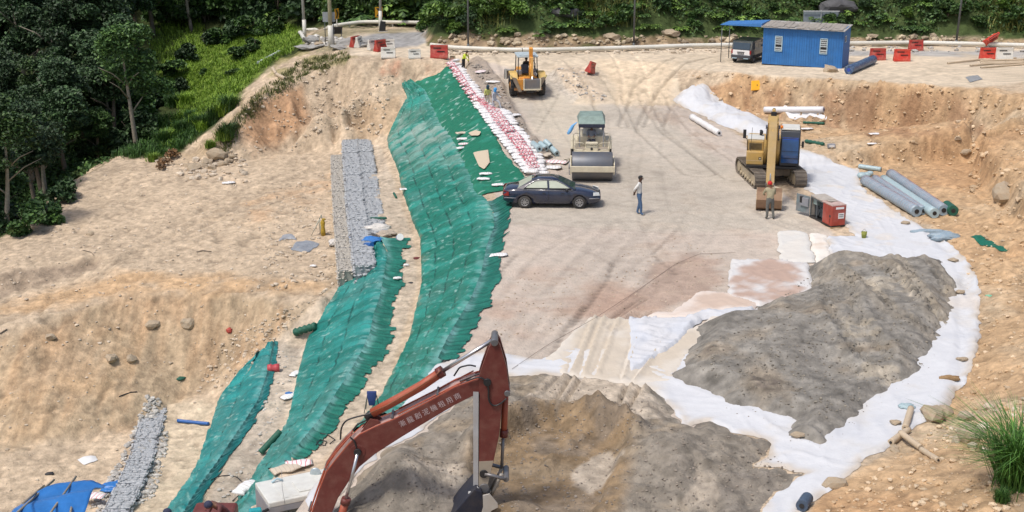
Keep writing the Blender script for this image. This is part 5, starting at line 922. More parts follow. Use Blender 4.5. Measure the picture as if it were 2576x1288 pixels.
for s_ in (-1, 1):
    roof.add([(-1.72,s_*.72,.96),(-1.0,s_*.55,1.365),(-.84,s_*.575,1.355),(-1.35,s_*.78,.96)], [(0,1,2,3)]); roof.add([(.30,s_*.55,1.365),(.22,s_*.575,1.355),(1.0,s_*.79,.93),(1.16,s_*.73,.93)], [(0,1,2,3)]); roof.add([(-.24,s_*.60,1.36),(-.17,s_*.60,1.36),(-.13,s_*.80,.93),(-.22,s_*.80,.93)], [(0,1,2,3)])
    roof.add([(-1.0,s_*.55,1.365),(.30,s_*.55,1.365),(.22,s_*.585,1.345),(-.84,s_*.585,1.345)], [(0,1,2,3)])
ro = roof.build('roof', PB, car); so_ = ro.modifiers.new('s', 'SOLIDIFY'); so_.thickness = .025
def gl(pts, n_, nm='window', mt=CGL): g_ = MB().add(pts, [tuple(range(len(pts)))]).build(nm, mt, car); q = g_.modifiers.new('s', 'SOLIDIFY'); q.thickness = .01; return g_
gl([(-1.70,-.66,.965),(-1.0,-.52,1.355),(-1.0,.52,1.355),(-1.70,.66,.965)], 0, 'rear_window', CGLREFL); gl([(1.14,-.68,.935),(.31,-.52,1.36),(.31,.52,1.36),(1.14,.68,.935)], 0, 'windscreen')
for s_ in (-1, 1):
    gl([(-1.33,s_*.785,.955),(-1.22,s_*.74,1.07),(-1.0,s_*.67,1.2),(-.82,s_*.61,1.30),(-.25,s_*.60,1.335),(-.22,s_*.785,.95)], 0, 'side_window', CGLREFL if s_ < 0 else CGL); gl([(-.14,s_*.785,.95),(-.17,s_*.60,1.335),(.2,s_*.60,1.32),(.55,s_*.68,1.17),(.95,s_*.785,.94)], 0, 'side_window', CGLREFL if s_ < 0 else CGL)
    for w_, nn in (((-1.335,.945,-.225),'a'),((-.14,.94,.95),'b')): MB().add([(w_[0],s_*.789,w_[1]+.07),(w_[2],s_*.789,w_[1]+.07),(w_[2],s_*.795,w_[1]-.0),(w_[0],s_*.795,w_[1])], [(0,1,2,3)]).build('window_lower_band', BLACK, car)
    MB().tube([(-1.42,s_*.81,.94),(-1.3,s_*.76,1.08),(-1.0,s_*.665,1.26),(-.8,s_*.61,1.345),(-.2,s_*.60,1.375),(.22,s_*.60,1.35),(.6,s_*.685,1.18),(1.0,s_*.80,.93)], .013, 5).tube([(-1.42,s_*.815,.93),(-.2,s_*.825,.915),(1.02,s_*.815,.905)], .014, 5).build('chrome_strip', CHR, car)
    MB().ball((.72,s_*.93,.95), .1, 10, 6, (.7,1.0,.75)).build('side_mirror', BLACK, car)
    MB().add([(2.02,s_*.835,.66),(2.30,s_*.66,.62),(2.34,s_*.50,.60),(2.28,s_*.52,.76),(2.02,s_*.76,.80)], [(0,1,2,3,4)]).build('headlight', mat('lamp_glass', (.62,.64,.62), rough=.15, bump=0), car).modifiers.new('s', 'SOLIDIFY').thickness = .03
    MB().add([(-2.10,s_*.87,.62),(-2.36,s_*.74,.62),(-2.40,s_*.40,.62),(-2.37,s_*.40,.84),(-2.32,s_*.72,.86),(-2.10,s_*.86,.84)], [(0,1,2,5),(2,3,4,5)]).build('tail_light', mat('red_lens', (.28,.02,.02), rough=.2, bump=0), car).modifiers.new('s', 'SOLIDIFY').thickness = .03
    MB().tube([(-2.33,s_*.80,.52),(-1.75,s_*.905,.53)], .02, 5).build('bumper_strip', GREY, car); MB().tube([(1.8,s_*.895,.52),(2.3,s_*.72,.5)], .02, 5).build('bumper_strip', GREY, car)
    MB().box((-.18,s_*.894,.62),(.008,.01,.55)).box((.86,s_*.894,.60),(.008,.01,.55)).build('door_gap', BLACK, car)
    for x in (-.3, .62): MB().box((x-.1,s_*.885,.78),(.16,.02,.03)).build('door_handle', BLACK, car)
MB().box((2.36,0,.42),(.05,.5,.12)).box((2.33,0,.62),(.06,.8,.1)).build('front_grille', BLACK, car); MB().box((-2.40,0,.66),(.02,.5,.12)).build('number_plate', BLACK, car)
def cwheel(parent, c, r, wd):
    x, y, z = c; m = MB(); n = 30; sd_ = 1 if y > 0 else -1; prof = [(r*.62,-.5),(r*.93,-.5),(r,-.36),(r,.36),(r*.93,.5),(r*.62,.5)]; m.loft([[(x+q*math.cos(2*PI*k/n), y+t*wd, z+q*math.sin(2*PI*k/n)) for k in range(n)] for q, t in prof], True, False); t = m.build('wheel', DARK, parent); q_ = MB()
    for k in range(8): a = 2*PI*k/8; q_.box((x+r*.32*math.cos(a), y+sd_*wd*.4, z+r*.32*math.sin(a)), (r*.56, .03, r*.12), (0, -a, 0))
    q_.cyl((x, y+sd_*wd*.3, z), (x, y+sd_*wd*.46, z), r*.14); q_.loft([[(x+q*math.cos(2*PI*k/n), y+sd_*tt*wd, z+q*math.sin(2*PI*k/n)) for k in range(n)] for q, tt in ((r*.64,.3),(r*.64,.48),(r*.52,.44),(r*.52,.3))], True, False); q_.build('rim', mat('alloy', (.42,.42,.43), rough=.35, metal=.7, bump=0), t); MB().cyl((x, y-wd*.2, z), (x, y+sd_*wd*.22, z), r*.62, n=24).build('brake_disc', BLACK, t)
for x in (-wb/2, wb/2):
    for s_ in (-1, 1): cwheel(car, (x, s_*.77, .31), .315, .2)
# ---------------- backhoe loader seen from behind (forward is +y)
gp = G(1326, 247); e = thing('backhoe_loader', 'orange backhoe loader seen from behind on the haul ramp', 'backhoe loader', (gp[0], gp[1]+.7, float(H(gp[0], gp[1]+.6))), R(6))
for s_ in (-1, 1): wheel(e, (s_*.95,0,.74), .74, .44, ORANGE, lug=22); wheel(e, (s_*.86,2.15,.46), .46, .3, ORANGE, lug=16); MB().prism([(-.75,1.22),(-.3,1.58),(.5,1.58),(.85,1.2),(.5,1.50),(-.3,1.50)], s_*.70, s_*1.2).build('mudguard', pm('pale_orange', (.62,.42,.13)), e, .01)
MB().box((0,.6,1.0),(1.25,2.4,.6)).box((0,2.3,1.15),(.85,1.5,.62)).box((0,-.72,.85),(1.5,.25,.75)).build('chassis', ORANGE, e, .04)
MB().box((0,-.6,.55),(1.9,.3,.2)).build('rear_frame', pm('dark_orange', (.42,.16,.03), dirt=.5), e, .02)
for s_ in (-1, 1): st = MB(); st.prism([(s_*.46,.42),(s_*.66,.40),(s_*1.12,1.30),(s_*1.18,1.42),(s_*.82,1.32)], -1.05, -.88, 'y'); st.build('stabiliser_leg', pm('muddy_brown_steel', (.24,.19,.14)), e, .01); MB().box((s_*1.14,-.96,1.42),(.22,.3,.05),(0,s_*-.7,0)).build('stabiliser_foot', pm('ochre_steel', (.42,.36,.14)), e, .01)
for x, y in ((-.62,-.35),(.62,-.35),(-.62,1.25),(.62,1.25)): MB().tube([(x*1.05,y,1.35),(x,y,2.62)], .035, 6).build('canopy_post', BLACK, e)
MB().box((0,.45,2.66),(1.42,1.9,.10)).box((0,.45,2.735),(1.1,1.5,.04)).build('canopy_roof', pm('pale_blue_grey_roof', (.42,.50,.54), dirt=.3, dc=(.5,.5,.46)), e, .06); MB().tube([(-.15,1.2,2.7),(-.2,1.25,3.0)], .025, 6).build('exhaust', BLACK, e)
MB().box((-.12,.35,1.72),(.5,.14,.62),(-.1,0,0)).box((-.12,.6,1.45),(.5,.5,.14)).build('seat', SEATM, e, .05); MB().box((-.55,0,1.55),(.34,.4,.3)).box((.45,.1,1.55),(.36,.4,.34)).build('tool_box', GREY, e, .04); MB().ball((.5,-.45,1.48), .13, 10, 8, (1,1,1.1)).build('water_jug', WHITE, e)
bm_ = MB(); bm_.box((.18,-.95,1.25),(.28,.22,.7)).box((.18,-.80,2.1),(.26,.26,1.2),(.08,0,0)).box((.18,-.62,2.98),(.24,.34,.62),(.15,0,0)); bm_.build('boom', ORANGE, e, .02)
MB().box((.20,-1.02,1.95),(.16,.18,1.5),(-.06,0,0)).build('dipper_arm', pm('light_orange', (.78,.42,.10)), e, .02); MB().cyl((.22,-1.18,.75),(.22,-1.14,1.45), .07, n=12).build('cylinder_rod', STEEL, e); MB().cyl((.10,-1.1,1.4),(.12,-1.05,2.3), .06, n=12).build('cylinder', ORANGE, e)
bk = MB(); bk.prism([(-1.3,.62),(-1.3,1.25),(-1.0,1.3),(-.92,.62),(-1.1,.5)], -.30, .72); bk.build('digging_bucket', WSTEEL, e, .02); MB().box((-.34,-1.16,.92),(.07,.34,.74)).box((.76,-1.16,.92),(.07,.34,.74)).box((.2,-1.33,.60),(1.1,.05,.10)).build('bucket_edge', CREAM, e, .01); MB().box((.1,-1.1,.45),(.5,.2,.18)).cyl((-.1,-1.15,.4),(.4,-1.15,.4),.06).build('swing_post', BLACK, e, .01)
lb = MB(); lb.prism([(3.5,.35),(4.35,.32),(4.2,.55),(3.75,.62),(3.62,1.2),(3.5,1.2)], -1.2, 1.2); lb.build('loader_bucket', WSTEEL, e, .02); MB().box((-1.1,3.45,.8),(.14,.05,.9)).box((0,3.46,1.16),(2.4,.06,.08)).build('bucket_rim', pm('pale_steel', (.45,.47,.45)), e)
for s_ in (-1, 1): MB().prism([(1.3,1.35),(1.5,1.5),(2.7,1.1),(3.5,.65),(3.5,.5),(2.6,.9)], s_*.55, s_*.68).build('loader_arm', ORANGE, e, .01)
MB().tube([(.3,-.8,1.3),(.45,-.75,1.8),(.5,-.6,2.2),(.3,-.7,2.5)], .02, 5).tube([(-.1,-1,1.3),(.0,-1.1,.95),(-.2,-.9,.7),(-.35,-.85,1.0)], .02, 5).tube([(.4,-.9,1.4),(.55,-.8,1.75),(.42,-.7,2.1)], .02, 5).build('hose', BLACK, e)
M_ = Matrix.Translation(e.location)@Matrix.Rotation(R(6), 4, 'Z'); person('person in black sitting on the backhoe loader', M_@Vector((.02,.62,1.32-.1)), R(6)+PI, sitJ, dict(skin=SKIN2, top=BLK, legs=NAVY, shoe=SHOE), .95, hair(), rs=1.1)
# ---------------- tan excavator facing the camera (forward is -y)
gp = W(1937, 452, 0); e = thing('excavator', 'tan excavator with dark cab on tracks, bucket resting on the platform', 'excavator', (gp[0], gp[1], float(H(gp[0], gp[1]))+.02))
TA = R(5); UA = R(-11)
def rot(mb, a): mb.v = [tuple(Matrix.Rotation(a, 3, 'Z')@Vector(p)) for p in mb.v]; return mb
for s_ in (-1, 1):
    n = 46; L2, rr2 = 1.62, .42; P = []
    per = 4*L2+2*PI*rr2
    for k in range(n):
        d = per*k/n
        if d < 2*L2: P.append((-L2+d, rr2*2, 0))
        elif d < 2*L2+PI*rr2: a = (d-2*L2)/rr2; P.append((L2+rr2*math.sin(a), rr2+rr2*math.cos(a), -a))
        elif d < 4*L2+PI*rr2: P.append((L2-(d-2*L2-PI*rr2), 0, PI))
        else: a = (d-4*L2-PI*rr2)/rr2; P.append((-L2-rr2*math.sin(a), rr2-rr2*math.cos(a), PI-a))
    m = MB()
    for y, z, a in P: m.box((s_*1.06, y, z+.045), (.62, per/n*.93, .055), (a, 0, 0)); m.box((s_*1.06, y+.035*math.sin(-a), z+.045+.035*math.cos(a)), (.62, .03, .05), (a, 0, 0))
    rot(m, TA).build('track', TRACKM, e, 0)
    q_ = MB().prism([(-L2,.25),(-L2,.62),(L2,.62),(L2,.25)], s_*.86, s_*1.24); q_.cyl((s_*.82,L2,.46),(s_*1.3,L2,.46),.30,n=18).cyl((s_*.82,-L2,.46),(s_*1.3,-L2,.46),.30,n=18)
    for k in range(6): q_.cyl((s_*.84,-1.2+k*.48,.2),(s_*1.32,-1.2+k*.48,.2),.11,n=12)
    rot(q_, TA).build('track_frame', pm('tan_steel', (.40,.33,.22), dirt=.6), e, .01)
rot(MB().box((0,0,.62),(1.7,1.5,.35)).cyl((0,0,.75),(0,0,1.0),.62,n=24), TA).build('undercarriage', TRACKM, e, .02)
U = lambda mb: rot(mb, UA)
U(MB().box((-.84,-.35,1.42),(.88,1.5,.72)).box((-.84,.75,1.55),(.9,1.2,1.0))).build('side_body', YEL, e, .06); U(MB().box((0,1.7,1.5),(2.6,1.1,1.15)).box((0,1.1,1.5),(2.5,.5,1.0))).build('counterweight', YEL, e, .12); U(MB().box((0,-.2,1.03),(2.55,2.2,.12))).build('deck', BLACK, e, .01)
U(MB().box((-.84,-.2,2.02),(.84,1.15,.5))).build('tool_housing', YEL, e, .04); U(MB().box((-.84,-.785,1.98),(.66,.03,.38)).box((-.84,-.79,1.98),(.6,.02,.30))).build('mesh_grille', pm('olive_mesh', (.16,.12,.05)), e); U(MB().box((-.84,.1,2.30),(.86,1.2,.05))).build('walkway', CABW, e, .01)
U(MB().box((.02,.9,1.95),(.8,1.6,.3))).build('engine_hood', YEL, e, .06)
for y, z, h in ((.5,2.42,.3),): U(MB().cyl((-.6,y,2.3),(-.6,y,2.6),.07).box((-.55,y-.1,2.5),(.12,.3,.12))).build('exhaust', BLACK, e)
cab = MB(); cab.prism([(-1.28,1.12),(-1.34,1.7),(-1.22,2.55),(-1.05,2.92),(.35,2.95),(.42,1.12)], .42, 1.42); U(cab).build('cab', mat('black_cab_paint', (.025,.03,.04), rough=.3), e, .05)
U(MB().box((.92,-.35,2.98),(.92,1.3,.09))).build('cab_roof', CABW, e, .04); U(MB().prism([(-1.352,1.30),(-1.365,1.7),(-1.245,2.50),(-1.225,2.50),(-1.33,1.7),(-1.32,1.30)], .50, 1.34)).build('cab_windscreen', mat('blue_dark_glass', (.01,.06,.19), rough=.06, var=.35, scale=2, bump=0, spec=1), e); U(MB().prism([(-1.258,2.42),(-1.20,2.60),(-1.18,2.60),(-1.24,2.42)], .52, 1.32)).build('sun_strip', BLUEG, e)
U(MB().box((.92,-1.375,1.55),(.84,.012,.02)).box((.92,-1.372,1.92),(.84,.012,.02))).build('wiper', BLACK, e); U(MB().cyl((.45,-.9,3.0),(.45,-.9,3.16),.07)).build('beacon', AMB, e); U(MB().box((1.55,-1.1,2.25),(.12,.1,.32)).tube([(1.42,-1.0,2.2),(1.55,-1.1,2.2)], .015, 5)).build('mirror', BLACK, e); U(MB().box((-1.42,-.9,2.65),(.16,.08,.45)).tube([(-1.42,-.9,2.5),(-1.28,-.85,2.35),(-1.25,-.8,1.7)], .018, 5)).build('mirror', BLACK, e)
U(MB().tube([(-1.08,-.95,1.2),(-1.08,-1.0,2.0),(-1.04,-.9,3.0)], .012, 5)).build('antenna', BLACK, e); U(MB().box((-.58,-1.105,1.42),(.14,.012,.14))).build('badge', BLACK, e); U(MB().box((-.58,-1.113,1.42),(.07,.01,.07)).box((-.86,-1.105,1.30),(.84,.008,.012))).build('decal', CREAM, e)
bo_ = MB(); bo_.prism([(-.3,1.35),(-.75,1.25),(-2.0,2.65),(-3.1,3.45),(-4.55,3.78),(-4.62,4.02),(-3.6,4.22),(-2.6,4.02),(-1.3,3.0),(-.35,1.85)], -.26, .26); U(bo_).build('boom', YEL, e, .02)
for s_ in (-1, 1): U(MB().cyl((s_*.34,-.85,1.15),(s_*.30,-1.75,2.6),.095,n=12)).build('boom_cylinder', YEL, e); U(MB().cyl((s_*.30,-1.7,2.5),(s_*.26,-2.3,3.35),.05,n=10).cyl((s_*.36,-2.3,3.35),(s_*.18,-2.3,3.35),.1,n=12)).build('cylinder_rod', pm('dark_blue_steel', (.08,.09,.13), metal=.4), e)
ar = MB(); ar.prism([(-4.25,4.3),(-4.05,4.05),(-4.45,3.6),(-5.95,1.15),(-6.15,1.15),(-6.22,1.3),(-4.95,3.9)], -.20, .20); U(ar).build('arm', pm('tan_paint', (.40,.27,.10), dirt=.5), e, .02); U(MB().cyl((0,-2.9,4.36),(0,-3.9,4.42),.085,n=12)).build('arm_cylinder', YEL, e); U(MB().cyl((0,-3.8,4.42),(0,-4.25,4.3),.05).box((0,-4.2,4.38),(.26,.12,.2))).build('arm_cylinder_rod', BLACK, e)
U(MB().cyl((0,-4.95,3.75),(0,-5.6,2.2),.075,n=12)).build('bucket_cylinder', YEL, e); U(MB().cyl((0,-5.55,2.3),(0,-6.15,1.5),.045,n=10)).build('bucket_cylinder_rod', STEEL, e); U(MB().box((-.18,-6.2,1.35),(.05,.5,.1)).box((.18,-6.2,1.35),(.05,.5,.1)).box((0,-6.1,1.15),(.4,.16,.3))).build('linkage', WSTEEL, e, .01)
bu = MB(); arc = [(-5.75+.0,.95),(-6.05,1.12),(-6.45,1.0),(-6.66,.65),(-6.6,.25),(-6.2,.03),(-5.6,.05)]; inn = [(y*.985-.09, z*.94+.03) for y, z in arc[::-1]]; bu.prism(arc+[(-5.65,.12),(-6.2,.13),(-6.5,.32),(-6.55,.65),(-6.4,.9),(-6.05,1.02),(-5.8,.87)], -.6, .6); U(bu).build('bucket', pm('rusty_bucket', (.22,.13,.08), rough=.6, metal=.3, dirt=.6, dc=(.3,.2,.12)), e, .01); U(MB().prism(arc, -.62, -.59).prism(arc, .59, .62)).build('bucket_side', pm('scraped_steel', (.34,.26,.17), rough=.5, metal=.3), e)
bc = e.location+Matrix.Rotation(UA, 3, 'Z')@Vector((0,-6.6,0))
def cap(m): return hair(m, 'cap', 1.08, 0)
pw = G(1935, 551); J = stand(.9, pel=(0,0,.93), wrR=(.16,-.42,1.05), elR=(.27,-.2,1.14), wrL=(-.20,-.45,1.0), elL=(-.28,-.2,1.13), knL=(-.14,-.04,.48), anL=(-.17,.10,.08), toL=(-.2,-.04,.04)); person('person in khaki jacket and red cap, back turned, at the tan excavator bucket', pw, R(180+8), J, dict(skin=SKIN, top=KHAKI, legs=GTR, shoe=SHOE, sleeve='top', arm='top'), 1.04, cap(REDC), rs=1.15)
# the standing man
pw = G(1607, 540); J = stand(.1, face=(0,-1,0), hd1=(0,-.05,1.6), hd2=(0,-.04,1.67), elL=(-.26,.16,1.16), wrL=(-.12,.20,.98), elR=(.26,.16,1.16), wrR=(.12,.20,.98), knL=(-.10,-.10,.48), anL=(-.10,-.12,.08), toL=(-.10,-.29,.04), anR=(.10,.10,.08), toR=(.10,-.06,.04), knR=(.10,.0,.48))
person('bearded person in white shirt and blue jeans standing alone on the platform', pw, R(72), J, dict(skin=SKIN2, top=WSH, legs=JEAN, shoe=SHOE), 1.12, hair(), rs=1.05)
# three at the sandbags
pw = G(1166, 178); J = stand(1.9, elR=(.24,-.38,1.12), wrR=(.16,-.42,.84), elL=(-.22,-.36,1.14), wrL=(-.10,-.50,.92), anL=(-.16,.16,.08), toL=(-.18,.02,.04)); e1 = person('person in lime yellow shirt shovelling soil at the top of the sandbag row', pw, R(62), J, dict(skin=SKIN, top=LIME, legs=BLK, shoe=SHOE, sleeve='top', arm='top'), .86, hair(), rs=1.12)
sh = MB().tube([(0,0,.0),(0,.1,1.1)], .018, 6); o = thing('shovel', 'long handled shovel held by the lime shirted worker', 'shovel', (pw.x+.42, pw.y-.12, pw.z+.12), R(30)); sh.build('handle', mat('wood', (.3,.2,.1)), o); MB().box((0,-.06,-.02),(.26,.3,.02),(.5,0,0)).build('blade', GREY, o, .01)
pw = G(1226, 271); person('person in pale yellow top and dark headscarf among the sandbags', pw, R(30), stand(.5), dict(skin=SKIN, top=YG, legs=BONE, shoe=SHOE, sleeve='top'), .86, hair(TEALC, 'headscarf', 1.15, 0, 1), rs=1.05)
pw = G(1243, 281); J = stand(.6, knR=(.14,-.36,.70), anR=(.15,-.46,.34), toR=(.16,-.62,.32), elR=(.26,-.22,1.14), wrR=(.20,-.46,1.06), hipR=(.1,-.04,.86)); person('person in light grey clothes and bright blue headscarf stepping over the sandbags', pw, R(55), J, dict(skin=SKIN, top=LG, legs=LG, shoe=BLK, sleeve='top', arm='top'), .9, hair(BLUC, 'headscarf', 1.15, 0, 1), rs=1.05)
# ---------------- sandbags
def bag_mesh(seed, L_=.72, Wd=.40, T=.17, limp=.0):
    r = random.Random(seed); bm = bmesh.new(); bmesh.ops.create_grid(bm, x_segments=8, y_segments=6, size=.5); P = {}
    m = MB(); nx, ny = 10, 7
    for sgn in (1, -1):
        vs = []
        for j in range(ny):
            for i in range(nx):
                u, v = i/(nx-1)*2-1, j/(ny-1)*2-1; pin = 1-.18*abs(u)**3*(1-abs(v)); h = (1-abs(u)**3.2)*(1-abs(v)**2.6); k = 1+.25*math.sin(u*5+seed)*abs(v)
                vs.append((u*L_/2, v*Wd/2*pin*k/1.12, T*.45+sgn*T*.5*h**.6*(1+.18*math.sin(u*7+v*4+seed*2))+limp*.06*math.sin(u*6+seed)))
        m.add(vs, [(j*nx+i, j*nx+i+1, (j+1)*nx+i+1, (j+1)*nx+i) for j in range(ny-1) for i in range(nx-1)], True)
    bm.free(); me = m.mesh('sack'); return me
def bag_mat(name, c1, c2, k):
    m = bpy.data.materials.new(name); m.use_nodes = True; nt = m.node_tree; b = nt.nodes['Principled BSDF']; b.inputs['Roughness'].default_value = .6; tc = nt.nodes.new('ShaderNodeTexCoord'); wv = nt.nodes.new('ShaderNodeTexWave'); wv.inputs['Scale'].default_value = k; wv.inputs['Distortion'].default_value = 4; wv.inputs['Detail'].default_value = 3; nt.links.new(tc.outputs['Object'], wv.inputs['Vector'])
    r = ramp(nt, wv.outputs[0], [c1, c1, c2], [0, .90, .97]); n = nt.nodes.new('ShaderNodeTexNoise'); n.inputs['Scale'].default_value = 7; nt.links.new(tc.outputs['Object'], n.inputs['Vector']); bp = nt.nodes.new('ShaderNodeBump'); bp.inputs['Strength'].default_value = .6; bp.inputs['Distance'].default_value = .03; nt.links.new(n.outputs[0], bp.inputs['Height']); nt.links.new(bp.outputs[0], b.inputs['Normal']); nt.links.new(r, b.inputs['Base Color']); return m
SACKW = bag_mat('white_sack', (.74,.735,.73), (.55,.5,.48), 3); SACKR = bag_mat('red_printed_sack', (.74,.71,.70), (.62,.12,.17), 2.6); TIE = mat('pink_red_string', (.60,.05,.10), rough=.7, bump=0)
BG = [bag_mesh(i) for i in range(4)]; BGR = [m_.copy() for m_ in BG]
for a, b in zip(BG, BGR): a.materials.append(SACKW); b.materials.append(SACKR)
TM = MB().tube([(-.33,-.15,.10),(-.30,0,.155),(-.33,.15,.10)], .016, 5).tube([(-.36,-.05,.1),(-.44,.02,.12)], .012, 4).mesh('tie'); TM.materials.append(TIE)
LE = resample([W(1129,170,1.3),W(1164,220,.85),W(1188,262,.6),W(1211,300,.45),W(1244,350,.25),W(1287,397,.1),W(1322,446,.05)], 400); RE = resample([W(1152,160,1.5),W(1184,213,.95),W(1207,240,.8),W(1240,280,.6),W(1277,283,.6),W(1305,323,.4),W(1328,350,.3),W(1355,390,.2),W(1378,440,.1)], 400)
L_tot = np.linalg.norm(np.diff(LE, axis=0), axis=1).sum(); nrow = 84; cnt = 0
for k in range(nrow):
    t = (k+.5)/nrow; a = LE[int(t*399)]; b = RE[int(t*399)]; d = b-a; wd_ = np.hypot(d[0], d[1]); n = max(2, int(round(wd_/.56))); ang = math.atan2(d[1], d[0])
    for j in range(n):
        c = a+d*(j+.5)/n; pink = (j < n-1 and (t < .40)) or (t >= .40 and 0 < j < n-1); pink = pink and random.random() < .6
        red_l, wht_l = 'white sandbag with red string and print in the sandbag row along the green slope', 'plain white sandbag in the sandbag row along the green slope'
        e = thing('sandbag', red_l if pink else wht_l, 'sandbag', (c[0]+random.uniform(-.06,.06), c[1]+random.uniform(-.04,.04), float(H(c[0], c[1]))+.05+.06*((k+j) % 2)+.05*j*(n-1-j)/n+(.10 if pink else 0)), ang+random.uniform(-.2,.2), 'red printed sandbags in the row' if pink else 'plain white sandbags in the row', random.uniform(-.08,.08)); e.scale = (1.12, 1.05, 1.1); cnt += 1
        link('sack', (BGR if pink else BG)[random.randrange(4)], None, e)
        if pink: link('tie', TM, None, e)
print('bags', cnt)
for f_, t0, t1, lb in ((.02,.0,.42,'outermost red string zigzagging over the narrow part of the sandbag row'),(.30,.0,.42,'red string along the middle of the narrow part of the sandbag row'),(.22,.40,1,'red string nearest the netting on the wide part of the sandbag row'),(.36,.40,1,'second red string on the wide part of the sandbag row'),(.50,.42,1,'red string down the centre of the wide part of the sandbag row'),(.64,.40,1,'red string nearest the soil mound on the wide part of the sandbag row')):
    P = []
    for k in range(int(t0*120), int(t1*120)):
        t = min(399, int(k/120*400)); c = LE[t]*(1-f_)+RE[t]*f_; P.append((c[0]+.10*math.sin(k*2.1)+.05*random.random(), c[1]+random.uniform(-.05,.05), float(H(c[0], c[1]))+.38+.05*random.random()))
    tag(MB().tube(P, .015, 4).build('string', TIE), lb, 'string')
def loose(px, py, s, rz, label, red=False, name='sandbag', cat='bag', col_=None, k=0, dz=0, flat=.7):
    p = GA(px, py); e = thing(name, label, cat, (p.x, p.y, p.z+.02+dz), rz); me = (BGR if red else BG)[k % 4]
    if col_: me = me.copy(); me.materials.clear(); me.materials.append(col_)
    e.scale = (s, s*1.1, flat); link('sack', me, None, e); return e
SACKC = bag_mat('cream_sack', (.56,.48,.38), (.45,.38,.3), 3)
loose(1163,337,1.2,.3,'cream sack lying uppermost of the sacks on the green netting', col_=SACKC); loose(1165,352,1.1,.1,'white sack just below the cream one on the green netting', k=1); loose(1168,365,1.0,.2,'whitish sack with a pink mark, third down on the green netting', True, k=2); loose(1160,375,.9,.5,'small limp white sack lowest of the group on the green netting', k=3)
loose(1222,440,1.0,.1,'white sack with print on the netting left of the sedan boot', k=1); loose(1216,453,1.0,-.1,'flat white sack touching the printed one near the sedan', k=2); loose(1252,468,.9,.15,'white cloth scrap sticking out behind the sedan', k=3)
loose(1212,182,1.7,.95,'long white sack with a red end lying on the soil mound', True, k=2); loose(1240,208,1.5,0,'pinkish white flat sack on the soil mound above the two workers', k=1)
loose(1375,392,1.3,1.2,'upright cream sack beside the small grey rolls', col_=SACKC, k=1); loose(1400,410,1.8,-.3,'white sack with green and red print at the end of the sandbag row', True, k=3); loose(1385,424,1.7,.1,'large crumpled white sack behind the sedan roof', k=0); loose(1290,292,1.5,.4,'loose white sack beside the worker with the blue headscarf', k=2)
loose(743,943,1.0,1.2,'white sack on the pebbly bench right of the red scrap', k=1); loose(1000,703,.6,.2,'two small white scraps on the flaps of the middle slope', k=2); loose(1022,680-10,.4,.1,'tiny white scrap by the middle slope flaps', k=3)
loose(752,1170,1.3,.2,'white sack with a red hem above the excavator cab roof', True, k=0); loose(720,1183,1.5,.5,'cream paper sack beside the one with the red hem', col_=SACKC, k=1); loose(237,1270,1.4,-.2,'white sack with red print lying on the blue tarp', True, k=2, dz=.35); loose(728,1000,1.2,.8,'white plastic sack with a blue patch below the red scrap', k=3)
loose(620,1235,1.6,1.1,'bundled white plastic sack hanging near the cab door', k=1, flat=1.6); loose(575,462,1.2,.3,'torn pale paper on the left plateau', k=2); loose(788,232+440,.5,0,'pale scrap on the plateau beside the gabion wall', k=0)
for x, y, s, lb in ((2030,325,1.1,'white plastic scrap on orange soil above the green net bundle'),(2201,338,1.0,'crumpled clear plastic on the orange soil below the cliff'),(2194,363,.8,'small white plastic scrap on the orange soil, lower one'),(1020,477,1.0,'pale sheet scrap on the dusty bench by the green slope'),(872,657,.9,'white sack at the left foot of the gabion wall'),(856,648-10,.8,'pale sack leaning on the gabion wall step'),(1252,643,1.2,'white board lying on the flaps near the platform edge')): loose(x, y, s, .2, lb, name='plastic_scrap', cat='litter', k=int(x) % 4, flat=.35)
# ---------------- rolls and pipes lying about
def lay(name, cat, label, a, b, r, m, n=16, capm=None, za=0, zb=0, group=None, wrap=0, part='wrap', hole=True, jit=.0):
    A, B = GA(*a), GA(*b); A = A+Vector((0,0,r+za)); B = B+Vector((0,0,r+zb)); c = (A+B)/2; e = thing(name, label, cat, (c.x, c.y, c.z-r), 0, group); off = e.location; mb = MB(); N = 14
    P = [A.lerp(B, t/N)-off for t in range(N+1)]; mb.tube(P, [r*(1+jit*math.sin(k*2.1)) for k in range(N+1)], n); mb.build(part, m, e)
    d = (B-A).normalized()
    if hole: q = MB(); q.cyl(A-off-d*.015, A-off+d*.02, r*.42, n=12); q.cyl(B-off+d*.015, B-off-d*.02, r*.42, n=12); q.build('core', capm or BLACK, e)
    if wrap:
        w_ = MB(); L_ = (B-A).length; k = 0
        while k*.22 < L_-.1: c0 = A-off+d*(k*.22+.06); sd_ = d.cross(Vector((0,0,1))).normalized(); up = sd_.cross(d); w_.tube([c0+(sd_*math.cos(t)+up*math.sin(t))*(r+.006)+d*(.03*math.sin(t*1.5+k)) for t in [j*PI/7 for j in range(8)]], .008, 3, False); k += 1
        w_.build('wrap_bands', mat('faded_red_print', (.42,.22,.24), rough=.6), e)
    return e
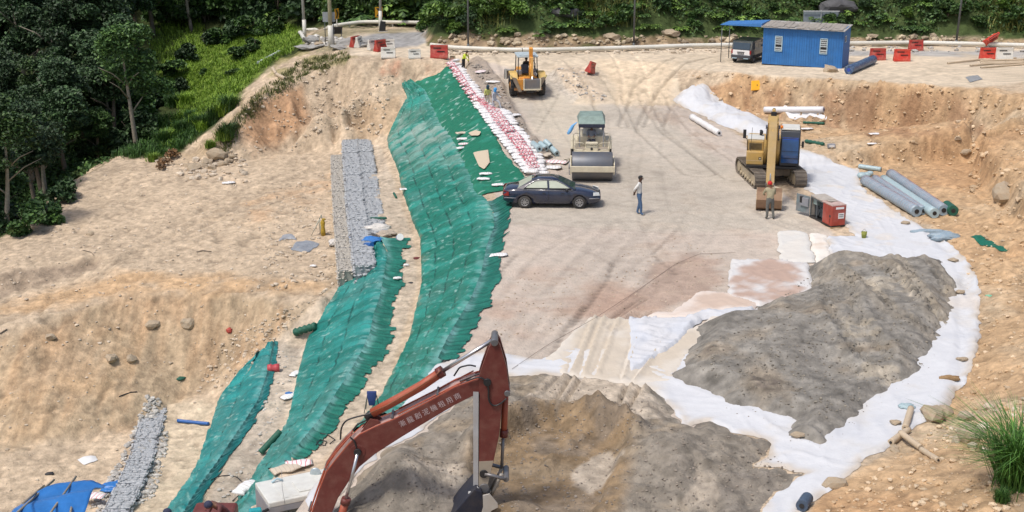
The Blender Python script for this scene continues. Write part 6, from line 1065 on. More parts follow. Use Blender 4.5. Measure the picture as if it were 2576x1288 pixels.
PLB = mat('grey_blue_wrap', (.33,.40,.45), rough=.38, var=.22, scale=4, bump=.8, bscale=9, two=(.22,.30,.36)); PLS = mat('pale_teal_wrap', (.36,.47,.50), rough=.35, var=.1, bump=.3); NVY = mat('navy_wrap', (.035,.07,.17), rough=.4, var=.3, bump=.5, two=(.10,.16,.25)); WHR = mat('white_roll', (.66,.67,.70), rough=.55, var=.08, bump=.3); BLR = mat('blue_plastic_roll', (.02,.11,.36), rough=.35, var=.15, bump=.3); DGN = mat('dark_green_net', (.015,.10,.065), rough=.6, var=.3, bump=.9, bscale=20); PVC = mat('beige_pipe_plastic', (.52,.42,.30), rough=.5, var=.12, scale=2, dirt=.4, dirtc=(.4,.3,.2)); GNR = mat('grey_net', (.16,.20,.24), rough=.6)
lay('fabric_roll', 'roll', 'large grey wrapped roll nearest the white sheet, leftmost of the big rolls', (2175,466), (2305,546), .27, PLB, wrap=1, jit=.02); lay('fabric_roll', 'roll', 'thin grey wrapped roll between the leftmost roll and the smooth pale roll', (2200,459), (2322,541), .21, PLB, wrap=1); lay('fabric_roll', 'roll', 'smooth pale blue roll without print in the middle of the big rolls', (2222,462), (2350,549), .24, PLS); lay('fabric_roll', 'roll', 'large grey wrapped roll on the right of the smooth pale roll', (2240,450), (2373,543), .27, PLB, wrap=1, jit=.02); lay('fabric_roll', 'roll', 'dark green wrapped roll end sticking out beyond the big grey rolls', (2380,530), (2397,543), .25, DGN)
for i, (x, y) in enumerate(((2168,449),(2180,447),(2188,443))): p = GA(x, y); q = thing('plastic_bundle', ['pale teal plastic bundle at the head of the big rolls','smaller teal plastic bundle beside the first','teal plastic bundle closest to the smooth roll'][i], 'bundle', (p.x, p.y, p.z+.1)); MB().ball((0,0,.05), .26-.04*i, 10, 7, (1.1,.9,.75)).build('plastic', PLS, q)
lay('fabric_roll', 'roll', 'short grey blue roll lowest of the four by the sandbags', (1387,380), (1401,394), .17, PLS); lay('fabric_roll', 'roll', 'short grey blue roll leftmost of the four by the sandbags', (1341,368), (1357,382), .17, PLS); lay('fabric_roll', 'roll', 'short grey blue roll second from left of the four by the sandbags', (1359,368), (1374,381), .16, PLS); lay('fabric_roll', 'roll', 'short grey blue roll lying on top of the others by the sandbags', (1371,367), (1385,380), .16, PLS, za=.12, zb=.12)
lay('fabric_roll', 'roll', 'long straight white roll in front of the cliff behind the tan excavator', (1923,284), (2072,284), .21, WHR, capm=mat('navy_core', (.02,.03,.15))); lay('fabric_roll', 'roll', 'loosely wrapped white roll lying on the rutted ground', (1740,301), (1809,343), .19, mat('white_wrap', (.68,.67,.66), rough=.6, var=.12, scale=3, bump=1.0, bscale=7), jit=.10); lay('fabric_roll', 'roll', 'thick navy roll leaning against the right end of the blue shed', (2134,187), (2196,160), .30, NVY, capm=mat('blue_end', (.03,.07,.35)), jit=.03); lay('fabric_roll', 'roll', 'short teal roll on the orange soil beside the white sheet', (2160,424), (2216,432), .13, PLS)
lay('fabric_roll', 'roll', 'blue roll lying across the gabion wall', (891,638), (936,638), .13, BLR, za=.35, zb=.35, hole=False); lay('fabric_roll', 'roll', 'long thin blue roll at the foot of the lowest green slope', (447,1062), (526,1070), .08, BLR, hole=False); lay('net_roll', 'roll', 'dark green net roll at the foot of the middle green slope', (656,1146), (706,1092), .13, DGN); lay('net_roll', 'roll', 'dark green net bundle above the lowest green slope', (742,845), (796,828), .18, DGN, jit=.2, hole=False)
lay('net_roll', 'roll', 'dark green net bundle on orange soil just below the long white roll', (2020,311), (2074,313), .08, DGN, hole=False, jit=.15); lay('net_roll', 'roll', 'dark green net bundle beside the excavator cab mirror', (2027,359), (2072,367), .10, DGN, hole=False, jit=.2); lay('net_roll', 'roll', 'thin green net strip on the dusty gabion top', (923,557), (972,557), .07, DGN, hole=False, jit=.2, za=.12, zb=.12); lay('net_roll', 'roll', 'small upright green tube on the dusty bench', (991,489), (997,500), .07, DGN, hole=False)
pl = ['uppermost beige pipe of the pile at the right edge','beige pipe second in the pile at the right edge','beige pipe across the middle of the pile','long beige pipe pointing left out of the pile','beige pipe in the lower part of the pile','thin beige pipe at the bottom of the pile','beige pipe lowest of the pile at the right edge']
for i, (a, b) in enumerate([((2470,152),(2556,148)),((2465,156),(2576,153)),((2466,160),(2590,157)),((2383,162),(2500,149)),((2460,164),(2576,160)),((2440,168),(2530,160)),((2467,172),(2600,162))]): lay('drain_pipe', 'pipe', pl[i], a, b, .065, PVC, n=10, za=.03*(i % 2), zb=.03*(i % 2))
lay('drain_pipe', 'pipe', 'beige pipe piece standing highest on the white sheet at lower right', (2291,1035), (2276,1085), .10, PVC); lay('drain_pipe', 'pipe', 'beige pipe piece angled left, joined under the first one', (2284,1088), (2240,1121), .10, PVC); lay('drain_pipe', 'pipe', 'beige pipe piece running from the sheet onto orange soil', (2264,1102), (2316,1134), .09, PVC, za=.08); lay('drain_pipe', 'pipe', 'squashed beige pipe piece with dark end, lowest of the broken pipes', (2317,1137), (2360,1164), .08, PVC)
lay('drain_pipe', 'pipe', 'broken beige pipe on the slope below the grass, upper piece', (686,176), (695,190), .13, PVC); lay('drain_pipe', 'pipe', 'broken beige pipe on the slope below the grass, lower piece', (696,191), (717,202), .13, PVC); lay('drain_pipe', 'pipe', 'grey gutter pipe lying in the bright grass', (648,163), (703,133), .12, mat('pale_grey_pipe', (.45,.5,.5)), hole=False)
lay('fabric_roll', 'roll', 'dark blue roll end at the bottom of the white sheet', (2016,1287), (2030,1266), .16, mat('slate_wrap', (.06,.09,.14), rough=.6, bump=.5))
# ---------------- the white roadside pipe
def ground_pipe(pts, r, m, name, label, cat, h=.25, sup=True):
    P = [G(*p) for p in pts]; Q = resample(P, len(pts)*10); o = Vector(P[0]); e = thing(name, label, cat, o); z = np.convolve(np.pad(H(Q[:,0], Q[:,1]), 12, mode='edge'), np.ones(25)/25, 'valid')
    T_ = [Vector((a, b, c+h))-o for (a, b, _), c in zip(Q, z)]; MB().tube(T_, r, 12).build('rail', m, e)
    if sup:
        for k in range(4, len(T_), 9): MB().box(T_[k]-Vector((0,0,h/2+.05)), (.12,.12,h+.15)).build('support', mat('concrete_block', (.4,.38,.34), rough=.9), e)
    return e
PIPEW = mat('white_pipe_paint', (.64,.63,.57), rough=.5, var=.12, scale=.6, dirt=.35, dirtc=(.42,.35,.22))
ground_pipe([(1084,120),(1111,124),(1144,130),(1211,132),(1288,133),(1380,133),(1471,131),(1621,127),(1740,124),(1855,121),(1980,119),(2164,116),(2299,116),(2465,119),(2576,122),(2700,124)], .16, PIPEW, 'roadside_pipe', 'long white pipe running along the far side of the road', 'pipe')
ground_pipe([(775,112),(768,104),(758,97),(754,90),(757,83),(768,78),(794,73),(830,70),(911,68),(977,68),(1062,70)], .16, PIPEW, 'roadside_pipe', 'white pipe rail curving round the outside of the road bend', 'pipe', .45)
# ---------------- poles
POLEM = mat('concrete_pole', (.38,.37,.34), rough=.85, var=.2, scale=1.5, dirt=.3, dirtc=(.2,.18,.14)); POLEY = mat('weathered_pole', (.36,.34,.22), rough=.85, var=.2, scale=2); POLED = mat('dark_steel_pole', (.13,.14,.145), rough=.6, metal=.3, var=.2)
for x, y, r_, hh, m_, tl, lb in ((767,100,.12,9,POLEM,-.012,'grey pole with a small lamp standing inside the pipe rail bend'),(833,119,.15,9,POLEY,0,'thick weathered pole with a pale base in front of the sign board'),(958,78,.11,9,POLEM,.01,'pale pole at the outer kerb of the bend by the chevron sign'),(1178,120,.07,9,POLED,0,'thin dark pole at the roadside left of the backhoe loader'),(1594,118,.07,9,POLED,0,'thin dark pole at the middle of the road bank'),(2405,110,.08,9,POLED,.03,'thin leaning pole on the bank at the right')):
    p = G(x, y); e = thing('utility_pole', lb, 'pole', p); MB().tube([(0,0,-.2),(tl*hh*.5,0,hh*.5),(tl*hh,0,hh)], [r_*1.1, r_*.95, r_*.75], 12).build('shaft', m_, e)
    MB().cyl((0,0,-.1),(0,0,1.7 if r_ > .1 else .3), r_*1.35, n=14).build('base_sleeve', PIPEW if r_ > .1 else m_, e)
    if x == 767: MB().tube([(0,0,4.2),(-.25,-.05,4.25)], .03, 6).ball((-.28,-.05,4.2), .16, 10, 8, (1,1,.8)).build('lamp', WHITE, e)
# ---------------- signs
def chevron(px, py, rz, label):
    p = G(px, py); e = thing('chevron_sign', label, 'road sign', p, rz); MB().box((0,.03,.6),(.08,.06,1.2)).build('post', PIPEW, e); MB().box((0,0,1.45),(.62,.03,.85)).build('panel', mat('amber_sign', (.55,.28,.01), rough=.4), e)
    MB().prism([(-.22,1.80),(0,1.80),(.22,1.45),(0,1.10),(-.22,1.10),(.0,1.45)], -.022, -.018, 'y').build('chevron', BLACK, e)
chevron(954,74,.15,'yellow chevron sign beside the pole at the outer kerb'); chevron(849,78,1.15,'yellow chevron sign seen nearly edge on beside the grey board')
p = G(830,116); e = thing('sign_board', 'grey sign board seen from behind on two thin posts', 'sign', (p.x, p.y, p.z), .05); MB().box((0,0,2.25),(.95,.05,.75)).build('panel', mat('sign_back', (.33,.36,.38), rough=.5, metal=.3), e)
for s_ in (-.33, .33): MB().cyl((s_,.05,0),(s_,.05,2.6), .03, n=8).build('post', POLED, e)
p = G(850,96); e = thing('warning_board', 'black tilted board on thin legs beside the bend', 'sign', p, .3); MB().box((0,0,.62),(.75,.05,.6),(.3,0,0)).build('panel', BLACK, e)
for s_ in (-.3, .3): MB().tube([(s_,.2,.9),(s_,-.15,0)], .02, 5).tube([(s_,-.2,.7),(s_,.3,0)], .02, 5).build('leg', POLED, e)
p = G(960,80); e = thing('warning_board', 'black wrapped board standing at the foot of the kerb pole', 'sign', p); MB().box((.1,0,.45),(.55,.1,.85),(0,.1,0),(.8,1)).build('panel', BLACK, e, .03); MB().box((.1,0,.03),(.8,.3,.06)).build('base', mat('concrete_block', (.4,.38,.34), rough=.9), e)
p = G(786,108); o = bpy.data.objects.new('stone_block', stone_mesh('blk', 99, 2, .8)); o.data.materials.append(GROCK); S.collection.objects.link(o); o.location = (p.x, p.y, p.z+.25); o.scale = (.6,.4,.5); tag(o, 'grey stone block behind the end of the pipe rail', 'rock')
# slabs of broken asphalt
for i, (x, y, a, lb) in enumerate(((770,122,.1,'curved pale concrete slab at the left of the slab heap'),(792,120,-.2,'smaller concrete slab beside the curved one'),(860,122,.3,'long broken slab leaning at the foot of the thick pole'),(880,112,.1,'grey heap of broken asphalt behind the slabs'),(815,112,.5,'white broken slab behind the thin sign posts'),(905,118,-.1,'flat broken slab at the right of the slab heap'))):
    p = G(x, y); o = bpy.data.objects.new('broken_slab', stone_mesh('slab', 110+i, 2, .35)); o.data.materials.append(GROCK if i != 4 else ROCK); S.collection.objects.link(o); o.location = (p.x, p.y, p.z+.08); o.scale = (.75 if i != 3 else 1.5, .4, .45 if i != 3 else 1.0); o.rotation_euler = (.1, .15*(-1)**i, a); tag(o, lb, 'slab')
# ---------------- plastic barriers
PR = mat('red_barrier', (.40,.035,.025), rough=.55, var=.2, dirt=.5, dirtc=(.45,.25,.18)); PRB = mat('bright_red_barrier', (.55,.04,.02), rough=.5, var=.15, dirt=.35, dirtc=(.5,.25,.18)); PW = mat('white_barrier', (.66,.64,.58), rough=.55, var=.1, dirt=.3, dirtc=(.5,.42,.32))
BM = MB(); prof = [(-.24,0),(-.24,.12),(-.15,.38),(-.09,.60),(-.09,.84),(.09,.84),(.09,.60),(.15,.38),(.24,.12),(.24,0)]
BM.loft([[(x, y, z) for y, z in prof] for x in (-.56,-.5,-.02,.02,.5,.56)], True, True, False); BME = BM.mesh('shell'); SLM = MB().box((-.12,-.115,.66),(.5,.02,.05)).box((.12,-.165,.45),(.5,.03,.05)).box((0,0,.845),(.9,.05,.02)).mesh('slot'); SLM.materials.append(BLACK)
def barrier(px, py, rz, m, lb, s=1.0, rx=0, ry=0, dz=0, group=None):
    p = G(px, py); e = thing('road_barrier', lb, 'barrier', (p.x, p.y, p.z+dz), rz, group, rx, ry); e.scale = (s,)*3; me = BME.copy(); me.materials.append(m); link('shell', me, None, e, ).modifiers.new('b', 'BEVEL').width = .02; link('slot', SLM, None, e)
barrier(894,117,1.1,PR,'small red barrier farthest left by the road bend',.95); barrier(903,118,1.35,PW,'white barrier seen edge on beside the farthest red one',.95); barrier(941,125,.75,PW,'white barrier left of the red one near the bend',.95); barrier(957,128,.95,PR,'red barrier between two white barriers near the bend',1.0); barrier(977,122,.2,PW,'white barrier standing behind the front white one',.85); barrier(977,146,.05,PW,'white barrier in front, nearest the slope at the left',.95); barrier(1043,147,.15,PW,'lone white barrier in the middle of the slope edge',.8); barrier(1105,146,-.03,PR,'wide red barrier at the slope edge left of the lime shirted worker',1.15)
barrier(1483,187,1.2,PR,'red barrier tipped over on the small earth island',.95,.25,.25,.1); barrier(2207,151,.02,PR,'red barrier just right of the shed, left of two',1.0); barrier(2268,154,-.03,PRB,'brighter red barrier right of the one by the shed',1.02); barrier(2303,127,.06,PR,'red barrier standing by the white pipe behind the other two',.95); barrier(2484,150,.02,PRB,'red barrier with a red panel propped above it at the right',1.02); barrier(2525,151,-.02,PW,'white barrier next to the red one at the right edge',1.05); barrier(2488,118,.3,PRB,'tilted red barrier sticking up behind the right hand pair',1.0,1.0,-.5,.5)
barrier(1139,150,.2,mat('sack_brown', (.36,.28,.18)),'small brown block beside the wide red barrier',.35)
# ---------------- blue shed
SHB = mat('shed_blue', (.025,.15,.42), rough=.55, var=.22, scale=1.6, bump=.1, dirt=.25, dirtc=(.08,.22,.42)); WTH = mat('weathered_board', (.36,.33,.29), rough=.85, var=.35, scale=3, bump=.4, two=(.24,.22,.20)); PFR = mat('pale_blue_frame', (.40,.55,.62), rough=.5)
A = G(1916,163); B = G(2117,173); yaw = math.atan2(B.y-A.y, B.x-A.x); Ls = (B-A).length; zb = min(A.z, B.z); e = thing('site_shed', 'blue wooden site shed with a patched grey roof beside the road', 'shed', (A.x, A.y, zb), yaw); Dp, hf, hb_ = 2.3, 2.62, 2.74
m = MB(); r_ = random.Random(4); x = 0
while x < Ls-.02:
    w0 = min(r_.choice((.14,.17,.19)), Ls-x); m.box((x+w0/2,.02+r_.uniform(-.006,.006),(hf)/2+.08),(w0-.012,.03,hf-.02)); x += w0
m.build('front_wall', SHB, e); MB().box((Ls/2,.055,hf/2+.08),(Ls-.02,.03,hf-.04)).build('wall_frame', mat('dark_gap', (.008,.04,.12)), e)
sw = MB(); sw.prism([(.05,.08),(.05,hf+.05),(Dp*.6,hb_+.08),(Dp,hb_+.05),(Dp,.08)], Ls-.04, Ls); sw.build('side_wall', SHB, e); MB().prism([(.05,.08),(.05,hf+.05),(Dp,hb_+.02),(Dp,.08)], 0, .04).build('side_wall', SHB, e); MB().box((Ls/2,Dp-.02,hb_/2+.08),(Ls-.1,.04,hb_-.08)).build('back_wall', SHB, e); MB().box((Ls/2,Dp/2,.05),(Ls,Dp,.08)).build('floor_beam', BLACK, e)
rf = MB(); sl2 = math.atan2(hb_-hf, Dp*.9); rf.box((Ls/2,Dp/2-.1,(hf+hb_)/2+.06),(Ls+.2,Dp+.35,.04),(sl2,0,0)); rfo = rf.build('roof', mat('grey_roof_sheet', (.36,.35,.33), rough=.7, var=.2), e)
for k in range(46): w0 = r_.uniform(.14,.4); l0 = r_.uniform(.7,2.6); y0 = r_.uniform(-.32, max(-.3, Dp-l0-.1)); xc = k/46*Ls; MB().box((xc,y0+l0/2,hf+.10+(y0+l0/2)*math.tan(sl2)+.012*(k % 3)),(w0,l0,.022),(sl2,0,r_.uniform(-.06,.06))).build('roof_plank', WTH, rfo)
for x0 in (1.12, 4.25):
    f = MB(); f.box((x0-.24,-.02,1.55),(.05,.05,1.02)).box((x0+.24,-.02,1.55),(.05,.05,1.02)).box((x0,-.02,2.06),(.53,.05,.05)).box((x0,-.02,1.04),(.53,.05,.05)); wdw = f.build('window', PFR, e); MB().box((x0,.0,1.55),(.44,.01,.98)).build('pane', BLACK, wdw)
    sl_ = MB()
    for k in range(7):
        if k != 2: sl_.box((x0,-.02,1.14+k*.137),(.43,.015,.12),(-.5,0,0))
    sl_.build('louvre', mat('louvre_glass', (.22,.25,.26), rough=.2), wdw)
w3_ = MB().box((Ls+.01,.72,2.25),(.03,.42,.05)).box((Ls+.01,.72,1.83),(.03,.42,.05)).box((Ls+.01,.93,2.04),(.03,.04,.44)).build('window', PFR, e); MB().box((Ls+.004,.72,2.04),(.02,.38,.40)).build('pane', mat('navy_glass', (.01,.03,.08), rough=.1), w3_)
cn = MB(); cn.prism([(-.1,hf+.02),(-3.1,hf-.0),(-3.1,hf+.03),(-.1,hf+.26)], -.05, 2.2, 'y'); cn.v = [(a, b, c) for a, b, c in cn.v]; cn.build('awning', mat('awning_blue', (.05,.19,.48), rough=.5, var=.1), e); MB().cyl((-3.0,.1,0),(-3.0,.1,hf),.03).build('awning_post', POLED, e); MB().cyl((-3.0,2.1,0),(-3.0,2.1,hf),.03).build('awning_post', POLED, e)
# panel and rock behind the shed
p = hill_pt(2070, 1.3); e = thing('notice_panel', 'grey framed panel standing on the bank behind the shed', 'panel', p, -.05); MB().box((0,0,.75),(2.7,.05,1.0),(-.25,0,0)).build('sheet', mat('slate_panel', (.14,.17,.19), rough=.5), e); MB().box((0,-.12,1.25),(2.8,.08,.06)).box((0,-.05,.8),(.05,.05,1.0)).build('frame', mat('pale_frame', (.45,.48,.48)), e)
o = bpy.data.objects.new('boulder', stone_mesh('bigrock', 140, 3, .8)); o.data.materials.append(mat('dark_rock', (.085,.085,.09), rough=.8, var=.3, scale=2, bump=.5)); S.collection.objects.link(o); p = hill_pt(2118, 2.2); o.location = (p.x, p.y, p.z+.5); o.scale = (1.4,1.0,1.0); tag(o, 'big dark rounded boulder on the bank behind the shed', 'rock')
for x, u, s_, lb in ((1425,2.6,.7,'dark bare rock face among the plants above the pipe'),(1540,.9,.42,'pale rock outcrop at the foot of the bank'),(1690,1.0,.45,'pale rock outcrop near the middle pole')): o = bpy.data.objects.new('boulder', SM[1].copy()); o.data.materials.clear(); o.data.materials.append(ROCK if u < 2 else MATS['dark_rock']); S.collection.objects.link(o); p = hill_pt(x, u); o.location = p; o.scale = (s_*1.3, s_, s_); tag(o, lb, 'rock')
# ---------------- parked van by the shed
p = G(1879,157); e = thing('parked_van', 'small dark grey van with white tailgate parked under the shed awning', 'van', (p.x+.35, p.y+1.1, p.z), R(-30)); VG = mat('van_dark_grey', (.07,.08,.075), rough=.3, coat=.5, bump=0, dirt=.3); VB = mat('van_lower_grey', (.05,.055,.065), rough=.6)
bd = MB(); prof = [(-1.70,.42),(-1.72,.85),(-1.55,1.45),(-1.40,1.56),(.35,1.60),(.62,1.52),(1.15,.98),(1.62,.90),(1.72,.75),(1.72,.35)]; bd.loft([[(x, y, z) for y, z in [(a if z_ < 1 else a*.985, z_) for a, z_ in prof] for x in (xx,)] for xx in (-.74,-.70,.70,.74)], True, True, False); bd.build('body', VG, e, .05)
MB().box((0,-1.725,.74),(1.30,.05,.38)).build('tailgate', WHITE, e, .03); MB().prism([(-1.745,.98),(-1.60,1.44),(-1.57,1.44),(-1.70,.98)], -.62, .62).build('rear_window', GLASS, e); MB().box((0,-1.74,.46),(1.46,.14,.26)).build('rear_bumper', VB, e, .04); MB().box((-.45,-1.82,.36),(.35,.02,.05)).build('bumper_reflector', PFR, e); MB().box((.4,-1.82,.36),(.35,.02,.05)).build('bumper_reflector', PFR, e)
plt = MB().box((-.02,-1.76,.70),(.48,.02,.12)).build('number_plate', BLACK, e); text_mesh('WET8184', .1, WHITE, .001, e, (-.02,-1.775,.70)); MB().box((-.02,-1.76,.80),(.55,.03,.03)).build('plate_lamp', BLACK, e)
for s_ in (-1, 1):
    MB().box((s_*.67,-1.715,.80),(.14,.07,.28)).build('tail_light', MATS['red_lens'], e, .02); MB().add([(s_*.748,-1.25,.98),(s_*.748,-.35,.98),(s_*.742,-.35,1.42),(s_*.742,-1.2,1.42)], [(0,1,2,3)]).build('side_window', GLASS, e).modifiers.new('s', 'SOLIDIFY').thickness = .01; MB().add([(s_*.748,-.25,.98),(s_*.748,.85,.98),(s_*.742,.45,1.42),(s_*.742,-.25,1.42)], [(0,1,2,3)]).build('side_window', GLASS, e).modifiers.new('s', 'SOLIDIFY').thickness = .01
    MB().ball((s_*.86,.75,1.02), .1, 8, 6, (.8,.5,.8)).build('side_mirror', WHITE, e); MB().box((s_*.745,0,.42),(.02,3.0,.22)).build('side_skirt', VB, e)
    for y in (-1.1, 1.1): wheel(e, (s_*.68,y,.28), .29, .17, GREY)
# ---------------- tipped generator set
P0 = G(2091,574); e = thing('generator', 'red and grey generator box with one door open, tilted on the platform edge', 'generator', P0, R(18)); GR_ = mat('faded_red_box', (.36,.05,.03), rough=.5, var=.35, scale=2, dirt=.5, dirtc=(.30,.16,.15)); GG = mat('dirty_cream', (.42,.38,.33), rough=.6, var=.25, dirt=.5, dirtc=(.3,.25,.2)); Lg, Wg, Hg = 2.0, .72, .95
MB().box((Wg/2,.015,Hg/2+.08),(Wg,.03,Hg)).build('end_panel', GR_, e, .01); MB().box((.015,.42,Hg/2+.08),(.03,.80,Hg)).build('side_panel', GR_, e); MB().box((Wg-.015,Lg/2,Hg/2+.08),(.03,Lg,Hg)).box((Wg/2,Lg-.015,Hg/2+.08),(Wg,.03,Hg)).build('back_panel', GG, e); MB().box((Wg/2,Lg/2,.06),(Wg,Lg,.10)).build('base_frame', BLACK, e)
MB().box((Wg/2,.5,Hg+.10),(Wg+.02,.98,.04)).build('top_panel', mat('pinkish_top', (.48,.36,.32), rough=.6, var=.3, dirt=.5, dirtc=(.3,.12,.1)), e); MB().box((Wg/2,1.48,Hg+.12),(Wg+.04,.95,.05),(.03,0,0)).build('top_panel', GG, e); MB().box((Wg*.6,.75,Hg+.14),(.5,.3,.03),(0,.1,.3)).build('loose_plate', GG, e)
MB().box((.03,.83,Hg/2+.08),(.05,.04,Hg)).box((.03,1.4,Hg/2+.08),(.04,.03,Hg)).box((.03,1.97,Hg/2+.08),(.05,.05,Hg)).box((.03,1.4,Hg+.05),(.05,1.2,.06)).build('frame', mat('steel_frame', (.18,.20,.22), rough=.5, metal=.4), e)
en = MB().box((.4,1.35,.42),(.45,.95,.5)).cyl((.12,1.5,.38),(.3,1.5,.38),.17,n=16).cyl((.12,1.05,.3),(.3,1.05,.3),.1,n=14).box((.3,1.2,.78),(.3,.4,.2)).tube([(.15,1.0,.5),(.15,1.3,.65),(.15,1.75,.45)], .025, 6).tube([(.12,1.1,.75),(.14,1.5,.6),(.12,1.8,.8)], .02, 6); en.build('engine', mat('engine_block', (.035,.045,.055), rough=.5, var=.4, scale=9), e, .01); MB().box((.16,1.68,.82),(.1,.4,.26)).build('control_box', mat('pale_green_box', (.28,.36,.34)), e)
dr = MB().box((-.01,.44,0),(.03,.86,.86)); do = dr.build('open_door', mat('door_grey_blue', (.17,.215,.23), rough=.5, var=.25, dirt=.4, dirtc=(.3,.2,.2)), e, .01); do.location = (0,Lg,Hg/2+.10); do.rotation_euler = (0,0,R(16)); MB().box((-.06,.3,.12),(.08,.5,.4)).build('filter_box', GREY, do, .01); MB().box((-.06,.5,.2),(.09,.14,.3)).build('recess', BLACK, do)
MB().box((Wg*.54,-.005,.92),(.42,.01,.10)).box((Wg*.66,-.005,.55),(.30,.01,.26)).build('label_plate', WHITE, e); MB().box((Wg*.66,-.012,.61),(.22,.006,.03)).box((Wg*.66,-.012,.54),(.22,.006,.015)).box((Wg*.66,-.012,.50),(.22,.006,.015)).build('label_lines', BLACK, e); MB().cyl((-.006,.18,.52),(.01,.18,.52),.07,n=14).box((-.004,.2,.28),(.01,.03,.26)).build('vent_hole', BLACK, e)
for i, x in enumerate((1968-1910, 2040-1910)): pass
MB().box((.2,-.02,0),(.5,.1,.06)).build('timber_block', mat('wood', (.3,.2,.1)), e); MB().box((.1,.9,.0),(.12,.5,.06)).build('timber_block', mat('wood', (.3,.2,.1)), e)
# ---------------- odds and ends
p = G(2173,598); e = thing('bucket', 'small yellow green bucket on the white sheet by the generator', 'bucket', GA(2173,598)); MB().loft([[(.13*k*math.cos(t*PI/8), .13*k*math.sin(t*PI/8), z) for t in range(16)] for z, k in ((0,.75),(.27,1),(.27,.93),(.03,.7))]).build('pail', mat('olive_pail', (.22,.24,.04), rough=.6), e); MB().tube([(-.13,0,.27),(0,.02,.4),(.13,0,.27)], .008, 4).build('handle', BLACK, e)
p = G(1904,232); e = thing('yellow_panel', 'bright yellow steel panel tilted against the foot of the cliff', 'panel', (p.x, p.y, p.z+.15), .1, None, -.7); MB().prism([(-.42,-.05),(.42,.02),(.50,.75),(-.30,.70)], -.04, .02, 'y').build('sheet', mat('signal_yellow', (.75,.36,.005), rough=.45, var=.12), e, .01); MB().box((.05,-.05,.35),(.05,.02,.1)).build('slot', BLACK, e); MB().ball((.25,.1,-.05), .14, 8, 6, (1.3,1,.5)).build('rubber_foot', BLACK, e)
p = G(2091,372); e = thing('battery_box', 'small grey box lying on the orange soil', 'box', p, .05); MB().box((0,0,.12),(.42,.22,.22)).build('case', GREY, e, .02); MB().box((0,-.115,.13),(.30,.01,.12)).build('plate', WHITE, e)
p = GA(1003,600); e = thing('paint_bucket', 'white bucket with blue bands at the top of the middle slope', 'bucket', p, .3, None, 1.1); MB().cyl((0,0,0),(0,0,.42),.17,.19,20).build('pail', WHITE, e); MB().cyl((0,0,.1),(0,0,.16),.181,n=20).cyl((0,0,.3),(0,0,.36),.191,n=20).build('band', mat('navy_band', (.02,.05,.25)), e)
def rag(label, px, py, s, m, seed, name='cloth_bundle', cat='cloth', dz=0, sx=1.4, sy=1, sz=.45):
    p = GA(px, py); bm = bmesh.new(); bmesh.ops.create_icosphere(bm, subdivisions=4, radius=1)
    for v in bm.verts:
        n = v.co.normalized(); k = .75+.55*float(rid(n.x*1.5+seed, n.y*1.5+n.z, .8, 3, seed))+.3*(float(vn(n.x*2+seed, n.y*2+n.z))-.5); v.co = n*k; v.co.x *= sx; v.co.y *= sy; v.co.z *= sz
    me = bpy.data.meshes.new('fabric'); bm.to_mesh(me); bm.free(); me.polygons.foreach_set('use_smooth', [True]*len(me.polygons)); o = link(name, me, m); o.location = (p.x, p.y, p.z+s*.12+dz); o.scale = (s,)*3; tag(o, label, cat); return o
RB = mat('blue_rag', (.03,.17,.48), rough=.5, var=.3, scale=5, bump=.8); RW = mat('off_white_rag', (.60,.57,.53), rough=.8, var=.2, scale=5, bump=.8); RN = mat('navy_rag', (.02,.04,.16), rough=.7, bump=.6)
rag('crumpled blue plastic on the gabion top, left one', 912,603,.42,RB,3,dz=.15,sx=1.5); rag('crumpled blue plastic beside the top of the middle slope', 938,612,.36,RB,5,dz=.15); rag('heap of off white cloth behind the blue rags', 948,582,.45,RW,7,dz=.1,sx=1.5); rag('brownish crumpled cloth right of the off white heap', 972,592,.34,mat('brown_rag', (.42,.35,.28), rough=.8, bump=.8),8,dz=.05)
rag('crumpled grey blue plastic right of the white sheet below the big rolls', 2375,598,.42,PLB,12,sx=1.4,sz=.5); rag('thin strip of blue plastic along the sheet edge by the rolls', 2335,584,.30,PLB,13,sx=2.6,sy=.5,sz=.3)
rag('small red rag on the scarp', 577,832,.14,PR,15,sx=1,sz=.9); rag('green net scrap low on the scarp', 456,953,.17,DGN,16,sx=1.2); rag('small black shoe on the lower pit floor', 125,1192,.12,BLACK,17); rag('blue cap on the plastic sack below the red scrap', 727,995,.11,RB,18,dz=.1); rag('light blue crumpled rag at the head of the broken pipe', 2280,1024,.17,PLS,19); rag('brown dead branch bundle on the sheet edge', 2389,953,.20,mat('dry_brown', (.28,.18,.09), rough=.9),20,sx=1.6,sy=.5); rag('small green scrap on the orange soil right of the sheet', 2487,745,.09,mat('mint_scrap', (.2,.5,.33)),21)
rag('torn white plastic caught on the left of the gabion wall', 838,612,.35,RW,22,sx=.6,sy=1.3,sz=.5); rag('pale grey plastic strip along the gabion top edge', 918,470,.22,RW,23,sx=.6,sy=2.6,sz=.25); rag('pale strip on the dusty bench edge beside the gabion top', 938,520,.22,RW,24,sx=.6,sy=2.6,sz=.25); rag('dark rag on the dusty bench between the slopes', 1049,650,.12,mat('maroon_rag', (.12,.02,.02)),25); rag('small black scrap on the dusty bench, lower one', 1033,712,.08,BLACK,26)
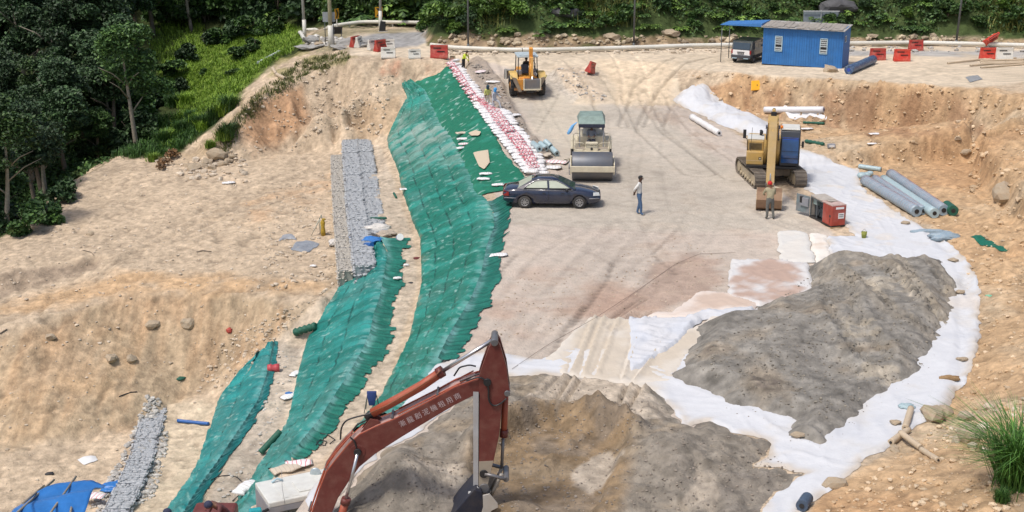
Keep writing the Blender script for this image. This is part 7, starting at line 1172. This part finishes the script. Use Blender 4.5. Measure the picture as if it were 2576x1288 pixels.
# tripod of sticks with a yellow cloth
p = G(810,594); e = thing('tripod_stand', 'survey tripod with yellow strap standing beside the gabion wall', 'tripod', (p.x, p.y, p.z)); ap = Vector((-.1,.0,1.0))
for a in ((.05,-.05,0),(-.62,-.1,0),(-.15,.35,0)): MB().tube([a, tuple((Vector(a)+ap)/2), tuple(ap)], [.02,.035,.045], 6).build('leg', mat('pale_wood', (.42,.40,.32)), e)
MB().tube([(-.1,0,1.0),(.0,-.02,1.22),(.06,0,.95)], .04, 6).build('strap', mat('grey_green', (.22,.28,.24)), e); MB().loft([[(.08+wx*math.cos(t*PI/4), -.04+.08*math.sin(t*PI/4), z) for t in range(8)] for z, wx in ((.95,.08),(.8,.14),(.55,.10),(.3,.14),(.05,.13))]).ball((.14,-.03,1.0), .1, 8, 6, (1.3,.8,.6)).build('yellow_cover', mat('mustard_cloth', (.42,.28,.03), rough=.7, var=.4, scale=9, bump=.6), e)
def flat(label, poly, m, cat, name, lift=.05, seed=1, amp=.06):
    o, _ = drape(name, poly, .09, lambda x, y, px, py, d: lift+amp*(fbm(x, y, .5, 3, seed)+.6), None, m, edge=.03); tag(o, label, cat); return o
def cf0(c): return lambda x, y, px, py, d: colmix(len(x), c)
_d = drape
def flat(label, poly, c, cat, name, lift=.05, seed=1, amp=.06, m=CLOTH):
    o, _ = drape(name, poly, .09, lambda x, y, px, py, d: lift+amp*(fbm(x, y, .5, 3, seed)+.6), cf0(c), m, edge=.03); tag(o, label, cat); return o
flat('grey film sheet lying on the plateau near the tripod', [(731,629),(742,612),(777,606),(804,614),(774,636)], (.24,.26,.29), 'plastic sheet', 'plastic_sheet', m=NET); flat('torn end of grey film left of the larger film sheet', [(699,609),(711,592),(734,589),(747,606),(722,602)], (.30,.31,.33), 'plastic sheet', 'plastic_sheet', m=NET)
flat('strip of green net lying on the orange soil at the right', [(2440,597),(2480,602),(2502,612),(2544,628),(2524,634),(2490,622),(2460,612)], (.012,.13,.085), 'net', 'net_strip', m=NET); flat('white paper with printing on the lower pit floor', [(194,1158),(208,1150),(241,1149),(247,1160),(212,1171)], (.66,.66,.66), 'paper', 'paper_sheet', amp=.03); flat('white cloth spread under the long white roll', [(1955,286),(2060,284),(2085,292),(2080,301),(2030,296),(1985,298)], (.70,.71,.73), 'cloth', 'cloth_piece'); flat('grey patch of film on the terrace at the right', [(2428,195),(2460,190),(2472,200),(2440,208)], (.27,.28,.29), 'plastic sheet', 'plastic_sheet', amp=.02, m=NET)
for q, lb in (([(1190,395),(1228,388),(1232,420),(1218,438),(1205,430)], 'beige torn opening patch in the netting beside the sedan'),([(1178,345),(1195,338),(1210,342),(1205,352),(1185,352)],'small beige scrap on the netting')): 
    o, _ = drape('cardboard_sheet', q, .09, lambda x, y, px, py, d: .30+.03*fbm(x, y, .5, 2, 3), cf0((.52,.44,.33)), CLOTH, edge=.27); tag(o, lb, 'cardboard')
# red scrap: half pipe
p = GA(688,930); e = thing('red_scrap', 'crumpled pink red plastic drum on the pebbly bench', 'scrap', (p.x, p.y, p.z+.05), .15); s_ = MB(); s_.loft([[(x, .2*math.cos(t), .22*math.sin(t)*k) for t in [j*PI/8-.4 for j in range(11)]] for x, k in ((-.28,.9),(-.1,1.1),(-.05,.8),(.1,1),(.28,1.05))], False, False); so2 = s_.build('shell', mat('pinkish_red', (.45,.06,.07), rough=.5, var=.2), e); so2.modifiers.new('s', 'SOLIDIFY').thickness = .02
# cables
def cable(label, pts, r, m=BLACK, lift=.03, cat='cable'):
    P = [GA(*q)+Vector((0,0,lift)) for q in pts]; Q = resample(P, len(P)*5); o = MB().tube([tuple(q) for q in Q], r, 5).build('cable', m); tag(o, label, cat); return o
cable('black hose curving over the pebbles below the lowest slope', [(531,1209),(550,1200),(575,1197),(597,1202),(610,1215),(609,1226),(601,1240)], .02); cable('black hose lying on the scarp face', [(300,999),(312,994),(330,988),(345,987)], .03); cable('coiled wire near the flaps behind the red boom, left loop', [(795,1121),(805,1108),(822,1112),(818,1122),(800,1120),(797,1110)], .018); cable('wire across the bench from the coiled loop', [(805,1091),(825,1096),(843,1108),(830,1118)], .018); cable('long thin cable crossing the platform', [(1288,1030-100),(1380,868),(1500,800),(1600,735),(1700,665),(1760,640),(1850,637)], .007, mat('brown_cable', (.12,.09,.07)))
cable('wire end by the cab door', [(585,1262),(598,1250),(612,1240),(618,1228)], .02); cable('bent dead branch on the plateau', [(495,636),(510,632),(532,635)], .025, BARK, .05, 'branch'); cable('thin dead branch on the plateau edge', [(0,842),(12,834),(18,830)], .03, BARK, .05, 'branch'); cable('dark curved twig near the left ridge', [(208,631),(228,636),(236,644)], .02, BARK, .05, 'branch')
# blue tarp shelter at the lower left
TB = mat('tarp_blue', (.025,.16,.46), rough=.4, var=.2, scale=2, bump=.6, bscale=4)
p = G(160,1300); cp = [V(x, y, Y_) for x, y, Y_ in ((187,1214,38.2),(265,1216,37.9),(245,1262,36.0),(200,1310,34.6),(20,1330,34.2),(75,1243,36.8))]
c0 = sum(cp, Vector())/6; e = thing('tarp_shelter', 'bright blue tarp held down by poles at the lower left', 'tarp', (c0.x, c0.y, c0.z-.6)); n1_, n2_ = 26, 26; A0, A1_, B0_, B1_ = cp[0], cp[1], cp[4], cp[3]; Xs = np.zeros((n1_, n2_, 3))
for i in range(n1_):
    for j in range(n2_):
        u, v = i/(n1_-1), j/(n2_-1); q = (cp[5].lerp(cp[0], min(1, u*2)) if False else Vector(A0).lerp(A1_, u)).lerp(Vector(B0_).lerp(B1_, u), v); q = q+Vector((-.5*(1-u)*math.sin(PI*v), 0, .22*math.sin(PI*v)+.10*math.sin(v*9+u*4)+.05*float(fbm(u*6, v*6, 1, 3, 5)))); Xs[i, j] = tuple(q-e.location)
me = grid_mesh('sheet', Xs[..., 0], Xs[..., 1], Xs[..., 2]); to = link('sheet', me, TB, e); to.modifiers.new('s', 'SOLIDIFY').thickness = .01
for a, b in (((137,1220),(38,1320)),((192,1212),(125,1320)),((112,1235),(60,1290)),((190,1240),(178,1320))):
    A_2, B_2 = V(a[0], a[1]-4, 38.4), V(b[0], b[1]-4, 34.4); MB().tube([A_2-e.location+Vector((0,0,.12)), B_2-e.location+Vector((0,0,.25))], .035, 6).build('pole', mat('grey_wood', (.25,.22,.18)), e)
rag('torn blue strips hanging off the corner of the tarp', 288,1232,.42,TB,31,sx=1.2,sz=.35,dz=.1)
for k, (x, y) in enumerate(((60,1300),(230,1290),(250,1240))): pass
# ---------------- the red excavator in front (its boom stands in one upright plane)
Y0 = 31.9; YB = Y0+.55
def Q(px, py, Y=Y0): return V(px, py, Y)
RT = Vector((Q(760,1440).x-1.2, Y0+.9, -3.1)); ex = thing('excavator', 'large red excavator with white cab roof and Chinese lettering on its boom', 'excavator', tuple(RT))
def L3(p): return p-RT
def slab(poly, y0, y1):
    m = MB(); a = [L3(Q(x, y)) for x, y in poly]; n = len(a); vs = [(p.x, y0-RT.y, p.z) for p in a]+[(p.x, y1-RT.y, p.z) for p in a]
    return m.add(vs, [tuple(range(n)), tuple(range(2*n-1, n-1, -1))]+[(k, n+k, n+(k+1) % n, (k+1) % n) for k in range(n)])
up = [(740,1400),(765,1340),(786,1288),(804,1232),(821,1189),(844,1159),(877,1119),(905,1094),(924,1085),(944,1075),(994,1055),(1077,1012),(1144,975),(1194,957),(1217,951),(1229,958)]; lo = [(1224,978),(1211,988),(1184,999),(1144,1019),(1077,1059),(1011,1099),(944,1142),(904,1175),(877,1212),(851,1252),(836,1288),(822,1340),(800,1400),(770,1440)]
bx = slab(up+lo, Y0, YB).build('boom', RED, ex, .012)
tp = MB(); a = [L3(Q(x, y)) for x, y in up[:-2]]
for k in range(len(a)-1): d = a[k+1]-a[k]; n_ = Vector((-d.z, 0, d.x)).normalized()*.006; tp.add([a[k]+n_+Vector((0,.03,0)), a[k+1]+n_+Vector((0,.03,0)), a[k+1]+n_+Vector((0,.52,0)), a[k]+n_+Vector((0,.52,0))], [(0,1,2,3)])
tpo = tp.build('boom_top_plate', LITRED, ex)
for s_, yo in ((0,.02),(1,.53)): MB().tube([L3(Q(x, y))+Vector((0,yo,.012)) for x, y in up[:-1]], .016, 5).build('boom_edge', REDO, bx)
def R_(pts, r, m, nm, yo=0, n=10): return MB().tube([L3(Q(x, y))+Vector((0,yo,0)) for x, y in pts], r, n).build(nm, m, ex)
for k in range(4): R_([(752,1380),(770,1320),(788,1262),(806,1212),(820,1175),(842,1142),(866,1115),(884,1096)], .022, [REDO, RED, REDO, WSTEEL][k], 'hydraulic_pipe', .08+.11*k, 7)
for x, y in ((817,1186),(777,1290),(1100,998),(985,1056)): p = L3(Q(x, y)); MB().box(p+Vector((0,.28,.04)), (.05,.5,.05), (0,.6,0)).build('pipe_clamp', WSTEEL, ex, .005)
R_([(1000,1046),(1060,1016),(1140,976),(1190,950)], .02, REDO, 'hydraulic_pipe', .1, 7); R_([(1000,1046),(1060,1016),(1140,976),(1190,950)], .02, REDO, 'hydraulic_pipe', .46, 7)
MB().prism([(0,0)]*0+[(-.0,0),(1,0),(1,1)], 0, .01) if False else None
# stick cylinder above the boom
R_([(934,1050),(1000,1014),(1060,980),(1112,944)], .125, REDO, 'stick_cylinder', .28, 18); R_([(1100,951),(1113,943)], .15, RED, 'cylinder_gland', .28, 18); R_([(1112,944),(1180,902),(1238,866)], .052, STEEL, 'stick_cylinder_rod', .28, 14); R_([(918,1062),(938,1048)], .10, BLACK, 'cylinder_eye', .28, 12)
slab([(905,1094),(930,1058),(950,1062),(960,1072)], Y0+.1, Y0+.16).build('bracket', RED, ex, .005); slab([(905,1094),(930,1058),(950,1062),(960,1072)], Y0+.38, Y0+.44).build('bracket', RED, ex, .005)
R_([(930,1044),(970,1026),(1040,986),(1090,954),(1108,936)], .018, mat('rust_pipe', (.22,.08,.04)), 'hydraulic_pipe', .12, 6)
# arm
arm = [(1237,860),(1244,853),(1251,857),(1258,868),(1274,922),(1282,982),(1280,994),(1264,1010),(1256,1092),(1242,1158),(1229,1210),(1225,1228),(1212,1233),(1204,1222),(1207,992),(1203,955),(1210,930),(1219,905),(1230,874)]
slab(arm, Y0-.02, Y0+.12).build('arm', RED, ex, .01); slab(arm, Y0+.43, Y0+.57).build('arm', RED, ex, .01); slab([(1207,992),(1262,1008),(1254,1092),(1240,1158),(1228,1205),(1206,1205)], Y0+.10, Y0+.45).build('arm_web', RED, ex)
fa = MB(); p0, p1 = L3(Q(1206,985)), L3(Q(1203,1222)); fa.add([p0+Vector((-.02,-.02,0)), p1+Vector((0,-.02,0)), p1+Vector((-.13,.0,0)), p0+Vector((-.16,.0,0)), p0+Vector((-.16,.57,0)), p1+Vector((-.13,.57,0)), p0+Vector((.0,.57,0)), p1+Vector((.0,.57,0))], [(0,1,2,3),(3,2,5,4),(4,5,7,6)]); fa.build('arm_front_plate', pm('scraped_grey_steel', (.36,.36,.37), rough=.45, dirt=.3), ex)
slab([(1205,1160),(1241,1158),(1229,1210),(1225,1228),(1212,1233),(1204,1222)], Y0-.03, Y0-.02).build('worn_tip', pm('bare_worn_steel', (.33,.28,.22), dirt=.5), ex)
slab([(1228,905),(1255,880),(1270,925),(1276,960),(1240,960)], Y0+.1, Y0+.43).build('arm_head_web', BLACK, ex)
for x, y, r, m_ in ((1226,960,.10,BLACK),(1244,860,.09,WSTEEL),(1276,988,.075,WSTEEL),(1217,1190,.11,BLACK),(1218,1226,.13,WSTEEL),(1273,1203,.08,WSTEEL),(900,1136,.10,BLACK)):
    p = L3(Q(x, y)); MB().cyl(p+Vector((0,-.08,0)), p+Vector((0,.62,0)), r, n=18).build('pin', m_, ex, .01)
p = L3(Q(900,1136)); MB().cyl(p+Vector((0,-.015,0)), p+Vector((0,.02,0)), .20, n=28).build('pin_boss', RED, ex, .01)
# bucket cylinder and links
R_([(1271,1002),(1269,1060),(1267,1108)], .085, REDO, 'bucket_cylinder', .28, 16); R_([(1268,1092),(1267,1110)], .105, RED, 'cylinder_gland', .28, 16); R_([(1266,1105),(1262,1190)], .042, WSTEEL, 'bucket_cylinder_rod', .28, 12)
for yo in (-.06, .56): R_([(1219,1190),(1240,1194),(1273,1203)], .05, WSTEEL, 'link', yo, 6)
for yo in (.1, .42): R_([(1262,1196),(1250,1222),(1236,1250)], .05, pm('muddy_link', (.33,.30,.26), dirt=.5), 'link', yo, 6)
# bucket
bk = [(1212,1225),(1196,1218),(1176,1240),(1150,1270),(1130,1300),(1120,1340),(1140,1375),(1180,1372),(1205,1345),(1215,1310),(1222,1270)]
slab(bk, Y0-.28, Y0+.85).build('bucket', pm('blue_black_steel', (.022,.026,.045), rough=.5, metal=.3, dirt=.35, dc=(.12,.10,.08)), ex, .02)
for y_ in (-.33, .86): slab([(1215,1232),(1232,1228),(1252,1252),(1254,1262),(1238,1270),(1222,1290),(1212,1320),(1196,1350),(1190,1345),(1205,1300),(1216,1262)], Y0+y_, Y0+y_+.05).build('bucket_side', pm('pale_scraped_steel', (.42,.40,.37), dirt=.5), ex, .01)
rg = MB().tube([L3(Q(1204,1222))+Vector((0,-.1,0)), L3(Q(1192,1228))+Vector((0,-.15,-.05)), L3(Q(1180,1236))+Vector((0,-.1,0))], .05, 6); rg.build('wrapped_rag', mat('pale_rag', (.5,.5,.5)), ex)
# boom cylinder
R_([(900,1138),(885,1200),(868,1262)], .042, STEEL, 'boom_cylinder_rod', -.12, 14); R_([(871,1255),(858,1300),(830,1400)], .10, REDO, 'boom_cylinder', -.12, 16); R_([(873,1248),(869,1262)], .125, RED, 'cylinder_gland', -.12, 16)
# hoses
for pts, yo in (([(855,1112),(857,1080),(868,1062),(890,1054),(915,1048),(935,1044)], .1),([(880,1102),(895,1082),(920,1070),(940,1066)], .35),([(1140,958),(1155,935),(1180,929),(1198,933)], .3),([(1170,957),(1205,945),(1222,952),(1230,975),(1228,1005),(1240,1022),(1260,1014),(1276,998)], -.06),([(1155,962),(1185,950),(1210,940),(1222,950)], .05),([(880,1098),(892,1108),(897,1125)], -.03)): 
    P = resample([L3(Q(x, y))+Vector((0,yo,0)) for x, y in pts], 30); P = np.stack([np.convolve(np.pad(P[:, k], 2, mode='edge'), np.ones(5)/5, 'valid') for k in range(3)], -1); MB().tube([tuple(q) for q in P], .022, 8).build('hose', BLACK, ex)
# lettering along the side of the boom
chars = '漸龍剷泥機租用商'; a0, a1 = L3(Q(1013,1066)), L3(Q(1151,998)); ang = math.atan2(a1.z-a0.z, a1.x-a0.x); lp = mat('lettering_paint', (.46,.36,.36), rough=.7, var=.35, scale=40, bump=0)
for k, ch in enumerate(chars): t = k/(len(chars)-1); p = a0.lerp(a1, t); text_mesh(ch, .185, lp, .001, bx, (p.x, Y0-RT.y-.004, p.z), (PI/2, -ang, 0), 'character')
# cab
c_yaw = R(26); pc = W(676,1266,-.35); cb = bpy.data.objects.new('cab', None)
def LC(x, y, z): v_ = Matrix.Rotation(c_yaw, 3, 'Z')@Vector((x, y, z)); return Vector(pc)+v_-RT      # x along cab, y away, z down from roof
def cbox(x0, x1, y0, y1, z0, z1):
    m = MB(); vs = [LC(x, y, z) for z in (z0, z1) for x, y in ((x0,y0),(x1,y0),(x1,y1),(x0,y1))]; return m.add(vs, [(3,2,1,0),(4,5,6,7),(0,1,5,4),(1,2,6,5),(2,3,7,6),(3,0,4,7)])
Lc, Wc = 2.1, 1.4
cab_ = cbox(0, Lc, 0, Wc, -.16, 0).build('cab_roof', CABW, ex, .03)
hatch = cbox(.95, 1.55, .25, .95, .0, .035).build('roof_hatch', CABW, cab_, .012); cbox(.42,.62,.1,1.0,0,.014).build('roof_rib', CABW, cab_, .006); cbox(.70,.90,.1,1.0,0,.014).build('roof_rib', CABW, cab_, .006)
cbox(.004, Lc, .004, .045, -.34, -.162).build('cab_header', GREY, ex, .01); cbox(0, .06, .0, Wc, -1.7, -.165).build('cab_rear_wall', GREY, ex, .01); cbox(.0,.12,.0,.05,-1.7,-.165).box if False else None
for x0, x1 in ((.06,.30),(.92,1.0),(1.66,1.75)): cbox(x0, x1, .0, .06, -1.7, -.345).build('cab_pillar', GREY, ex, .01)
cbox(.3,1.66,.02,.03,-1.1,-.345).build('side_window', mat('smoky_glass', (.05,.06,.06), rough=.08, bump=0, spec=.9, alpha=.75), ex); cbox(.3,1.66,.0,.05,-1.7,-1.1).build('cab_side_panel', GREY, ex, .01); cbox(.06,Lc,Wc-.05,Wc,-1.7,-.165).build('cab_wall', GREY, ex); cbox(.1,1.6,.1,1.0,-1.75,-1.65).build('cab_floor', BLACK, ex)
cbox(.5,.65,.35,.8,-1.2,-.7).build('seat', SEATM, ex, .05); cbox(.5,1.0,.35,.8,-1.35,-1.2).build('seat', SEATM, ex, .05)
dm = MB(); 
for a, b in (((-.02,-.02,-.17),(-.62,-.1,-.30)),((-.62,-.1,-.30),(-.80,-.12,-1.7))): dm.tube([LC(*a), LC(*b)], .045, 6)
dm.build('door_frame', BLACK, ex); dg = MB(); dg.add([LC(-.02,-.02,-.25), LC(-.60,-.1,-.36), LC(-.76,-.12,-1.6), LC(-.02,-.02,-1.6)], [(0,1,2,3)]); dgo = dg.build('door_glass', mat('pale_door_glass', (.22,.25,.24), rough=.1, bump=0, spec=.8), ex); dgo.modifiers.new('s', 'SOLIDIFY').thickness = .012
MB().tube([LC(.45,-.02,-.12), LC(.43,.1,.35), LC(.50,.3,.75)], .006, 4).build('antenna', GREY, ex); MB().tube([LC(.42,1.15,.02), LC(.60,1.18,.10), LC(.74,1.12,.03)], .03, 6).build('lamp_bar', PFR, ex); MB().ball(LC(1.72,1.15,.05), .16, 12, 8, (1,.35,1)).build('mirror', mat('pale_mirror', (.42,.48,.5), rough=.15, metal=.3), ex)
MB().tube([LC(.3,-.1,-.62)+Vector((0,0,.0)), LC(.6,-.16,-.50), LC(1.0,-.2,-.52), LC(1.5,-.25,-.66)], .035, 6).build('hand_rail', BLACK, ex)
# house, tracks (mostly below the frame)
MB().box((.3,.6,1.3),(3.2,2.6,.9)).box((-1.6,.6,1.6),(1.2,2.6,1.3)).build('house', RED, ex, .08)
for s_ in (-.5, 1.7): MB().prism([(-2.0,.1),(-2.3,.45),(-2.0,.85),(2.0,.85),(2.3,.45),(2.0,.1)], s_-.3, s_+.3, 'y').build('track', TRACKM, ex, .05)
MB().prism([(x-RT.x, z-RT.z) for x, z in ((Q(735,1440).x,Q(735,1440).z),(Q(800,1440).x,Q(800,1440).z),(Q(790,1500).x,-1.6),(Q(730,1500).x,-1.6))], Y0-RT.y+.02, Y0-RT.y+.53, 'y').build('boom_foot', RED, ex)
# chair like frame with a navy cloth behind the boom, teal jerry can, workers at the bottom edge
p = GA(936,1040); e = thing('folding_frame', 'thin metal frame draped with navy cloth behind the red boom', 'frame', (p.x, p.y, p.z))
for x in (-.28, .28): MB().tube([(x,0,0),(x*.5,.1,.75),(x*.9,.3,.02)], .014, 5).build('leg', POLED, e)
MB().loft([[(-.16+.0*k, .05, .80),(.16,.05,.80),(.18,.12,.62),(-.14,.12,.62)], [(-.12,0,.35),(.12,0,.35),(.14,.1,.35),(-.12,.1,.35)]] if False else [[(-.17,.02,.80),(.17,.02,.80),(.17,.14,.80),(-.17,.14,.80)], [(-.14,-.03,.55),(.15,-.02,.55),(.15,.12,.55),(-.14,.12,.55)], [(-.10,-.02,.30),(.10,-.03,.30),(.10,.10,.30),(-.10,.10,.30)]]).build('cloth', RN, e, .02)
p = V(642,1282,32.6); e = thing('jerry_can', 'teal plastic can held up beside the cab door', 'can', (p.x, p.y, p.z-.1), .3); MB().box((0,0,0),(.34,.2,.26)).build('body', mat('teal_plastic', (.02,.30,.33), rough=.4), e, .05); MB().box((0,-.11,.03),(.2,.02,.05)).box((0,-.11,-.05),(.2,.02,.05)).build('ribs', mat('dark_teal', (.01,.16,.2)), e)
def low_person(label, px, py, Y_, rz, cols, cap_m, lean=1.0):
    hd = V(px, py, Y_); J = stand(lean); off = Matrix.Rotation(rz, 3, 'Z')@Vector(J['hd1']); return person(label, hd-off, rz, J, cols, 1.0, hair(cap_m, 'cap', 1.12, 1), rs=1.15)
JB = stand(1, pel=(0,.25,.78), wai=(0,.13,.93), che=(0,-.05,1.10), nk=(0,-.22,1.22), hd0=(0,-.28,1.23), hd1=(0,-.37,1.24), hd2=(0,-.43,1.25), shL=(-.19,-.10,1.18), shR=(.19,-.10,1.18), elL=(-.24,-.22,.90), elR=(.24,-.22,.90), wrL=(-.2,-.4,.66), wrR=(.2,-.4,.66), hipL=(-.1,.24,.72), hipR=(.1,.24,.72), knL=(-.12,.15,.46), knR=(.12,.15,.46), anL=(-.12,.3,.08), anR=(.12,.3,.08), toL=(-.12,.14,.04), toR=(.12,.14,.04), face=(0,-.8,-.6))
hd = V(523,1273,33.4); rz = R(-45); person('person in maroon shirt and dark cap bending over at the bottom edge', hd-Matrix.Rotation(rz, 3, 'Z')@Vector(JB['hd1']), rz, JB, dict(skin=SKIN, top=MAROON, legs=GTR, shoe=SHOE), 1.0, hair(NAVY, 'cap', 1.12, 1), rs=1.1)
hd = V(421,1292,33.0); rz = R(20); J = stand(.2); person('person in a dark cap whose head just shows at the bottom edge', hd-Matrix.Rotation(rz, 3, 'Z')@Vector(J['hd1']), rz, J, dict(skin=SKIN, top=NAVY, legs=GTR, shoe=SHOE), 1.0, hair(NAVY, 'cap', 1.15, 1))
